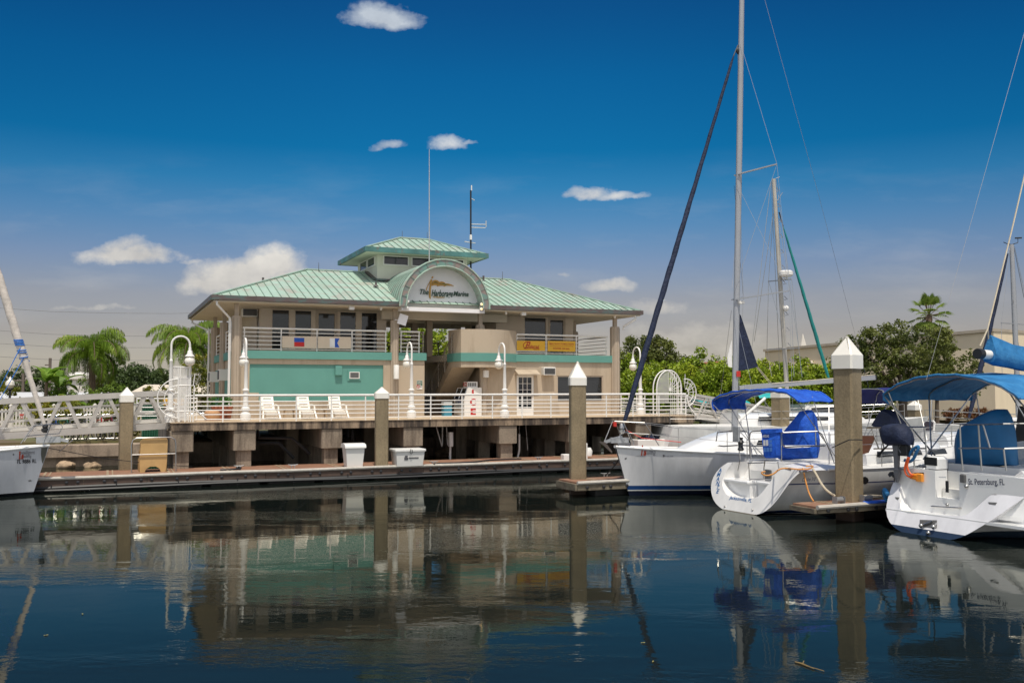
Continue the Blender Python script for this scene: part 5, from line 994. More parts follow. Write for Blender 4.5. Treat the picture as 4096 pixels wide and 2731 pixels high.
# utility poles, wires, far lamp
m_pole=M('pole_wood',(.16,.13,.11),.9)
def upole(px,Y,ytop,label,arm):
    s=PG(px,Y); z=zt_of(ytop,Y); f=MB().tube([(s.x,s.y,GL),(s.x,s.y,z)],.16,6); f.tube([(s.x-arm,s.y,z-.8),(s.x+arm*.2,s.y,z-.8)],.07,4); solo(f,'utility_pole',m_pole,WORLD,s,label,'utility pole','utility poles on the left')
upole(198,110,1432,'wooden utility pole behind the banana plants',.6); upole(92,105,1494,'wooden utility pole left of the furled headsail',2.)
for i,(y0,y1,lb) in enumerate(((1318,1344,'uppermost of the thin overhead wires crossing the left sky'),(1370,1386,'second highest thin overhead wire crossing the left sky'),(1423,1436,'third thin overhead wire crossing the left sky'),(1228,1252,'faint overhead wire high above the queen palms'))):
    a=P(-60,y0,130); b=P(900,y1-4,150); mm=a.lerp(b,.5)-Vector((0,0,.5)); solo(MB().tube([a,a.lerp(mm,.5)-Vector((0,0,.2)),mm,mm.lerp(b,.5)-Vector((0,0,.15)),b],.028,4),'overhead_wire',M('wire_grey',(.2,.2,.2),.6),WORLD,a,lb,'wire','overhead wires')
s=PG(40,60); t=Thing('street_lamp','dark street lamp with a pale lantern at the far left beyond the fence','street lamp',WORLD,s); z=zt_of(1555,60); t.part(MB().tube([(s.x,s.y,GL),(s.x,s.y,z)],.07,6).lathe([(.1,z-.1),(.2,z),(.16,z+.05)],(s.x,s.y,0),8),'pole',m_black); t.part(MB().lathe([(.16,z+.06),(.28,z+.25),(.25,z+.45),(.1,z+.6),(.02,z+.8)],(s.x,s.y,0),10),'lantern',m_globe)
# ---------------------------------------------------------------- floating dock, gangways, pilings, finger docks
m_plank=M('dock_boards',(.25,.125,.075),.75,var=.15,vs=3,st=(6,6,1),dirt=(.36,.25,.17),ds=1.3,dr=(.5,.8))
m_whal=M('dock_whaler',(.075,.047,.036),.8,var=.35,vs=2,dirt=(.07,.05,.04),ds=2.5,dr=(.45,.7)); m_rub=M('dock_rub_strip',(.46,.43,.38),.45,var=.15,vs=6); m_strip=M('tan_cover_strip',(.33,.25,.16),.7); m_float=M('float_black',(.02,.02,.021),.6,var=.4)
m_bolt=M('bolt_head',(.05,.05,.055),.45,metal=.5)
def dock(name,label,fr,x0,x1,y0,y1,z,mod,grp=None,bolts=.75,ends=False,pipes=True,wm=None,wb=.26,fx=.1,fy=.12):
    t=Thing(name,label,'dock',fr,((x0+x1)/2,(y0+y1)/2,0),grp)
    t.part(MB().box(x0,x1,y0+.03,y1-.03,z-.05,z),'decking',m_plank,smooth=False)
    st=MB(); k=x0+mod*.35
    while k<x1: st.box(k,k+.07,y0+.06,y1-.06,z+.001,z+.014); st.box(k+.16,k+.2,y0+.06,y1-.06,z+.001,z+.012); k+=mod
    t.part(st,'cover_strip',m_strip,smooth=False)
    for y in (y0-.02,y1-.08): 
        k=x0; wh=MB()
        while k<x1: e=min(k+mod,x1); wh.box(k,e-.012,y,y+.1,z-wb,z-.05); k+=mod
        t.part(wh,'whaler',wm or m_whal,smooth=False)
    if ends: t.part(MB().box(x0-.08,x0-.001,y0,y1,z-wb,z-.05),'end_whaler',wm or m_whal,smooth=False)
    rb=MB(); n=int((x1-x0)/1.2)
    rb.tube([(x0-.02,y0-.03,z-.015)]+[(x0+(x1-x0)*k/n,y0-.03+.012*math.sin(k*2.1),z-.015+.008*math.sin(k*1.3)) for k in range(1,n)]+[(x1,y0-.03,z-.015)],.055,8); t.part(rb,'rub_strip',m_rub)
    k=x0+.3; i=0
    while k<x1: t.part(MB().lathe([(.05,0),(.05,-.025),(.03,-.035)],(k,y0-.02,z-min(.15,wb*.62)),8,'y'),'bolt',m_bolt); i+=1; k+=bolts if i%2 else bolts*.42
    fl=MB(); k=x0+fx
    while k<x1-.3: e=min(k+mod-.25,x1-.05); fl.cbox(k,e,y0+fy,y1-.1,-.3,z-.06,.03); k+=mod
    t.part(fl,'float',m_float,smooth=False)
    if pipes:
        pi=MB(); n=int((x1-x0)/1.5); 
        for zz,r,yy in ((.15,.05,y0-.0),(.09,.045,y0-.06)): pi.tube([(x0+(x1-x0)*k/n,yy,zz+.02*math.sin(k*.9+zz*30)) for k in range(n+1)],r,6)
        for k in range(int((x1-x0)/mod)): x=x0+mod*(k+.5); pi.box(x,x+.03,y0-.07,y0-.02,.02,z-.2)
        t.part(pi,'service_pipe',m_black)
    return t
yd0=sum(BD.fz(*q,DOCK).y for q in ((650,1895),(1650,1863),(2273,1840)))/3; yd1=yd0+2.2
dock('floating_dock','long floating dock with brown boards and black floats in front of the deck',BD,BD.fz(100,1908,DOCK).x-2,BD.fz(2477,1831,DOCK).x+3,yd0,yd1,DOCK,1.83)
# pilings with white caps
m_cap_w=M('white_cap',(.80,.77,.70),.4,var=.04,dirt=(.62,.42,.25),ds=6,dr=(.62,.8))
def piling(px,py,z,hw,rot,ztop,caph,capw,label,coneh):
    o=G(px,py,z); t=Thing('piling',label,'piling',Frame(o,90-rot),(0,0,0),'concrete pilings with white caps'); c=hw*.16
    rg=lambda h,zz:[(h-c,-h,zz),(h,-h+c,zz),(h,h-c,zz),(h-c,h,zz),(-h+c,h,zz),(-h,h-c,zz),(-h,-h+c,zz),(-h+c,-h,zz)]
    t.part(MB().loft([rg(hw,zz) for zz in (-2,ztop*.3,ztop*.6,ztop-caph-coneh+.02)]),'shaft',m_pile,smooth=False)
    h=capw; t.part(MB().loft([rg(h,ztop-coneh-caph),rg(h,ztop-coneh),rg(.012,ztop)]),'cap',m_cap_w,smooth=False); return o
zt=lambda py,D:ZC+(HOR-py)/FPX*D
piling(501,1878,DOCK,.205,29,zt(1548,31.7),.22,.222,'concrete piling with white pointed cap nearest the gangway at the left',.28)
piling(1525,1863,DOCK,.222,14,zt(1546.7,33.2),.19,.245,'concrete piling with white pointed cap between the two white dock boxes',.22)
piling(2311,1914,DOCK,.235,4,zt(1445,28.6),.23,.255,'tall concrete piling with white pointed cap at the end of the middle finger dock',.50)
piling(3398,2003,DOCK,.25,40,zt(1344,23.0),.33,.285,'tallest closest concrete piling with white pointed cap and a line tied round it',.47)
piling(3123,1760,1.0,.28,33,zt(1548,36),.2,.30,'concrete piling behind the blue bimini and the white sloop',.24)
piling(3660,1720,1.0,.25,30,zt(1609,42),.25,.27,'far concrete piling behind the dark wheel cover',.25)
# finger docks
m_greyw=M('grey_green_timber',(.17,.145,.10),.8,var=.3,vs=3,dirt=(.08,.06,.045),ds=3,dst=(1,1,2),dr=(.45,.7))
q=G(2309,1929,DOCK); FD=Frame(q,HU); dock('finger_dock','short finger dock at the foot of the tall centre piling beside the sloop',FD,0,7.0,-.02,1.25,DOCK,1.83,None,.55,True,False,m_greyw,.24,.75,.3)
q=G(3266,2026,DOCK); FD2=Frame(q,HU); fd2=dock('finger_dock','finger dock with worn edge boards at the foot of the tallest piling',FD2,0,7.5,-.02,.85,DOCK,1.83,None,.6,True,False,m_greyw,.16,1.3,.55)
m_sil=M('pile_roller',(.30,.30,.30),.4,metal=.4)
def hoop(fr,x,y,w): # pile guide rollers
    r=MB()
    for s in (-1,1): r.lathe([(.07,-.1),(.07,.1)],(x+s*w,y,DOCK+.1),10,'x'); r.box(x+s*w-.13,x+s*w-.11,y-.08,y+.08,DOCK,DOCK+.18); r.box(x+s*w+.11,x+s*w+.13,y-.08,y+.08,DOCK,DOCK+.18)
    return r
for fr,px,py,t,w in ((FD2,3398,2010,fd2,.42),): p_=fr.L(G(px,py,DOCK)); t.part(hoop(fr,p_.x,p_.y-.1,w),'pile_guide',m_sil)
def cleat(px,py,label,fr=BD):
    q=fr.L(G(px,py,DOCK)); m=MB(); m.tube([(q.x-.17,q.y,DOCK+.11),(q.x-.08,q.y,DOCK+.09),(q.x+.08,q.y,DOCK+.09),(q.x+.17,q.y,DOCK+.11)],[.012,.022,.022,.012],6); m.bar((q.x-.05,q.y,DOCK),(q.x-.05,q.y,DOCK+.09),.04,.04); m.bar((q.x+.05,q.y,DOCK),(q.x+.05,q.y,DOCK+.09),.04,.04)
    solo(m,'dock_cleat',m_sil,fr,(q.x,q.y,DOCK),label,'cleat','dock cleats')
for px,py,lb in ((955,1874,'dock cleat with a black line on the long dock right of the tan step'),(1172,1870,'bare dock cleat on the long dock left of the tall white bin'),(1735,1856,'dock cleat right of the white chest'),(2155,1838,'bare dock cleat on the long dock left of the tall centre piling'),(2422,1905,'dock cleat with black line beside the sloop bow')): cleat(px,py,lb)
# lines lying on the dock
def rope(pts,r,mat,label,name='rope',n=6): solo(MB().tube(pts,r,n),name,mat,WORLD,pts[0],label,'rope')
g=lambda px,py,z=DOCK+.03:G(px,py,z)
rope([g(880,1878),g(920,1877),g(955,1874),g(964,1870),g(950,1866),g(946,1872),g(960,1876)],.03,m_black,'black mooring line coiled round the cleat right of the tan step')
rope([g(1735,1856),g(1760,1852),g(1830,1850),g(1905,1846),g(1960,1839),g(2050,1835),g(2085,1834)],.03,m_black,'black mooring line stretched along the dock right of the white chest')
# dock boxes
m_box=M('white_dock_box',(.72,.71,.68),.35,var=.03)
q=BD.fz(1413,1866,DOCK); fr=Frame(BD.W(q),HU); t=Thing('dock_bin','tall white tapered bin with a rounded lid on the dock','bin',fr,(0,0,DOCK)); w=.33; t.part(MB().loft([[(-w*.82,-w*.7,DOCK),(w*.82,-w*.7,DOCK),(w*.82,w*.7,DOCK),(-w*.82,w*.7,DOCK)],[(-w,-w*.85,DOCK+.66),(w,-w*.85,DOCK+.66),(w,w*.85,DOCK+.66),(-w,w*.85,DOCK+.66)]]),'body',m_box,smooth=False)
prof=[(-.34,0),(-.34,.06),(-.28,.12),(-.12,.155),(.1,.16),(.28,.13),(.34,.06),(.34,0)]; t.part(MB().prism([(-w-.04,y,DOCK+.661+z) for y,z in prof],(2*w+.08,0,0)),'lid',m_box,ang=50)
q=BD.fz(1630,1861,DOCK); fr=Frame(BD.W(q),HU); t=Thing('dock_chest','white rectangular chest with dark tape and a black loop on the dock','chest',fr,(0,0,DOCK)); w=.52; R=lambda a,b,z:[(-a,-b,z),(a,-b,z),(a,b,z),(-a,b,z)]
t.part(MB().loft([R(w*.9,.3,DOCK),R(w,.36,DOCK+.52)]),'body',m_box,smooth=False); t.part(MB().cbox(-w-.04,w+.04,-.4,.4,DOCK+.521,DOCK+.60,.02),'lid',m_box,smooth=False)
m_tape=M('grey_tape',(.10,.10,.11),.6)
dk_=lambda x,z:(x,-.3-.06*(z/.52)-.012,DOCK+z)
t.part(MB().prism([dk_(-.22,.22),dk_(-.08,.22),dk_(-.08,.30),dk_(-.1,.30),dk_(-.1,.38),dk_(-.2,.38),dk_(-.2,.32),dk_(-.22,.32)],(0,.01,0)).prism([dk_(-.06,.27),dk_(.30,.27),dk_(.30,.31),dk_(-.06,.31)],(0,.01,0)),'tape',m_tape,smooth=False); t.part(MB().tube([(0,-.40,DOCK+.6),(-.04,-.42,DOCK+.5),(0,-.42,DOCK+.43),(.05,-.42,DOCK+.48),(.04,-.41,DOCK+.58)],.012,5),'loop',m_black)
# tan boarding step with hand rails
q=BD.fz(615,1887,DOCK); fr=Frame(BD.W(q),HU-4); t=Thing('boarding_step','worn tan plastic boarding step with stainless hand rails on the dock','step',fr,(0,0,DOCK)); m_tan=M('tan_plastic',(.50,.32,.13),.55,var=.18,dirt=(.36,.21,.08),ds=1.5,dr=(.5,.8)); z=DOCK
back=[(-.42,0),(-.28,0),(-.24,.1),(-.12,.17),(.06,.17),(.18,.1),(.22,0),(.36,0),(.40,.3),(.42,.98),(.36,1.06),(-.34,1.06),(-.40,.98),(-.44,.3)]
t.part(MB().prism([(x,0,z+h*1.05) for x,h in back],(0,.07,0)),'back_panel',m_tan,ang=20)
sd_=MB()
for x in (-.41,.36): sd_.prism([(x,.07,z),(x,.07,z+1.0),(x,.3,z+1.0),(x,.3,z+.7),(x,.55,z+.7),(x,.55,z+.4),(x,.8,z+.4),(x,.8,z)],(.05,0,0))
t.part(sd_,'side_panel',m_tan,smooth=False); tr_=MB()
for y,h in ((.07,1.0),(.3,.7),(.55,.4)): tr_.box(-.355,.355,y+.002,y+.25,z+h-.05,z+h)
t.part(tr_,'tread',m_tan,smooth=False); hr=MB()
for y in (-.05,): hr.tube([(-.68,y,z),(-.70,y,z+.9),(-.66,y,z+1.05),(-.55,y,z+1.12),(.5,y,z+1.12),(.62,y,z+1.05),(.66,y,z+.9),(.68,y,z)],.022,6); hr.tube([(-.69,y,z+.58),(.66,y,z+.58)],.018,6)
t.part(hr,'hand_rail',m_steel)
# small white fittings beside the centre piling on the long dock
q=BD.fz(2268,1836,DOCK); fr=Frame(BD.W(q),HU); solo(MB().cbox(-.2,.1,-.15,.15,DOCK,DOCK+.2,.02).cbox(.75,.85,-.1,.1,DOCK,DOCK+.6,.02).lathe([(.12,DOCK+.1),(.14,DOCK+.3),(.08,DOCK+.42)],(.95,0,0),10),'power_pedestal',m_white,fr,(0,0,DOCK),'low white service pedestal on the long dock behind the tall centre piling','pedestal')
# orange fender floating under the dock edge
a,b=G(2355,1872,.06),G(2470,1868,.06); n=9; pts=[a.lerp(b,k/(n-1)) for k in range(n)]; rr=[.02,.06,.10,.115,.115,.10,.07,.035,.02]; solo(MB().tube(pts,rr,8),'float_fender',M('faded_orange',(.62,.30,.10),.6,var=.2),WORLD,a,'faded orange torpedo float drifting between the two docks','float')
# --- gangways
def truss(name,label,A,Bp,w,h,npan,dirn,base,bar=.10,handr=True,mat=m_alu,phase=0.,deckm=None):
    "two trusses w apart (dirn: horizontal unit to the far one) from A to Bp on their lower chords"
    A,Bp=Vector(A),Vector(Bp); t=Thing(name,label,'gangway',WORLD,base); far=Vector(dirn)*w; up=Vector((0,0,h))
    for s in (Vector((0,0,0)),far):
        a,b=A+s,Bp+s; c=MB(); c.bar(a+up,b+up,bar*1.15,bar*1.3); t.part(c,'top_chord',mat,smooth=False)
        c=MB(); c.bar(a,b,bar,bar*1.5); t.part(c,'bottom_chord',mat,smooth=False); d=MB()
        for k in range(npan):
            p=a.lerp(b,k/npan); q=a.lerp(b,(k+1)/npan); m_=a.lerp(b,(k+.5)/npan)+up; dv=(b-a).normalized()*.09
            d.bar(p+dv,m_-dv*.7,bar*.75,bar*.75); d.bar(m_+dv*.7,q-dv,bar*.75,bar*.75)
        t.part(d,'diagonal',mat,smooth=False)
        if handr:
            r=MB()
            for k,(f,rr) in enumerate(((.70,.03),(.40,.03),(.16,.05))): o=far.normalized()*(bar*.9 if s.length<.1 else -bar*.9); r.bar(a+up*f+o,b+up*f+o,rr*1.3,rr*2)
            t.part(r,'hand_rail',m_rail if mat is m_rail else M('polished_rail',(.66,.62,.56),.3,metal=.3),smooth=False)
    t.part(MB().bar(A+far*.5-Vector((0,0,.02)),Bp+far*.5-Vector((0,0,.02)),w-.02-bar,.05),'walkway',deckm or m_alu,smooth=False); return t
Ag=P(672,1702,32.7); Bg=P(0,1745,30.6); dg=(Bg-Ag); Bg=Ag+dg*1.8; dn=Vector((dg.y,-dg.x,0)).normalized(); dn=dn if dn.y>0 else -dn
gw=truss('gangway','long pale aluminium truss gangway running from the left deck end past the moored bow',Ag,Bg,1.1,1.13,7,dn,(Ag.x,Ag.y,Ag.z),.14)
e=MB(); 
for s in (Vector((0,0,0)),dn*1.1): e.prism([Ag+s+Vector((.02,0,-.1)),Ag+s+Vector((.55,.25,-.1)),Ag+s+Vector((.55,.25,.02)),Ag+s+Vector((.05,0,.55)),Ag+s+Vector((-.25,-.12,.55))],dn*.1)
gw.part(e,'end_plate',m_alu,smooth=False)
Ar=B.W(B.fy(2784,1668,.5)); Br=P(3330,1752,47.5); dg=Br-Ar; Br=Ar+dg*1.15; dn=Vector((dg.y,-dg.x,0)).normalized(); dn=dn if dn.y>0 else -dn
truss('gangway','pale truss gangway sloping down from the right deck end behind the sloop mast',Ar,Br,1.1,.95,8,dn,(Ar.x,Ar.y,Ar.z),.085)
# ---------------------------------------------------------------- boats
def lerp(a,b,t): return a+(b-a)*t
def curve(pts):
    "piecewise smooth curve through (t,value)"
    xs=[a for a,_ in pts]; ys=[b for _,b in pts]
    def f(t):
        t=min(max(t,xs[0]),xs[-1]); i=max(k for k in range(len(xs)-1) if xs[k]<=t)
        h=xs[i+1]-xs[i]; u=(t-xs[i])/h
        m=lambda k:(ys[min(k+1,len(ys)-1)]-ys[max(k-1,0)])/(xs[min(k+1,len(xs)-1)]-xs[max(k-1,0)])
        return ys[i]*(1+2*u)*(1-u)**2+h*m(i)*u*(1-u)**2+ys[i+1]*u*u*(3-2*u)-h*m(i+1)*u*u*(1-u)
    return f
def resample(pts,n):
    pts=[Vector(p) for p in pts]; d=[0]
    for a,b in zip(pts,pts[1:]): d.append(d[-1]+(b-a).length)
    out=[]; j=0
    for k in range(n):
        s=d[-1]*k/(n-1)
        while j<len(d)-2 and d[j+1]<s: j+=1
        out.append(pts[j].lerp(pts[j+1],(s-d[j])/max(d[j+1]-d[j],1e-9)))
    return out
def smoothline(pts,it=2):
    pts=[Vector(p) for p in pts]
    for _ in range(it):
        q=[pts[0]]
        for a,b in zip(pts,pts[1:]): q+=[a.lerp(b,.25),a.lerp(b,.75)]
        pts=q+[pts[-1]]
    return pts
class Hull:
    def __init__(s,L0,xb,xs,hb,zs,zk,n,m=1.7,yc=0.,ring0=None,NR=33,bl=.16):
        s.L0=L0; s.xb=xb; s.xs=xs; s.hb=curve(hb); s.zs=curve(zs); s.zk=curve(zk); s.n=curve(n); s.m=m; s.yc=yc; s.r0=ring0; s.NR=NR; s.bl=bl
    def y(s,t,z):
        u=min(max((s.zs(t)-z)/(s.zs(t)-s.zk(t)),0),1); return s.hb(t)*max(1-u**s.n(t),0)**(1/s.m)
    def x(s,t,z): return lerp(s.xs(z),s.xb(z),t)
    def ring(s,t):
        pts=[]
        for i in range(61):
            a=-1+2*i/60; u=1-abs(a)**1.6; z=s.zs(t)+(s.zk(t)-s.zs(t))*u; pts.append(Vector((s.x(t,z),s.yc-math.copysign(s.y(t,z),a) if a else s.yc,z)))
        r=resample(pts,s.NR)
        if s.r0 and t<s.bl: k=(t/s.bl); k=k*k*(3-2*k); r=[Vector((q.x,lerp(p.y,q.y,k),lerp(p.z,q.z,k))) if t>0 else p for p,q in zip(s.r0,r)]
        return r
    def mesh(s,nt=26):
        ts=[(k/nt) for k in range(nt+1)]; s.rings=[s.ring(t) for t in ts]; mb=MB(); mb.loft(s.rings,closed=False,cap=False); return mb
    def deck(s,inset=.0,dz=-.01,t0=0.):
        mb=MB(); rows=[]
        for k,r in enumerate(s.rings):
            if k/(len(s.rings)-1)<t0: continue
            a,b=r[0],r[-1]; rows.append([Vector((lerp(a.x,b.x,q),lerp(a.y,b.y,q),lerp(a.z,b.z,q)+dz+.06*math.sin(PI*q)*(abs(a.y-b.y)/3))) for q in [j/8 for j in range(9)]])
        mb.loft(rows,closed=False,cap=False); return mb
    def rail(s,r=.03,t0=0.,off=0.):
        mb=MB()
        for j in (0,-1): mb.tube([R[j]+Vector((0,0,off)) for k,R in enumerate(s.rings) if k/(len(s.rings)-1)>=t0],r,6)
        return mb
    def side(s,x,z,sg,off=.006):
        "point on the outside of the hull"
        t=(x-s.xs(z))/(s.xb(z)-s.xs(z)); return Vector((x,s.yc+sg*(s.y(t,z)+off),z))
def hulltext(t,h,s_,pa,pb,hgt,sg,mat,fr,shear=0,bold=.01,parent=None,name='lettering'):
    "pa,pb: pixel ends of the baseline; laid onto the hull side"
    yy=h.yc+sg*h.hb(.9)*.6
    for _ in range(4):
        a=fr.fy(*pa,yy); yy=h.side(a.x,a.z,sg).y
    y2=yy
    for _ in range(4): b=fr.fy(*pb,y2); y2=h.side(b.x,b.z,sg).y
    A,Bv=(a,b); d=Vector((Bv.x-A.x,0,Bv.z-A.z)); w=d.length
    mb=text(s_,(A.x,0,A.z),d,Vector((-d.z,0,d.x))*(1 if d.x>0 else -1),w,hgt,shear,bold,0.); m2=MB(); m2.merge(mb,lambda q:h.side(q.x,q.z,sg,.006)); t.part(m2,name,mat,parent,smooth=False,fix=False)
def hullpoly(t,h,px,sg,mat,fr,name,parent=None):
    out=[]
    for p in px:
        yy=h.yc+sg*.8
        for _ in range(5): a=fr.fy(*p,yy); yy=h.side(a.x,a.z,sg).y
        out.append(h.side(a.x,a.z,sg,.006))
    t.part(MB().poly(out),name,mat,parent,smooth=False,fix=False)
def cabin(rings): return MB().loft(rings)
def trunk(x0,x1,hb0,hb1,z0,h,yc=0,n=9,nose=.9,N_=20,prof=None):
    "rounded coachroof from x0 (aft) to x1 (front)"
    rings=[]
    for k in range(n+1):
        u=k/n; x=lerp(x0,x1,u); f=(1-u**5)**.5 if k<n else .06; hh=h*max(min((1-u)/(1-nose)if u>nose else 1,1),0)**.8 if prof is None else h*prof(u); w=lerp(hb0,hb1,u)*(.35+.65*f); hh=max(hh,.02)
        r=[]
        for j in range(N_): a=PI*j/(N_-1); c,s_=math.cos(a),math.sin(a); r.append((x,yc+w*math.copysign(abs(c)**.45,c),z0+hh*abs(s_)**.55))
        rings.append(r)
    return MB().loft(rings)
def wires(t,segs,r=.006,name='stay',mat=None):
    for sgm in segs: t.part(MB().tube(sgm,r,4),name,mat or m_steel)
m_mast=M('anodised_mast',(.36,.37,.39),.35,metal=.25,var=.04)
m_logo=M('logo_red',(.45,.06,.03),.5); m_lgrey=M('logo_grey',(.22,.22,.24),.5); m_lblk=M('registration_black',(.02,.02,.025),.5)
m_galv=M('galvanised',(.42,.43,.44),.45,metal=.4,var=.2,vs=8)
def anchor(t,p,s=1.,mat=None,fl=1):
    "plough anchor stowed on its roller; p = roller tip, bow along +x*fl"
    p=Vector(p); a=MB(); a.bar(p+Vector((-.55*fl*s,0,.09)),p+Vector((.05*fl*s,0,.10)),.10*s,.16*s); ao=t.part(a,'anchor_roller',m_galv,smooth=False)
    b=MB(); b.bar(p+Vector((-.35*fl*s,0,.2)),p+Vector((.25*fl*s,0,.05)),.03,.09*s); tip=p+Vector((.0*fl*s,0,-.28*s)); top=p+Vector((.36*fl*s,0,.06*s))
    for sg in (-1,1): b.prism([top,top+Vector((-.05*fl*s,sg*.20*s,-.02)),tip+Vector((0.02,sg*.05*s,.05)),tip],(0.02,0,0.015))
    t.part(b,'anchor',m_galv,smooth=False)
def pulpit(t,path,legs,r=.014,name='pulpit',mid=None,yc=0.):
    m=MB()
    for q in path: m.tube(q,r,6)
    for q in legs: m.tube(q,r,6)
    t.part(m,name,m_steel)
mir=lambda v,yc=0.:Vector((v.x,2*yc-v.y,v.z))
# =============================== sloop with the navy furled headsail, bow to the left
IB=Frame(G(2516,1981,0),HU+180); q=lambda x,y:(2330+x*.22317,1650+y*.22321)
tip=IB.fy(2462,1787,0); zt0=tip.z
SL=Thing('sloop','white sloop with navy furled headsail, club logo on its bow and bare boom','sailboat',IB,(-4.5,0,0))
k_=tip.x/zt0
hI=Hull(10,lambda z:k_*z,lambda z:-10.2+.25*max(z,0),[(0,1.25),(.2,1.55),(.45,1.7),(.65,1.5),(.82,1.0),(.93,.46),(1,.04)],[(0,1.16),(.3,1.14),(.6,1.2),(.85,1.34),(1,zt0)],[(0,-.05),(.2,-.35),(.6,-.45),(.9,-.4),(1,-.35)],[(0,2.8),(.5,2.8),(.75,2.3),(.92,1.5),(1,1.1)],1.65,NR=61)
hm=hI.mesh(60); m_hI=zbands('sloop_hull_paint',[(-1,(.008,.012,.03)),(.13,(.66,.66,.62)),(.165,(.012,.06,.20)),(.285,(.74,.74,.75))],.18,.5)
SL.part(hm,'hull',m_hI,ang=50); SL.part(MB().loft([hI.rings[0],[v+Vector((-.001,0,0)) for v in hI.rings[0]]],closed=True),'transom',m_gel,smooth=False); SL.part(hI.deck(),'deck',m_gels,ang=40); SL.part(hI.rail(.045,0,.01),'gunwale',m_gel)
c=trunk(-7.4,IB.fy(2712,1776,.5).x,1.05,.55,1.12,.72,prof=lambda u:min(1,((1-u)/.34)**.75) if u>.66 else 1.); co=SL.part(c,'coachroof',m_gel,ang=50)
for x in (-4.6,-5.6): SL.part(MB().prism([(x,1.02,1.45),(x+.7,.98,1.45),(x+.62,.98,1.6),(x+.05,1.0,1.62)],(0,.05,0)),'cabin_window',m_glass,co,smooth=False)
m0=IB.fy(2936,1705,0); m1=IB.fy(2967,0,0); mt_=m0+(m1-m0)*1.19
def mastpart(t,a,b,rx,ry,mat,name='mast',tap=.75):
    rg=lambda p,s:[(p[0]+rx*s*math.cos(2*PI*k/12),p[1]+ry*s*math.sin(2*PI*k/12),p[2]) for k in range(12)]
    a=Vector(a); b=Vector(b); t.part(MB().loft([rg(a,1),rg(a.lerp(b,.6),1),rg(b,tap)]),name,mat,ang=50)
mastpart(SL,m0-Vector((0,0,.6)),mt_,.105,.08,m_mast)
hd=IB.fy(2952,182,0)
fs0=IB.fy(*q(640,520),0); dr0=IB.fy(*q(700,310),0)
SL.part(MB().tube([fs0,dr0],.012,5).lathe([(.05,-.12),(.10,-.06),(.10,.0),(.06,.03),(.09,.06),(.085,.10),(.04,.2)],dr0,12),'furler',m_steel)
def furled(t,a,b,prof,mat,name,n=60,tw=.012,f=2.3):
    pts=[a.lerp(b,k/n) for k in range(n+1)]; m=MB(); ring=[]; d=(b-a).normalized(); x=d.cross(Vector((0,1,0))).normalized(); y=d.cross(x)
    pr=curve(prof)
    for k,p in enumerate(pts):
        r=pr(k/n); rr=[]
        for j in range(10):
            th=2*PI*j/10; r2=r*(1+.05*math.sin(th+k*f)+.05*math.sin(2*th-k*1.7)); rr.append(p+x*r2*math.cos(th)+y*r2*math.sin(th))
        ring.append(rr)
    m.loft(ring); return t.part(m,name,mat,ang=60)
s0=IB.fy(2497,1688,0); s1=IB.fy(2934,225,0)
SL.part(MB().tube([s1,hd],.02,5).lathe([(.02,-.25),(.05,-.2),(.05,-.1),(.02,-.05)],s1.lerp(hd,.9),8),'halyard_swivel',m_black)
furled(SL,s0,s1,[(0,.045),(.02,.065),(.18,.088),(.45,.082),(.8,.055),(.97,.042),(1,.02)],m_navy,'furled_headsail',70,f=.9)
# spreaders and standing rigging
lo,li=IB.fy(3157,1163,1.15),IB.fy(2942,1197,.08); uo,ui=IB.fy(3108,657,.95),IB.fy(2953,697,.08); ho=IB.fy(2963,178,.08)
ch=Vector((m0.x-1.15,1.42,1.2))
for sg in (1,-1):
    f=(lambda v:v) if sg>0 else mir
    for a,b in ((li,lo),(ui,uo)): SL.part(MB().bar(f(a),f(b),.075,.035),'spreader',m_mast,smooth=False); 
    wires(SL,[[f(ho),f(uo),f(lo),f(ch)],[f(IB.fy(2949,738,.08)),f(lo)],[f(uo),f(IB.fy(2941,1150,.08))],[f(IB.fy(2938,1240,.08)),f(Vector((m0.x-.2,1.38,1.2)))]],.0065)
st=Vector((-10.0,0,1.16)); wires(SL,[[mt_,mt_.lerp(st,.5)+Vector((-.12,0,-.1)),st]],.006,'backstay')
# boom, vang, clew of the furled mainsail
b0,b1=IB.fy(2974,1549,0),IB.fy(3498,1510,0); bm_=MB(); bm_.bar(b0,b1,.10,.15); SL.part(bm_,'boom',m_mast,smooth=False); SL.part(MB().bar(b1,b1+(b1-b0).normalized()*.05,.115,.165),'boom_end',m_black,smooth=False); SL.part(MB().bar(b0-(b1-b0).normalized()*.18,b0,.08,.12),'gooseneck',m_galv,smooth=False)
SL.part(MB().tube([IB.fy(2950,1688,0),IB.fy(3060,1592,0)],.045,8),'vang',m_white)
cl=[IB.fy(2952,1250,0),IB.fy(2962,1262,.02),IB.fy(3003,1385,.05),IB.fy(3031,1466,.02),IB.fy(2990,1478,-.03),IB.fy(2950,1483,0)]; SL.part(MB().prism(cl,(0,.02,0)),'mainsail_clew',m_navy,smooth=False)
SL.part(MB().prism([IB.fy(2926,1360,-.02),IB.fy(2928,1470,-.02),IB.fy(2912,1465,-.02),IB.fy(2908,1430,-.02)],(0,.015,0)),'mainsail_leech',m_white,smooth=False)
wires(SL,[[IB.fy(3030,1466,0),IB.fy(3086,1532,0)],[IB.fy(3026,1468,.02),IB.fy(3080,1534,.02)],[IB.fy(3088,1534,.06),b1+Vector((0,.02,.1))]],.012,'outhaul',m_rope)
q2=IB.fy(2940,1495,.1); SL.part(MB().prism([q2+Vector((-.05,.005,-.09)),q2+Vector((-.2,.005,-.09)),q2+Vector((-.2,.005,.09)),q2+Vector((-.05,.005,.09))],(0,.01,0)),'mast_label',m_red,smooth=False)
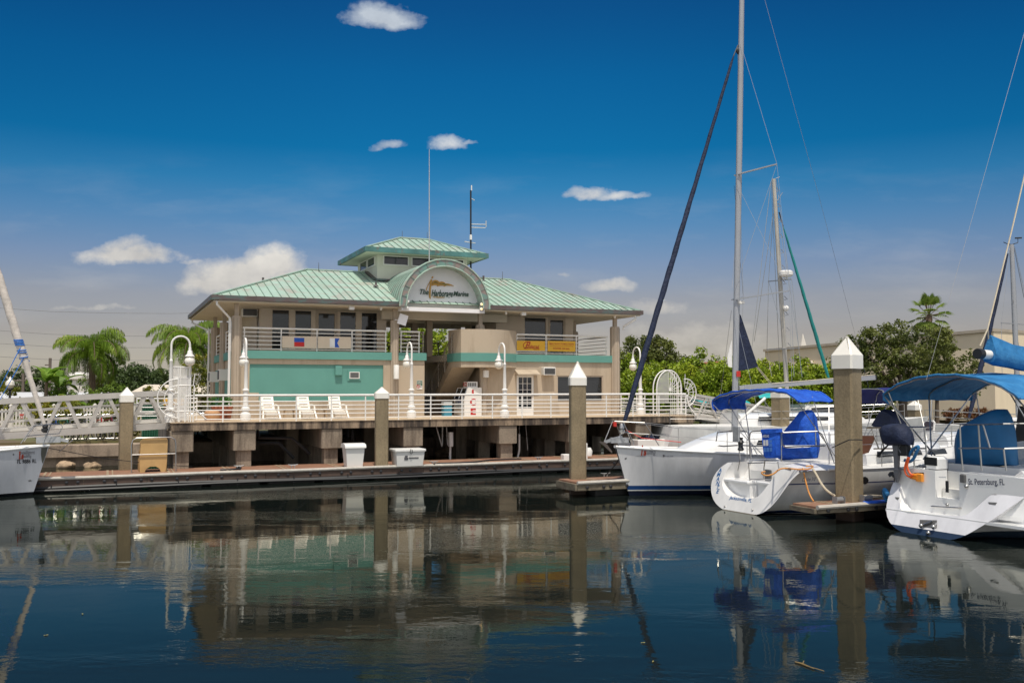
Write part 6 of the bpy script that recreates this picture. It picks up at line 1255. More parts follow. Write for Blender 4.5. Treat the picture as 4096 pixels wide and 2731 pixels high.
SL.part(MB().cbox(li.x-.28,li.x-.08,.05,.2,li.z-.14,li.z-.05,.02),'deck_light',m_globe,smooth=False)
# pulpit and lifelines
A0=IB.fy(*q(540,152),0); A1=IB.fy(*q(1115,180),.62); A2=IB.fy(*q(1372,590),.80); C0=IB.fy(*q(720,162),.22); C1=IB.fy(*q(912,520),.34); C2=IB.fy(*q(915,572),.36); Bm=IB.fy(*q(820,368),.28); Bn=IB.fy(*q(1255,390),.70)
pulpit(SL,[[mir(A2),mir(A1),A0+Vector((0,-.12,0)),A0+Vector((0,.12,0)),A1,A2],[Bm,Bn],[mir(Bm),mir(Bn)]],[[C0,C1,C2],[mir(C0),mir(C1),mir(C2)],[A0,IB.fy(*q(375,555),0)]])
SL.part(MB().cbox(A0.x-.12,A0.x-.02,-.04,.04,A0.z-.16,A0.z-.03,.01),'bow_light',m_red,smooth=False)
sx_=[-2.6,-4.4,-6.2,-8.0]
for sg in (1,-1):
    S=[hI.side(x,hI.zs(.5),1,-.06) for x in sx_]; S=[Vector((a.x,a.y*sg,hI.zs((a.x+10.2)/10.2))) for a in S]; top=[v+Vector((0,0,.62)) for v in S]; mid=[v+Vector((0,0,.33)) for v in S]; f=(lambda v:v) if sg>0 else mir
    wires(SL,[[f(A1)]+top+[Vector((-9.6,1.15*sg,1.8))],[f(Bn)]+mid+[Vector((-9.6,1.15*sg,1.5))]],.007,'lifeline')
    for a,b in zip(S,top): SL.part(MB().tube([a,b],.012,5),'stanchion',m_steel)
wires(SL,[[dr0+Vector((-.1,.1,0)),IB.fy(*q(1060,455),.35),IB.fy(2725,1768,.7)]],.012,'furling_line',m_red)
anchor(SL,tip+Vector((.12,0,.10)),1.0)
SL.part(MB().box(tip.x-.45,tip.x-.02,-.10,.10,tip.z-.02,tip.z+.12),'bow_fitting',m_steel,smooth=False)
SL.part(MB().tube([Vector((-9.9,-1.1,1.2)),Vector((-9.9,-1.1,1.85)),Vector((-9.9,1.1,1.85)),Vector((-9.9,1.1,1.2))],.014,6),'pushpit',m_steel)
hulltext(SL,hI,'ntelligent',(2330+1080*.22317,1650+715*.22321),(2330+1372*.22317,1650+712*.22321),.17*.9,1,m_lgrey,IB,0,.012); hulltext(SL,hI,'ailing',q(1150,770),q(1303,775),.155,1,m_lgrey,IB,0,.012); hulltext(SL,hI,'i',q(1046,768),q(1072,768),.42*.75,1,m_logo,IB,0,.04); hulltext(SL,hI,'s',q(1090,770),q(1142,770),.17,1,m_logo,IB,0,.05); hulltext(SL,hI,'join our club',(2651,1826),(2692,1827),.05,1,m_lgrey,IB,.2,.01)
hullpoly(SL,hI,[q(925,782),q(1000,770),q(1080,772),q(1165,784),q(1100,788),q(1020,780)],1,m_lgrey,IB,'logo_wave'); hullpoly(SL,hI,[q(752,820),q(790,800),q(792,832),q(765,836)],1,m_ac,IB,'hull_fitting'); hullpoly(SL,hI,[(2651,1818),(2658,1818),(2659,1826),(2652,1827)],1,m_ac,IB,'hull_fitting')
# box stowed on the dock behind the bow
qd=BD.fy(2600,1790,yd1-.5); fr=Frame(BD.W((qd.x,yd1-.5,0)),HU); t=Thing('dock_locker','low white dock locker with navy covers and an orange line, seen over the sloop bow','locker',fr,(0,0,DOCK)); t.part(MB().cbox(-.75,.75,-.3,.3,DOCK,DOCK+.62,.03),'body',m_box,smooth=False); t.part(leaves(90,(0,0,DOCK+.68),(.6,.25,.08),.14,5),'folded_cover',m_navy,smooth=False,fix=False)
# =============================== sugar scoop yacht, stern to the camera (left of the tallest piling)
A=Frame(G(3018,2059,0),62); a7=lambda x,y:(2750+x*.4785,1400+y*.4785); kA=.5; nA=(1,0,-kA); tp=lambda x,y,o=0.:A.fp(*a7(x,y),(o,0,0),nA)
yA=.32
out=[(338,938),(275,978),(232,1030),(205,1085),(195,1150),(203,1215),(228,1270),(268,1312),(320,1343),(390,1364),(470,1376),(545,1379),(610,1368),(668,1338),(718,1290),(765,1233),(810,1168),(855,1105),(905,1050),(955,1012)]
inn_=[(372,940),(330,1000),(300,1055),(288,1105),(296,1160),(322,1205),(365,1232),(430,1244),(510,1248),(572,1236),(615,1200),(655,1148),(700,1088),(745,1030),(790,978),(815,955)]
r0=resample(smoothline([tp(*p) for p in out]),33)
hA_=Hull(9.4,lambda z:9.2+.35*z,lambda z:kA*z,[(0,1.5),(.12,1.62),(.4,1.78),(.65,1.5),(.82,1.0),(.93,.45),(1,.04)],[(0,1.17),(.3,1.17),(.6,1.24),(1,1.5)],[(0,-.03),(.15,-.3),(.5,-.5),(1,-.3)],[(0,2.0),(.3,2.0),(.7,1.8),(1,1.2)],1.55,yA,r0,33,.2)
AM=Thing('scoop_yacht','white sailing yacht with rounded sugar scoop stern, swim ladder and royal blue bimini','sailboat',A,(4.5,yA,0))
m_hA=zbands('yacht_hull_paint',[(-1,(.006,.008,.02)),(.015,(.70,.70,.70)),(.03,(.012,.03,.11)),(.12,(.70,.70,.69)),(.79,(.03,.05,.16)),(.825,(.72,.72,.70))],.25,.4)
m_scoop=zbands('scoop_gelcoat',[(-1,(.3,.27,.22)),(.005,(.78,.77,.75))],.25,.4)
hm=hA_.mesh(34); AM.part(hm,'hull',m_hA,ang=45); AM.part(hA_.deck(t0=.17),'deck',m_gels,ang=40); AM.part(hA_.rail(.03,.07,.0),'gunwale',m_gel)
ri=resample(smoothline([tp(*p,-.004) for p in inn_]),33); ri2=[v+Vector((.62+.05*abs(v.y-yA),-.06*(v.y-yA),.03)) for v in ri]
sc=MB(); sc.loft([[v+Vector((-.004,0,0)) for v in r0],ri],closed=False,cap=False); sc.loft([ri,[a.lerp(b,.06)+Vector((0,0,.012)) for a,b in zip(ri,ri2)],ri2],closed=False,cap=False); ta=ri2[0]; tb_=ri2[-1]
sc.poly(ri2); AM.part(sc,'scoop',m_scoop,ang=40)
# port and starboard quarters closing the deck beside the scoop
qd_=MB(); R0=hA_.rings
for s_,e0,e1 in ((0,ri[0],ri2[0]),(-1,ri[-1],ri2[-1])):
    outr=[R0[k][s_] for k in range(0,8)]; inr=[e0.lerp(e1,k/7)+Vector((0,0,.0)) for k in range(8)]; qd_.loft([outr,inr],closed=False,cap=False)
AM.part(qd_,'quarter_deck',m_gel,ang=40)
def tpx(x,y,X): return A.fx(*a7(x,y),X)
# seats either side of the walk-through
led=MB()
for pa,pb,z0x in (((300,1068),(520,1068),0),((572,1090),(705,1090),0)):
    p,r=tpx(*pa,.42),tpx(*pb,.42); led.cbox(.38,1.05,min(p.y,r.y)+.03,max(p.y,r.y)-.02,p.z-.07,p.z,.025)
    led.box(.47,1.04,min(p.y,r.y)+.05,max(p.y,r.y)-.03,.14,p.z-.07)
AM.part(led,'stern_seat',m_gel,smooth=False)
p,r=tpx(525,1040,.98),tpx(640,1040,.98); AM.part(MB().box(.98,1.0,min(p.y,r.y),max(p.y,r.y),.25,1.0),'walk_through',m_gels,smooth=False)
lad=MB(); X=.55
for pts in ([(512,940),(518,1050),(528,1165),(515,1195),(440,1218)],[(648,918),(640,980),(640,1070)],[(505,944),(640,940)],[(520,1078),(698,1077)],[(755,930),(765,990)],[(440,920),(422,1005)]): lad.tube([tpx(*p,X) for p in pts],.016,6)
AM.part(lad,'swim_ladder',m_steel)
pu=MB(); X=.72
for pts in ([(440,915),(428,795),(425,690)],[(530,912),(522,860),(516,745),(500,680),(395,672),(250,688),(240,765),(255,797),(300,803),(418,795)],[(530,912),(518,745),(525,690),(545,678),(640,674)],[(785,930),(783,700),(800,688)],[(750,690),(800,688)],[(530,800),(630,802)],[(430,795),(520,798)]): pu.tube([tpx(*p,X) for p in pts],.017,6)
yS=-1.05
for pts in ([(800,688),(1085,678),(1120,700),(1150,760),(1205,880)],[(785,705),(795,790),(820,812),(900,806),(1150,798)],[(1068,640),(1075,800)]): pu.tube([A.fy(*a7(*p),yS if i else -.62) for i,p in enumerate(pts)],.017,6)
AM.part(pu,'pushpit',m_steel)
AM.part(MB().prism([tpx(800,806,.8),tpx(830,818,.8),tpx(1010,812,.95),tpx(1050,803,1.1)],(.05,0,.03)),'stern_perch',m_gel,smooth=False)
bx=tpx(412,700,.70); AM.part(MB().cbox(bx.x-.05,bx.x+.02,bx.y-.13,bx.y+.13,bx.z-.21,bx.z+.21,.02),'rail_bracket',m_galv,smooth=False)
w=tpx(445,780,.74); AM.part(MB().lathe([(.05,-.2),(.09,-.16),(.06,-.1),(.06,0),(.09,.04),(.05,.1),(.07,.16)],w,10),'rail_winch',m_black)
# steering wheel under its cover
wc=[(792,920),(798,745),(840,680),(905,602),(960,540),(985,502),(1012,498),(1035,520),(1046,620),(1060,720),(1070,790),(1068,905)]
X=1.75; pc=[A.fx(*a7(*p),X) for p in wc]; cen=sum(pc,Vector())/len(pc); off=lambda k,dx:[cen+(p-cen)*k+Vector((dx,0,0)) for p in pc]
AM.part(MB().loft([off(.72,-.30),off(.93,-.2),off(1.0,-.02),off(.99,.1),off(.7,.3)]),'wheel_cover',m_blue,ang=60)
# bimini
def bimini(t,fr,arch,X0,L,mat,ex=.08,nx=8,sag=.03,skirt=None,name='bimini'):
    pts=resample(smoothline([fr.fx(*p,X0) for p in arch],2),25); rings=[]
    for k in range(nx+1):
        u=k/nx; d=L*u; w=-sag*math.sin(PI*u*2)**2-.05*(2*u-1)**2; rings.append([p+Vector((d,0,w*(.5+.5*math.sin(PI*j/24))+.012*math.sin(j*1.9+k*2.3))) for j,p in enumerate(pts)])
    m=MB(); m.loft(rings,closed=False,cap=False); m.loft([[v-Vector((0,0,.015)) for v in r] for r in rings],closed=False,cap=False)
    for r in (rings[0],rings[-1]): m.tube(r,.028,6)
    return t.part(m,name,mat,ang=60),rings
ar=[(218,488),(206,440),(207,402),(300,358),(400,332),(500,320),(650,320),(780,334),(850,352),(905,395),(928,425)]
e=A.fx(*a7(928,425),1.2); Lb=max(1.2,A.fy(*a7(1172,452),e.y).x-1.2)
bo,br=bimini(AM,A,[a7(*p) for p in ar],1.2,Lb,m_blue)
fl_=MB()
for r in (br[0],): fl_.loft([r[:5],[v+Vector((.10,-.02,-.12)) for v in r[:5]]],closed=False,cap=False)
AM.part(fl_,'bimini_flap',m_blue,bo,fix=False)
bp_=MB(); Y0,Y1=br[0][1],br[0][-2]; F0,F1=br[-1][1],br[-1][-2]
for a,b in ((Y0,(1.9,yA+1.35,1.3)),(F0,(1.5,yA+1.38,1.3)),(Y1,(1.9,yA-1.35,1.3)),(F1,(1.5,yA-1.38,1.3)),(br[4][1],(1.7,yA+1.36,1.3)),(br[4][-2],(1.7,yA-1.36,1.3))): bp_.tube([a,b],.013,6)
for r in (br[0],br[4],br[-1]): bp_.tube([v-Vector((0,0,.03)) for v in r[1:-1]],.013,6)
AM.part(bp_,'bimini_frame',m_steel)
# coachroof, windows, hatch
ck=MB().box(1.25,3.0,yA-.75,yA+.75,.6,1.22); AM.part(ck,'cockpit_coaming',m_gel,smooth=False)
co=AM.part(trunk(3.1,7.3,1.15,.6,1.15,.52,yA),'coachroof',m_gel,ang=50)
for x in (3.5,4.5,5.5): AM.part(MB().prism([(x,yA-1.20,1.38),(x+.75,yA-1.15,1.38),(x+.7,yA-1.12,1.52),(x+.05,yA-1.17,1.53)],(0,.08,0)),'cabin_window',m_glass,co,smooth=False)
AM.part(MB().prism([A.fx(*p,2.9) for p in ((3440,1742),(3500,1742),(3470,1810),(3432,1820))],(.05,0,0)),'companionway',M('varnished_teak',(.20,.08,.035),.5),smooth=False)
for x in (1.5,3.,5.,7.,8.6):
    for sg in (-1,1):
        zz=hA_.zs(x/9.4); t_=x/9.4; b_=Vector((x,yA+sg*(hA_.hb(t_)-.06),zz)); AM.part(MB().tube([b_,b_+Vector((0,0,.6))],.012,5),'stanchion',m_steel)
for sg in (-1,1): wires(AM,[[Vector((x,yA+sg*(hA_.hb(x/9.4)-.06),hA_.zs(x/9.4)+h)) for x in (1.5,3,5,7,8.6)] for h in (.6,.32)],.006,'lifeline')
mastpart(AM,(4.6,yA,1.2),(4.45,yA,1.9),.10,.07,m_mast,'mast_stump') if 0 else None
hullpoly(AM,hA_,[(3452,1908),(3460,1905),(3470,1910),(3475,1920),(3471,1931),(3461,1936),(3452,1934)],-1,m_glass,A,'portlight')
def ptext(t,fr,s_,pa,pb,o,n,hgt,mat,shear=0,bold=.01,name='lettering',vert=False,off=.008):
    a,b=fr.fp(*pa,o,n),fr.fp(*pb,o,n); d=b-a; n=Vector(n).normalized(); 
    if n.x>0: n=-n
    up=n.cross(d).normalized(); mb=text(s_,a+n*off,d,up,d.length,hgt,shear,bold,0.); t.part(mb,name,mat,smooth=False,fix=False)
m_lblue=M('transom_blue',(.01,.10,.28),.5)
ptext(AM,A,'Jacksonville, FL',a7(346,1252),a7(530,1282),(0,0,0),nA,.13,m_lblue,.1,.02)
for ch_,(x,y),r in (('A',(268,1010),-.55),('M',(255,1045),-.4),('A',(248,1082),-.25),('N',(247,1117),-.15),('T',(250,1150),0),('E',(251,1182),.1),('',(0,0),0)):
    if not ch_: continue
    a=tp(x-11,y+14); b=tp(x+13,y+14+r*10); d=b-a; n=Vector(nA).normalized(); n=-n; up=n.cross(d).normalized(); AM.part(text(ch_,a+n*.008,d,up,None,.125,.15,.03,0.),'lettering',m_lblue,smooth=False,fix=False)
a=tp(250,1200); AM.part(text('E',tp(250,1203)+Vector((-.008,0,0)),tp(268,1205)-tp(250,1203),-Vector(nA).normalized().cross(tp(268,1205)-tp(250,1203)).normalized()*-1,None,.125,.15,.03,0.),'lettering',m_lblue,smooth=False,fix=False) if 0 else None
for x,y in ((313,1305),(545,1334)): v=tp(x,y,-.01); AM.part(MB().ball(v,.03,8,6),'drain_fitting',m_steel)
hulltext(AM,hA_,'Catalina 310',a7(958,1098),a7(1068,1093),.10,-1,m_dark,A,.35,.01)
AM.part(MB().cbox(.35,.55,-1.28,-1.16,1.14,1.2,.02).tube([A.fp(*a7(820,985),(0,0,0),nA),A.fp(*a7(870,1000),(0,0,0),nA)],.025,6),'mooring_cleat',m_steel)
AM.part(MB().cbox(1.0,1.06,tpx(665,975,1).y-.12,tpx(665,975,1).y+.1,tpx(0,1025,1).z,tpx(0,925,1).z,.015),'shore_power_inlet',m_ac,smooth=False)
# rescue sling bag hung on the pushpit
ls=Thing('rescue_bag','royal blue rescue sling bag with white print hanging on the stern rail','bag',A,tpx(690,905,.55)); X=.58
fpt=[tpx(618,672,X),tpx(735,668,X),tpx(752,880,X),tpx(745,903,X),tpx(655,905,X),tpx(638,890,X)]
sh_=lambda k,dx:[ (sum(fpt,Vector())/6)+(p-sum(fpt,Vector())/6)*k+Vector((dx,0,0)) for p in fpt]
ls.part(MB().loft([sh_(.94,-.02),sh_(1,.01),sh_(1,.17),sh_(.92,.2)]),'body',m_blue,ang=50); ls.part(MB().prism([tpx(612,662,X-.02),tpx(738,660,X-.02),tpx(738,690,X-.03),tpx(650,700,X-.04),tpx(614,690,X-.03)],(.22,0,0.01)),'flap',m_blue,smooth=False)
def lsp(x0,x1,y0,y1,name='print'): ls.part(MB().poly([tpx(x0,y0,X-.035),tpx(x1,y0-2,X-.035),tpx(x1+2,y1-2,X-.035),tpx(x0+2,y1,X-.035)]),name,m_fwhite,smooth=False,fix=False)
ptext(ls,A,'LIFESLING',a7(628,730),a7(684,728),(X-.035,0,0),(1,0,0),.065,m_fwhite,.1,.02)
lsp(632,651,752,800); lsp(655,674,751,799)
m_pb=M('print_blue',(.08,.22,.62),.6)
for x0,x1,y0,y1 in ((680,706,750,775),(681,708,780,806),(636,656,815,850),(660,682,814,848),(686,708,812,846)): ls.part(MB().poly([tpx(x0,y0,X-.034),tpx(x1,y0,X-.034),tpx(x1,y1,X-.034),tpx(x0,y1,X-.034)]),'print',m_pb,smooth=False,fix=False)
# mooring and shore lines
R_=lambda pts,D:[P(*a7(x,y),d) for (x,y),d in zip(pts,D if isinstance(D,list) else [D]*len(pts))]
m_orange=M('orange_cord',(.62,.26,.05),.6)
solo(MB().tube(smoothline(R_([(650,1015),(618,1018),(625,1038),(665,1050),(720,1035),(765,995),(810,985),(900,993),(990,998),(1045,985),(1050,965),(990,970)],23.3),1),.02,6),'shore_cable',m_orange,WORLD,P(*a7(800,990),23.3),'orange shore power cable looping from the scoop stern along the gunwale','cable')
solo(MB().tube(smoothline(R_([(965,985),(985,1085),(1010,1180),(1035,1235),(1055,1262)],[23.2,23,22.9,22.8,22.7]),1),.02,6),'shore_cable',m_orange,WORLD,P(*a7(1055,1262),22.7),'orange cable hanging from the gunwale to the dock corner','cable')
solo(MB().tube(smoothline(R_([(1045,985),(1080,1045),(1120,1120),(1165,1175),(1232,1218)],[23.2,23.1,23,22.9,22.9]),1),.028,6),'mooring_line',m_rope,WORLD,P(*a7(1232,1218),22.9),'twisted white mooring line sagging from the gunwale towards the tallest piling','rope')
pl_=P(3385,1770,22.5); solo(MB().tube([P(3328,1790,22.75),P(3360,1775,22.45),P(3395,1759,22.25),P(3420,1758,22.45),P(3449,1759,22.8)],.013,5),'mooring_line',m_black,WORLD,P(3385,1760,22.2),'thin black line tied round the tallest piling','rope')
# =============================== wide sterned yacht at the right edge
R=Frame(G(3809,2159,0),62); r8=lambda x,y:(3350+x*.51026,1400+y*.51020); kR=.62; nR=(1,0,-kR); rp=lambda x,y,o=0.:R.fp(*r8(x,y),(o,0,0),nR)
out=[(492,925),(455,1000),(420,1080),(395,1160),(383,1225),(384,1285),(402,1338),(440,1385),(500,1425),(580,1456),(680,1476),(790,1486),(900,1488),(985,1462),(1070,1415),(1160,1362),(1260,1298),(1360,1228),(1462,1158),(1560,1090)]
inn_=[(530,925),(500,1020),(488,1120),(486,1200),(496,1258),(520,1276),(620,1282),(740,1288),(870,1295),(995,1300),(1040,1272),(1090,1230),(1170,1160),(1260,1085),(1350,1015),(1440,945)]
r0=resample(smoothline([rp(*p) for p in out]),33); yR=(r0[0].y+r0[-1].y)/2
zq=r0[-1].z
hR=Hull(11.5,lambda z:11.2+.3*z,lambda z:kR*z,[(0,1.8),(.12,1.9),(.4,2.05),(.65,1.75),(.82,1.15),(.93,.5),(1,.04)],[(0,1.42),(.3,1.42),(.6,1.46),(1,1.7)],[(0,-.03),(.15,-.3),(.5,-.5),(1,-.3)],[(0,2.1),(.3,2.2),(.7,1.9),(1,1.2)],1.6,yR,r0,33,.2)
RB=Thing('wide_yacht','white sailing yacht with broad open stern, pacific blue bimini and an outboard on its rail','sailboat',R,(5,yR,0))
m_hR=zbands('wide_hull_paint',[(-1,(.006,.008,.02)),(.01,(.03,.05,.08)),(.18,(.66,.66,.64)),(.20,(.74,.74,.76))],.22,.4); hm=hR.mesh(34); RB.part(hm,'hull',m_hR,ang=45); RB.part(hR.deck(t0=.14),'deck',m_gels,ang=40); RB.part(hR.rail(.035,.05),'gunwale',m_gel)
ri=resample(smoothline([rp(*p,-.004) for p in inn_],1),33); XP=max(v.x for v in ri)*.55+.35
m_tr=zbands('stern_gelcoat',[(-1,(.03,.05,.09)),(.12,(.76,.76,.79))],.2,.5)
sc=MB(); sc.loft([[v+Vector((-.004,0,0)) for v in r0],ri],closed=False,cap=False); RB.part(sc,'stern_rim',m_tr,ang=40)
# platform, stern wall with the walk-through
zp=rp(750,1288).z; ybl=lambda x,y,X:R.fx(*r8(x,y),X)
Xw=rp(750,1288).x+.34
wl=[ybl(490,1100,Xw),ybl(768,1100,Xw),ybl(955,1100,Xw)]; ztop=ybl(560,925,Xw).z; yl,yd0_,yd1_=wl[0].y+.05,wl[1].y,wl[2].y; yr_=ybl(1440,1050,Xw).y-.5; zs_=ybl(850,1160,Xw).z
RB.part(MB().box(zp*kR-.02,Xw+.02,yr_,yl+.06,zp-.06,zp),'swim_platform',m_gel,smooth=False)
wm=MB(); wm.box(Xw,Xw+.4,yd0_,yl,zp-.05,ztop); wm.box(Xw+.002,Xw+.4,yd1_,yd0_,zp-.05,zs_); wm.box(Xw,Xw+.4,yr_,yd1_,zp-.05,ztop-.0); wo=RB.part(wm,'stern_wall',m_gel,smooth=False)
RB.part(MB().box(Xw+.42,Xw+.5,yd1_-.05,yd0_+.05,zs_-.1,ztop-.02).box(Xw+.2,Xw+.42,yd1_+.02,yd0_-.02,zs_+.001,zs_+.18),'walk_through',m_gels,smooth=False)
RB.part(MB().bar((Xw-.02,yd0_-.12,ztop-.13),(Xw-.02,yd1_+.3,ztop-.12),.03,.03),'gate_bar',m_gel,smooth=False); RB.part(MB().box(Xw-.03,Xw,(yd0_+yd1_)/2-.04,(yd0_+yd1_)/2+.02,ztop-.45,ztop-.2),'latch',m_black,smooth=False)
def strip(outr,inr): RB.part(MB().loft([outr,inr],closed=False,cap=False),'quarter_moulding',m_gel,ang=40)
for s_,e in ((0,(Xw,yl,ztop)),(-1,(Xw,yr_,ztop))):
    a_=ri[0 if s_==0 else -1]; strip([hR.rings[k][s_] for k in range(0,6)],[a_.lerp(Vector((Xw+.5,e[1],ztop)),k/5) for k in range(6)])
i0=[ri[k] for k in range(0,11)]; strip(i0,[Vector((Xw+.01,min(v.y,yl+.2),v.z)) for v in i0])
i1=[ri[k] for k in range(20,33)]; strip(i1,[Vector((max(Xw+.01,v.x),lerp(v.y,yr_,.75),max(v.z,zp))) for v in i1])
ptext(RB,R,'St. Petersburg, FL',r8(1030,1067),r8(1313,1072),(Xw,0,0),(1,0,0),.165,m_dark,0,.012)
sv=ybl(1005,1005,Xw); RB.part(MB().cbox(Xw-.05,Xw+.02,sv.y-.01,sv.y+.12,sv.z-.09,sv.z+.09,.02),'stern_speaker',m_ac,smooth=False); RB.part(MB().ball((Xw-.01,sv.y-.02,sv.z-.17),.05,10,6),'filler_cap',m_steel)
h0,h1=ybl(755,1222,Xw),ybl(968,1235,Xw); RB.part(MB().tube([h0+Vector((.0,0,0)),h0-Vector((.08,0,0)),h1-Vector((.08,0,0)),h1],.02,6),'grab_rail',m_steel); v=ybl(860,1212,Xw); RB.part(MB().ball(v,.04,8,6),'stern_light',m_steel)
lp_=[rp(645,1328,-.02),rp(778,1332,-.02),rp(775,1392,-.02),rp(645,1380,-.02)]; RB.part(MB().prism(lp_,(.01,0,0)),'ladder_recess',m_ac,smooth=False); RB.part(MB().tube([rp(655,1375,-.06),rp(745,1338,-.06)],.02,6).tube([rp(750,1385,-.08),rp(775,1355,-.06)],.02,6).ball(rp(655,1375,-.09),.05,8,6).ball(rp(750,1384,-.1),.05,8,6),'folding_ladder',m_steel); RB.part(MB().ball(rp(712,1432,-.02),.05,8,6),'drain_fitting',m_steel)
for x0,y0,x1,y1 in ((450,1150,485,1165),(1180,1190,1250,1205)): RB.part(MB().prism([rp(x0,y0,-.012),rp(x1,y0+3,-.012),rp(x1-12,y1+8,-.012),rp(x0+8,y1,-.012)],(.005,0,0)),'moulded_vent',m_ac,smooth=False)
RB.part(MB().cbox(Xw+.1,Xw+.5,ybl(760,860,Xw).y,ybl(655,860,Xw).y,ztop+.02,ztop+.3,.06),'instrument_pod',m_gel,smooth=False); RB.part(MB().box(Xw+.08,Xw+.1,ybl(757,855,Xw).y,ybl(660,855,Xw).y,ztop+.1,ztop+.28),'instrument_screen',m_glass,smooth=False)
X=Xw+.12; pu=MB()
for pts in ([(580,605),(592,770),(605,935)],[(682,600),(694,770),(710,938)],[(230,610),(688,601)],[(285,772),(692,770)],[(268,612),(322,770)],[(325,610),(365,770)]): pu.tube([ybl(*p,X) for p in pts],.019,6)
RB.part(pu,'pushpit',m_steel); pu=MB()
for pts in ([(960,588),(967,770),(982,942)],[(1105,585),(1117,770),(1131,945)],[(1303,775),(1322,945)],[(960,582),(1110,582)],[(950,768),(1120,766)],[(1140,580),(1196,768)]): pu.tube([ybl(*p,X) for p in pts],.019,6)
pu.tube([ybl(1110,582,X),ybl(1300,578,X),R.fy(*r8(1480,576),ybl(1300,578,X).y-.25)],.019,6); pu.tube([ybl(1120,766,X),ybl(1310,772,X),R.fy(*r8(1480,766),ybl(1310,772,X).y-.25)],.019,6); RB.part(pu,'pushpit',m_steel)
wc=[(958,912),(948,760),(955,690),(978,618),(1060,558),(1160,500),(1245,462),(1310,462),(1345,520),(1372,620),(1388,760),(1400,905)]; X=Xw+1.3; pc=[ybl(*p,X) for p in wc]; cen=sum(pc,Vector())/len(pc); RB.part(MB().loft([off(.7,-.35),off(.93,-.22),off(1,0),off(.98,.12),off(.7,.3)]),'wheel_cover',M('deep_blue_canvas',(.008,.11,.27),.65,var=.15,vs=2,bump=.2,bs=6),ang=60)
ar=[(365,388),(352,335),(430,280),(520,235),(620,202),(740,182),(860,174),(980,182),(1090,200),(1190,228),(1290,272),(1380,325),(1428,375)]
e=R.fx(*r8(1428,375),1.5); bo,br=bimini(RB,R,[r8(*p) for p in ar],.8,3.2,m_sky)
fl_=MB().loft([br[0][:4],[v+Vector((.12,-.03,-.10)) for v in br[0][:4]]],closed=False,cap=False); RB.part(fl_,'bimini_flap',m_sky,bo,fix=False)
bp_=MB(); 
for k,xb_ in ((0,2.2),(4,2.0),(8,1.7)):
    r=br[k]; bp_.tube([Vector((xb_,yR+1.75,1.5))]+[v-Vector((0,0,.035)) for v in r[1:-1]]+[Vector((xb_,yR-1.75,1.5))],.018,6)
for s_,sg in ((2,1),(-3,-1)): bp_.tube([br[0][s_],Vector((1.3,yR+sg*1.7,1.6))],.016,6); bp_.tube([br[8][s_],Vector((4.0,yR+sg*1.75,1.6))],.016,6)
RB.part(bp_,'bimini_frame',m_steel)
co=RB.part(trunk(4.2,8.8,1.35,.75,1.38,.55,yR),'coachroof',m_gel,ang=50)
RB.part(MB().loft([[(4.3,yR+1.2,1.7),(4.3,yR-1.3,1.7),(4.3,yR-1.15,2.75),(4.3,yR+1.05,2.75)],[(5.3,yR+1.1,1.8),(5.3,yR-1.2,1.8),(4.9,yR-1.05,2.7),(4.9,yR+.95,2.7)]]),'dodger',m_black,smooth=False)
RB.part(MB().box(1.6,4.2,yR-1.0,yR+1.0,.9,1.46),'cockpit_coaming',m_gel,smooth=False)
# boom under a blue sail cover
z34=lambda x,y:(3400+x*.38264,900+y*.38265)
b0=R.fy(*z34(1345,1345),yR); b1=R.fy(*z34(1470,1350),yR); fb=(Vector((b1.x-b0.x,0,b1.z-b0.z))).normalized(); be=b0+Vector((7.2,0,-.35))
RB.part(MB().tube([b0,be],.105,12),'boom',m_white); RB.part(MB().tube([b0-Vector((.05,0,0)),b0+Vector((.10,0,0))],.118,12),'boom_end',m_black)
ax=[R.fy(*z34(1465,1150),yR),R.fy(*z34(1560,1190),yR),R.fy(*z34(1700,1250),yR),R.fy(*z34(1819,1272),yR)]; bx=[R.fy(*z34(1450,1435),yR),R.fy(*z34(1540,1475),yR),R.fy(*z34(1700,1500),yR),R.fy(*z34(1819,1528),yR)]; rings=[]
for a,b in list(zip(ax,bx))+[(be+Vector((0,0,.75)),be-Vector((0,0,.25)))]:
    h=(a-b); rings.append([b+h*f+Vector((0,w,0)) for f,w in ((0,0),(.03,.12),(.25,.17+.02*len(rings)%2),(.5,.13),(.8,.07),(1,.02),(1,-.02),(.8,-.07),(.5,-.14),(.25,-.18),(.03,-.12))])
RB.part(MB().loft(rings),'sail_cover',m_sky,ang=60)
def ext(a,b,x): d=b-a; return b+d*((x-b.x)/d.x)
hp=ext(R.fy(*z34(1705,0),yR),R.fy(4096,712,yR),be.x); hp2=ext(R.fy(3881,900,yR),R.fy(4096,137,yR),be.x); mtop=max(hp.z,hp2.z)+.2
mastpart(RB,be+Vector((.25,0,-2.6)),Vector((be.x+.1,yR,mtop)),.15,.09,m_mast); tl0=R.fy(*z34(1440,1085),yR)
RB.part(MB().tube([b0+Vector((.05,0,.17)),tl0,R.fy(*z34(1705,0),yR),hp],.018,5),'topping_lift',m_rope); RB.part(MB().tube([b0+Vector((.6,.1,.17)),tl0+Vector((.1,.05,-.3)),tl0],.016,5),'reef_line',m_rope)
wires(RB,[[R.fy(3705,1520,yR),R.fy(3881,900,yR),hp2]],.005,'backstay',M('grey_wire',(.25,.26,.27),.4))
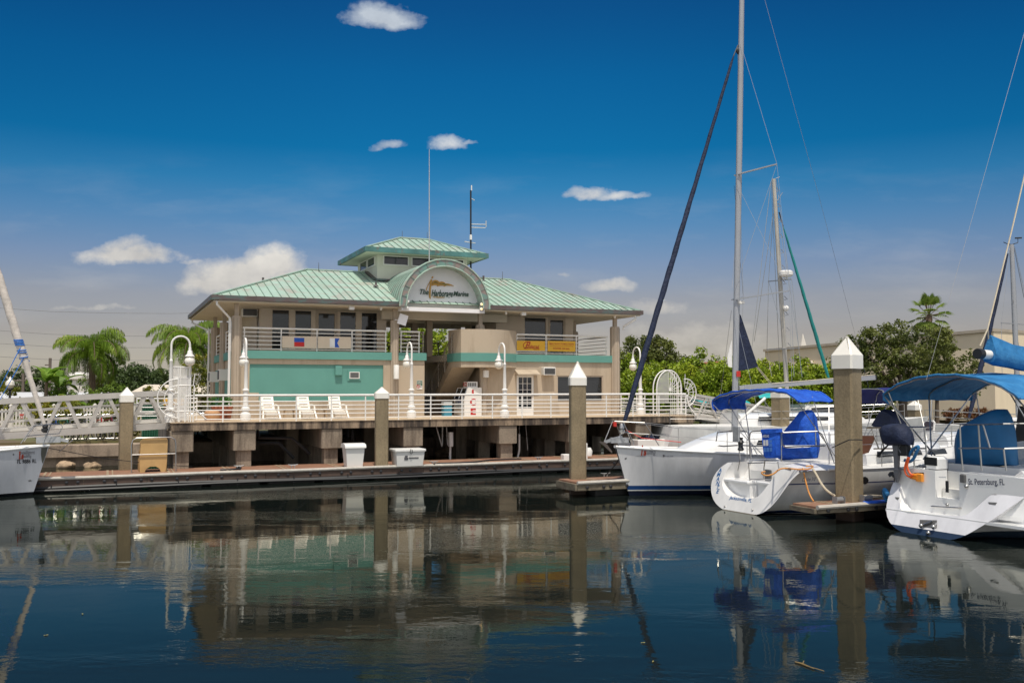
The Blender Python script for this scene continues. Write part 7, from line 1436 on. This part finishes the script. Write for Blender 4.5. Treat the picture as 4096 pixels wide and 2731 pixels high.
# outboard motor clamped to the rail
ob=Thing('outboard_motor','small outboard motor under a navy cover clamped to the stern rail','outboard',R,ybl(465,1035,Xw-.15)); X=Xw-.12
m_obg=M('outboard_grey',(.16,.165,.18),.4,metal=.2)
cv=[(352,612),(375,588),(430,577),(500,575),(540,600),(570,650),(582,700),(578,745),(535,742),(470,745),(410,748),(380,730),(360,670)]; pc=[ybl(*p,X) for p in cv]; cen=sum(pc,Vector())/len(pc); ob.part(MB().loft([off(.6,-.24),off(.88,-.17),off(1.0,-.03),off(.98,.1),off(.7,.22)]),'motor_cover',m_navy,ang=70)
l=MB(); c=lambda x,y:ybl(x,y,X); a=c(464,745); b=c(466,920); l.loft([[(p.x+dx*s_,p.y+dy*s_,p.z) for dx,dy in ((-.05,-.06),(.06,-.05),(.06,.05),(-.05,.06))] for p,s_ in ((a,1.3),(a.lerp(b,.3),1.0),(b,.8),(c(467,935),.9),(c(470,960),1.1),(c(468,1035),.4))]); cp=c(460,932); l.cbox(cp.x-.1,cp.x+.16,cp.y-.12,cp.y+.12,cp.z-.015,cp.z+.015,.01); ob.part(l,'leg',m_obg,smooth=False)
ob.part(MB().cbox(X-.02,X+.12,c(548,790).y,c(475,790).y,c(500,828).z,c(500,738).z,.02),'clamp_bracket',m_black,smooth=False); ob.part(MB().tube([c(500,735),c(480,770),c(500,805)],.03,6),'tilt_handle',m_obg)
ob.part(MB().tube([c(395,745),c(350,790),c(318,830)],[.02,.025,.035],8),'tiller_handle',m_black); pr=MB(); h_=c(440,985)
for k in range(3): a_=2*PI*k/3+.4; d=Vector((.02,math.cos(a_),math.sin(a_))); n=Vector((.05,-math.sin(a_)*.06,math.cos(a_)*.06)); pr.prism([h_+d*.02,h_+d*.09+n,h_+d*.15+n*.5,h_+d*.14-n*.6,h_+d*.06-n],(.01,0,0))
pr.ball(h_,.04,8,6); ob.part(pr,'propeller',m_black,smooth=False)
# shore power plug and cables
Rr_=lambda pts,X:[ybl(*p,X) for p in pts]
v=ybl(640,995,Xw); pg=Thing('shore_plug','bright orange twin shore power plug fixed to the stern wall','plug',R,v); pg.part(MB().cbox(Xw-.09,Xw-.002,ybl(682,995,Xw).y,ybl(628,995,Xw).y,v.z-.09,v.z+.09,.02),'plug_body',M('plug_orange',(.75,.28,.03),.5),smooth=False); pg.part(MB().tube(Rr_([(630,985),(590,982)],Xw-.06),.05,8).tube(Rr_([(630,1003),(575,992)],Xw-.06),.05,8),'plug_sleeve',M('sleeve_orange',(.70,.24,.02),.5)); pg.part(MB().bar(ybl(600,968,Xw-.01),ybl(675,965,Xw-.01),.03,.04),'inlet_hinge',m_black,smooth=False)
m_rcab=M('red_orange_cable',(.68,.10,.02),.45)
for i,pts in enumerate(([(555,840),(530,900),(527,950),(545,985),(578,995)],[(562,842),(545,895),(548,930),(570,970),(592,983)])): solo(MB().tube(smoothline(Rr_(pts,Xw-.14),2),.025,7),'power_cable',m_rcab,R,ybl(*pts[2],Xw-.14),('outer' if i==0 else 'inner')+' loop of the red orange power cable falling from the stern rail to the plug','cable','red orange power cables')
solo(MB().tube(smoothline(Rr_([(556,838),(580,790),(625,750),(640,760),(620,800),(600,850),(560,880),(525,860)],Xw-.05),2),.035,7),'cable_sleeve',m_sky,R,ybl(580,800,Xw),'blue cable sleeve draped over the stern rail beside the outboard','sleeve')
# blue hose and pads on the finger dock
solo(MB().tube(smoothline([P(*r8(395,1130),21.9),P(*r8(365,1080),22.1),P(*r8(372,1150),22.2),P(*r8(390,1180),22.2)],2),.05,8),'hose',m_sky,WORLD,P(*r8(385,1180),22.2),'thick blue hose curving off the finger dock','hose')
o=FD2.L(P(*r8(300,1203),22.6)); solo(MB().loft([[(o.x+.38*math.cos(2*PI*k/16),o.y+.15*math.sin(2*PI*k/16),DOCK+z) for k in range(16)] for z in (.016,.05)]),'dock_mat',m_blue,FD2,(o.x,o.y,DOCK),'bright blue oval mat lying on the finger dock','mat')
o=FD2.L(P(*r8(250,1167),23.6)); solo(MB().tube([(o.x+.42*(1-k/60)*math.cos(k*.6),o.y+.2*(1-k/60)*math.sin(k*.6),DOCK+.035+k*.0006) for k in range(56)],.022,5),'coiled_rope',m_rope,FD2,(o.x,o.y,DOCK),'pale rope coiled flat on the finger dock behind the tallest piling','rope')
# =============================== moored bow at the left edge
LF=Frame(G(131,1978,0),HU); l3=lambda x,y:(x*.3189,1500+y*.3189); tipL=LF.fy(197,1782,0); kL=tipL.x/tipL.z
LB=Thing('moored_sloop','white sloop bow at the left edge with pale furled headsail and registration letters','sailboat',LF,(-4,0,0))
hL=Hull(10,lambda z:kL*z,lambda z:-10+.2*max(z,0),[(0,1.25),(.2,1.55),(.45,1.7),(.65,1.5),(.82,1.02),(.93,.5),(1,.05)],[(0,1.2),(.5,1.2),(.85,1.36),(1,tipL.z)],[(0,-.05),(.2,-.35),(.6,-.45),(1,-.35)],[(0,3.2),(.5,3.4),(.75,2.6),(.92,1.7),(1,1.2)])
LB.part(hL.mesh(),'hull',zbands('left_hull_paint',[(-1,(.006,.008,.012)),(.09,(.60,.62,.66))],.2,.5),ang=50); LB.part(hL.deck(),'deck',m_gels,ang=40); LB.part(hL.rail(.045,0,.01),'gunwale',m_gel)
LB.part(MB().loft([hL.rings[0],[v+Vector((-.001,0,0)) for v in hL.rings[0]]],closed=True),'transom',m_gel,smooth=False)
hulltext(LB,hL,'ntelligent',l3(262,1010),l3(437,1003),.15,-1,m_lgrey,LF,0,.012); hulltext(LB,hL,'ailing',l3(300,1046),l3(393,1042),.12,-1,m_lgrey,LF,0,.012); hulltext(LB,hL,'i',l3(238,1054),l3(258,1053),.24,-1,m_logo,LF,0,.05); hulltext(LB,hL,'s',l3(266,1050),l3(297,1049),.13,-1,m_logo,LF,0,.05); hulltext(LB,hL,'FL 9886 RL',l3(214,1110),l3(457,1100),.125,-1,m_lblk,LF,.05,.02)
hullpoly(LB,hL,[l3(180,1060),l3(235,1052),l3(290,1050),l3(300,1056),l3(230,1060)],-1,m_lgrey,LF,'logo_wave'); hullpoly(LB,hL,[l3(518,910),l3(600,900),l3(575,1000),l3(535,1110),l3(525,1080),l3(514,990)],-1,M('stem_shade',(.10,.10,.085),.4),LF,'stem_shade'); hullpoly(LB,hL,[l3(160,985),l3(178,985),l3(178,1003),l3(160,1003)],-1,m_ac,LF,'hull_fitting')  # the dark stem polygon paints the shade on the bow
hullpoly(LB,hL,[l3(345,1322),l3(375,1312),l3(408,1322),l3(375,1332)],-1,m_steel,LF,'hull_fitting')
f0=LF.fy(181,1708,0); f1=LF.fy(0,1123,0); fe_=f0+(f1-f0)*2.3
m_psail=M('pale_sailcloth',(.62,.56,.50),.75,var=.12,vs=6,st=(1,1,3),bump=.4,bs=9)
furled(LB,f0+(f1-f0)*.02,fe_,[(0,.05),(.05,.07),(.16,.085),(.22,.115),(.5,.11),(.9,.06),(1,.02)],m_psail,'furled_headsail',90,f=1.1)
LB.part(MB().lathe([(.05,-.12),(.11,-.06),(.11,.0),(.06,.03),(.09,.06),(.06,.14)],f0+Vector((0,0,-.05)),12),'furler',m_black)
wires(LB,[[fe_,fe_+(fe_-f0)*.05]],.01,'forestay'); mh=fe_+(fe_-f0)*.05; mastpart(LB,(mh.x-.25,0,1.2),mh+Vector((-.15,0,.8)),.13,.085,m_mast)
m_brope=M('blue_cord',(.01,.16,.55),.6); wr=MB(); d=(f1-f0)
for k0,k1,n in ((.555,.60,5),(.50,.53,2),(.455,.485,1)):
    pts=[f0+d*lerp(k0,k1,j/(n*10))+Vector((.125*math.cos(2*PI*j/10),.125*math.sin(2*PI*j/10),0)) for j in range(n*10+1)]; wr.tube(pts,.016,5)
LB.part(wr,'blue_lashing',m_brope)
for y,z in ((730,(-7.5,-.9,2.3)),(790,(-7.5,-1.1,2.0))): LB.part(MB().tube([f0+d*(.545 if y<750 else .475)+Vector((0,-.1,0)),LF.fy(0,1100+(782 if y<750 else 868)*.574,-.4),z],.014,5),'blue_line',m_brope)
A0=[LF.fy(*l3(x,y),yy) for (x,y),yy in (((262,855),-.62),((415,640),-.5),((640,618),-.2),((765,616),-.02))]; pulpit(LB,[A0+[mir(v) for v in A0[::-1][1:]],[LF.fy(*l3(330,762),-.55),LF.fy(*l3(560,742),-.25),LF.fy(*l3(740,732),-.04)],[LF.fy(*l3(765,616),-.02),LF.fy(*l3(785,650),-.02),LF.fy(*l3(740,732),-.04)]],[[LF.fy(*l3(540,870),-.22),LF.fy(*l3(632,622),-.2)],[mir(LF.fy(*l3(540,870),-.22)),mir(LF.fy(*l3(632,622),-.2))]])
S=[(-2.4,-1.05,1.36),(-4.2,-1.45,1.3)]; wires(LB,[[A0[1]]+[Vector(v)+Vector((0,0,.6)) for v in S]],.007,'lifeline')
anchor(LB,tipL+Vector((.25,0,.08)),1.1); LB.part(trunk(-7.4,-2.6,1.0,.5,1.2,.5),'coachroof',m_gel,ang=50)
# =============================== boats moored beyond
def sloop2(name,label,fr,L,bow,mastx,mz,hullc,canvas,base,grp=None,bim=None,mast=True,jib=None,radar=False,zb=1.25):
    t=Thing(name,label,'sailboat',fr,base,grp); s=bow
    h=Hull(L,lambda z:L+.3*z,lambda z:.25*max(z,0),[(0,1.2),(.2,1.5),(.45,1.7),(.65,1.45),(.82,1.0),(.93,.45),(1,.04)],[(0,zb),(.5,zb),(1,zb+.3)],[(0,-.05),(.2,-.35),(.6,-.45),(1,-.35)],[(0,3.2),(.5,3.2),(.75,2.4),(.92,1.6),(1,1.2)]); t.part(h.mesh(16),'hull',hullc,ang=50); t.part(h.deck(),'deck',m_gels,ang=40); t.part(MB().loft([h.rings[0],[v+Vector((-.001,0,0)) for v in h.rings[0]]],closed=True),'transom',m_gel,smooth=False)
    co=t.part(trunk(L*.28,L*.72,1.1,.6,zb-.03,.55),'coachroof',m_gel,ang=50)
    for x in (L*.34,L*.44,L*.54):
        for sg in (-1,1): t.part(MB().prism([(x,sg*1.11,zb+.2),(x+.8,sg*1.06,zb+.2),(x+.75,sg*1.04,zb+.38),(x+.05,sg*1.09,zb+.38)],(0,.05,0)),'cabin_window',m_glass,co,smooth=False)
    r=MB()
    for sg in (-1,1):
        P_=[Vector((x,sg*(h.hb(x/L)-.08),h.zs(x/L))) for x in (.3,L*.25,L*.5,L*.75,L*.93)]
        for hh in (.32,.62): r.tube([p+Vector((0,0,hh)) for p in P_],.012,5)
        for p in P_: r.tube([p,p+Vector((0,0,.62))],.014,5)
    r.tube([(.3,-1.1,zb+.62),(.3,1.1,zb+.62)],.014,5); t.part(r,'guard_rail',m_steel)
    return t,h
# ketch with mast steps and teal forestay, bow to the right
KF=Frame((0,0),78); mk=P(3150,1530,41.); KF=Frame(mk-Vector((KF.a.x,KF.a.y,0))*6.2,78)
KT,hK=sloop2('ketch','white yacht beyond the sloop with a stepped mast, radar dome and teal furled headsail','ketch' and KF,12.5,1,6.2,0,zbands('ketch_hull_paint',[(-1,(.01,.02,.02)),(.15,(.7,.7,.68))]),None,(6,0,0),zb=1.6)
k28=lambda x,y:(2800+x*.63752,600+y*.63776); KY=lambda x,y,yy=0.:KF.fy(*k28(x,y),yy)
kt,kb=KY(462,182),KY(556,1480); mastpart(KT,(kb.x,0,1.6),kt,.10,.085,M('cream_mast',(.42,.40,.36),.5),tap=.85)
for a,b in (((430,824),(575,810)),((420,1250),(622,1242))): KT.part(MB().bar(KY(*a,.9),KY(*b,-.9),.06,.04),'spreader',m_mast,smooth=False)
KT.part(MB().lathe([(.2,-.1),(.3,-.02),(.3,.12),(.22,.18),(.05,.2)],KY(540,782,-.3),14).bar(KY(510,812),KY(550,805,-.3),.06,.06),'radar_dome',m_white); KT.part(MB().ball(KY(540,993,-.1),.13,10,6),'steaming_light',m_white)
furled(KT,KY(806,1428),KY(522,480),[(0,.05),(.1,.075),(.4,.075),(.9,.045),(1,.02)],M('teal_canvas',(.01,.22,.21),.7,var=.15),'furled_headsail',50,f=.8); wires(KT,[[KY(522,480),KY(496,390)]],.03,'halyard_swivel',m_black)
for px in ((450,190),(447,195)): pass
wires(KT,[[KY(446,195),KY(325,1240,.8)],[KY(447,195,.1),KY(500,1380,1.2)],[KY(478,185),KY(570,880,-.9),KY(590,1420,-1.3)],[KY(460,400,.1),KY(430,822,.9),KY(530,1180,.1)],[KY(575,812,-.9),KY(620,1245,-.9),KY(640,1420,-1.3)],[KY(455,420,.1),KY(340,1200,1.2)],[KY(500,470,-.1),KY(620,1240,-.9)],[KY(430,824,.9),KY(420,1250,.9),KY(450,1420,1.3)],[KY(478,330),KY(518,268)],[KY(475,180),KY(500,170)]],.012,'stay')
sp_=MB()
for k in range(12): a=kt.lerp(kb,.06+k*.075); sp_.tube([a+Vector((.1,0,0)),a+Vector((.24,0,.02)),a+Vector((.1,0,.16))],.018,4)
KT.part(sp_,'mast_step',m_mast)
# yacht with navy bimini behind the tallest piling
z=1.2; CF=Frame(G(3395,1830,0)+Vector((0,0,0)),62); CF=Frame(P(3400,1800,29.5),64)
CT,hC=sloop2('cruising_yacht','white yacht with navy bimini and navy wheel cover moored behind the tallest piling','x' and CF,11,1,5,0,zbands('cruiser_hull_paint',[(-1,(.01,.02,.04)),(.12,(.72,.72,.7))]),None,(5,0,0),zb=1.25)
cy=lambda x,y,yy:CF.fy(*r8(x,y),yy)
cb=[CF.fx(*r8(x,y),1.0) for x,y in ((60,420),(60,330),(130,302),(250,292),(350,300),(372,330),(372,385))]; rr_=resample(smoothline(cb,1),15); m=MB(); m.loft([[v+Vector((d,0,-.04*(d>1.9)-.04*(d<.1))) for v in rr_] for d in (0,.7,1.4,2.1)],closed=False,cap=False); bo=CT.part(m,'bimini',M('indigo_canvas',(.012,.016,.13),.7,var=.2),fix=False)
fr_=MB()
for d in (0,1.4,2.1): fr_.tube([Vector((1.9,1.35,1.3))]+[v+Vector((d,0,-.03)) for v in rr_[1:-1]]+[Vector((1.9,-1.35,1.3))],.016,5)
CT.part(fr_,'bimini_frame',m_steel)
pc=[CF.fx(*r8(x,y),2.2) for x,y in ((282,598),(330,520),(365,462),(420,468),(470,500),(515,545),(522,600),(400,640))]; cen=sum(pc,Vector())/len(pc); CT.part(MB().loft([off(.8,-.25),off(1,0),off(.8,.25)]),'wheel_cover',m_navy,ang=60)
hc=[CF.fx(*r8(x,y),4.2) for x,y in ((668,640),(672,570),(690,550),(745,548),(760,565),(752,640),(735,652),(680,652))]; CT.part(MB().prism(hc,(.05,0,0)),'open_hatch_frame',m_white,smooth=False); ce=sum(hc,Vector())/8; CT.part(MB().prism([ce+(v-ce)*.82+Vector((-.01,0,0)) for v in hc],(.03,0,0)),'hatch_lens',M('smoked_lens',(.07,.06,.08),.3),smooth=False)
# boat with the tall mast at the far right, bow to the left
FF2=Frame(P(4066,1510,46)-Frame((0,0),262).a*5.6,262)
FT,hF2=sloop2('far_yacht','yacht far behind the blue sail cover with bare mast and navy furled headsail','x' and FF2,11,1,5,0,zbands('far_hull_paint',[(-1,(.01,.02,.03)),(.12,(.7,.7,.68))]),None,(5,0,0))
FY=lambda x,y,yy=0.:FF2.fy(*z34(x,y),yy); ft,fb_=FY(1690,205),FY(1752,1560); mastpart(FT,(fb_.x,0,1.3),ft,.13,.10,m_mast,tap=.85)
furled(FT,FF2.fy(3876,1670,0),FY(1650,300),[(0,.05),(.1,.11),(.5,.10),(.9,.06),(1,.03)],m_navy,'furled_headsail',50,f=.8); FT.part(MB().bar(FY(1582,1023,1.2),FY(1819,1040,-1.2),.06,.04),'spreader',m_mast,smooth=False)
wires(FT,[[FY(1650,300),FY(1680,215)],[FY(1675,215,.1),FY(1582,1023,1.1),FY(1590,1560,1.4)],[FY(1710,215,-.1),FY(1819,760,-1.0)],[FY(1720,225),FF2.fy(4200,1640,0)],[FY(1705,790,.1),FY(1800,1560,-1.)]],.012,'stay'); FT.part(MB().tube([FY(1605,180),FY(1640,195),FY(1690,205),FY(1755,185),FY(1755,140)],.02,4).bar(FY(1725,138),FY(1795,135),.03,.07),'wind_vane',m_black)
# motor cruisers with teal canopies behind the right gangway
m_tcan=M('turquoise_canvas',(.02,.36,.36),.6,var=.12)
def cruiser(label,px,Y,hd,L,zc,canopy):
    fr=Frame(PG(px,Y,0),hd); t=Thing('motor_cruiser',label,'motorboat',fr,(L*.5,0,0),'motor cruisers behind the right gangway'); h=Hull(L,lambda z:L+.5*z,lambda z:0.,[(0,1.3),(.5,1.5),(.8,1.0),(1,.05)],[(0,1.0),(.6,1.15),(1,1.5)],[(0,-.2),(1,-.2)],[(0,4),(.6,3),(1,1.2)]); t.part(h.mesh(14),'hull',m_gel,ang=50); t.part(h.deck(),'deck',m_gels,ang=40); t.part(MB().poly(h.rings[0]),'transom',m_gel,smooth=False)
    t.part(MB().loft([[(L*.3,-1.2,1.05),(L*.3,1.2,1.05),(L*.3,1.1,zc),(L*.3,-1.1,zc)],[(L*.75,-1.0,1.1),(L*.75,1.0,1.1),(L*.58,.9,zc),(L*.58,-.9,zc)]]),'cabin',m_gel,smooth=False)
    for sg in (-1,1): t.part(MB().prism([(L*.34,sg*1.16,1.45),(L*.64,sg*1.02,1.45),(L*.57,sg*.98,zc-.12),(L*.34,sg*1.1,zc-.12)],(0,.03,0)),'side_window',m_glass,smooth=False)
    arc_=lambda x,z:[(x,1.25*math.cos(PI*j/10),z+.28*math.sin(PI*j/10)) for j in range(11)]
    if canopy:
        m=MB(); m.loft([arc_(x,canopy+dz) for x,dz in ((.1,-.05),(1.2,0),(2.4,0),(3.2,-.08))],closed=False,cap=False); t.part(m,'canopy',m_tcan,fix=False); f=MB()
        for x in (.2,1.6,3.1):
            for sg in (-1,1): f.tube([(x,1.25*sg,canopy),(1.5,1.3*sg,1.05)],.018,5)
        t.part(f,'canopy_frame',m_steel)
cruiser('white motor cruiser with turquoise canopy behind the rounded fan gate',2760,54,75,7.5,1.9,2.3); cruiser('larger white motor cruiser with turquoise canopy behind the sloop mast',2990,50,80,9,2.3,2.7); cruiser('small white motor boat low under the right gangway',2800,47,100,5,1.3,None)

# bow lines to the docks
qa=IB.W(tip+Vector((-.3,.1,.05))); ca=G(2424,1899,DOCK+.1); solo(MB().tube([qa,qa.lerp(ca,.5)-Vector((0,0,.12)),ca],.016,5),'mooring_line',m_black,WORLD,ca,'black bow line from the sloop down to the finger dock cleat','rope')
qa=LF.W(tipL+Vector((-.1,0,-.05))); ca=G(770,1866,DOCK+.06); solo(MB().tube([qa,qa.lerp(ca,.35)-Vector((0,0,.10)),qa.lerp(ca,.7)-Vector((0,0,.08)),ca],.011,5),'mooring_line',m_black,WORLD,ca,'long thin black bow line from the left sloop across to the floating dock','rope')
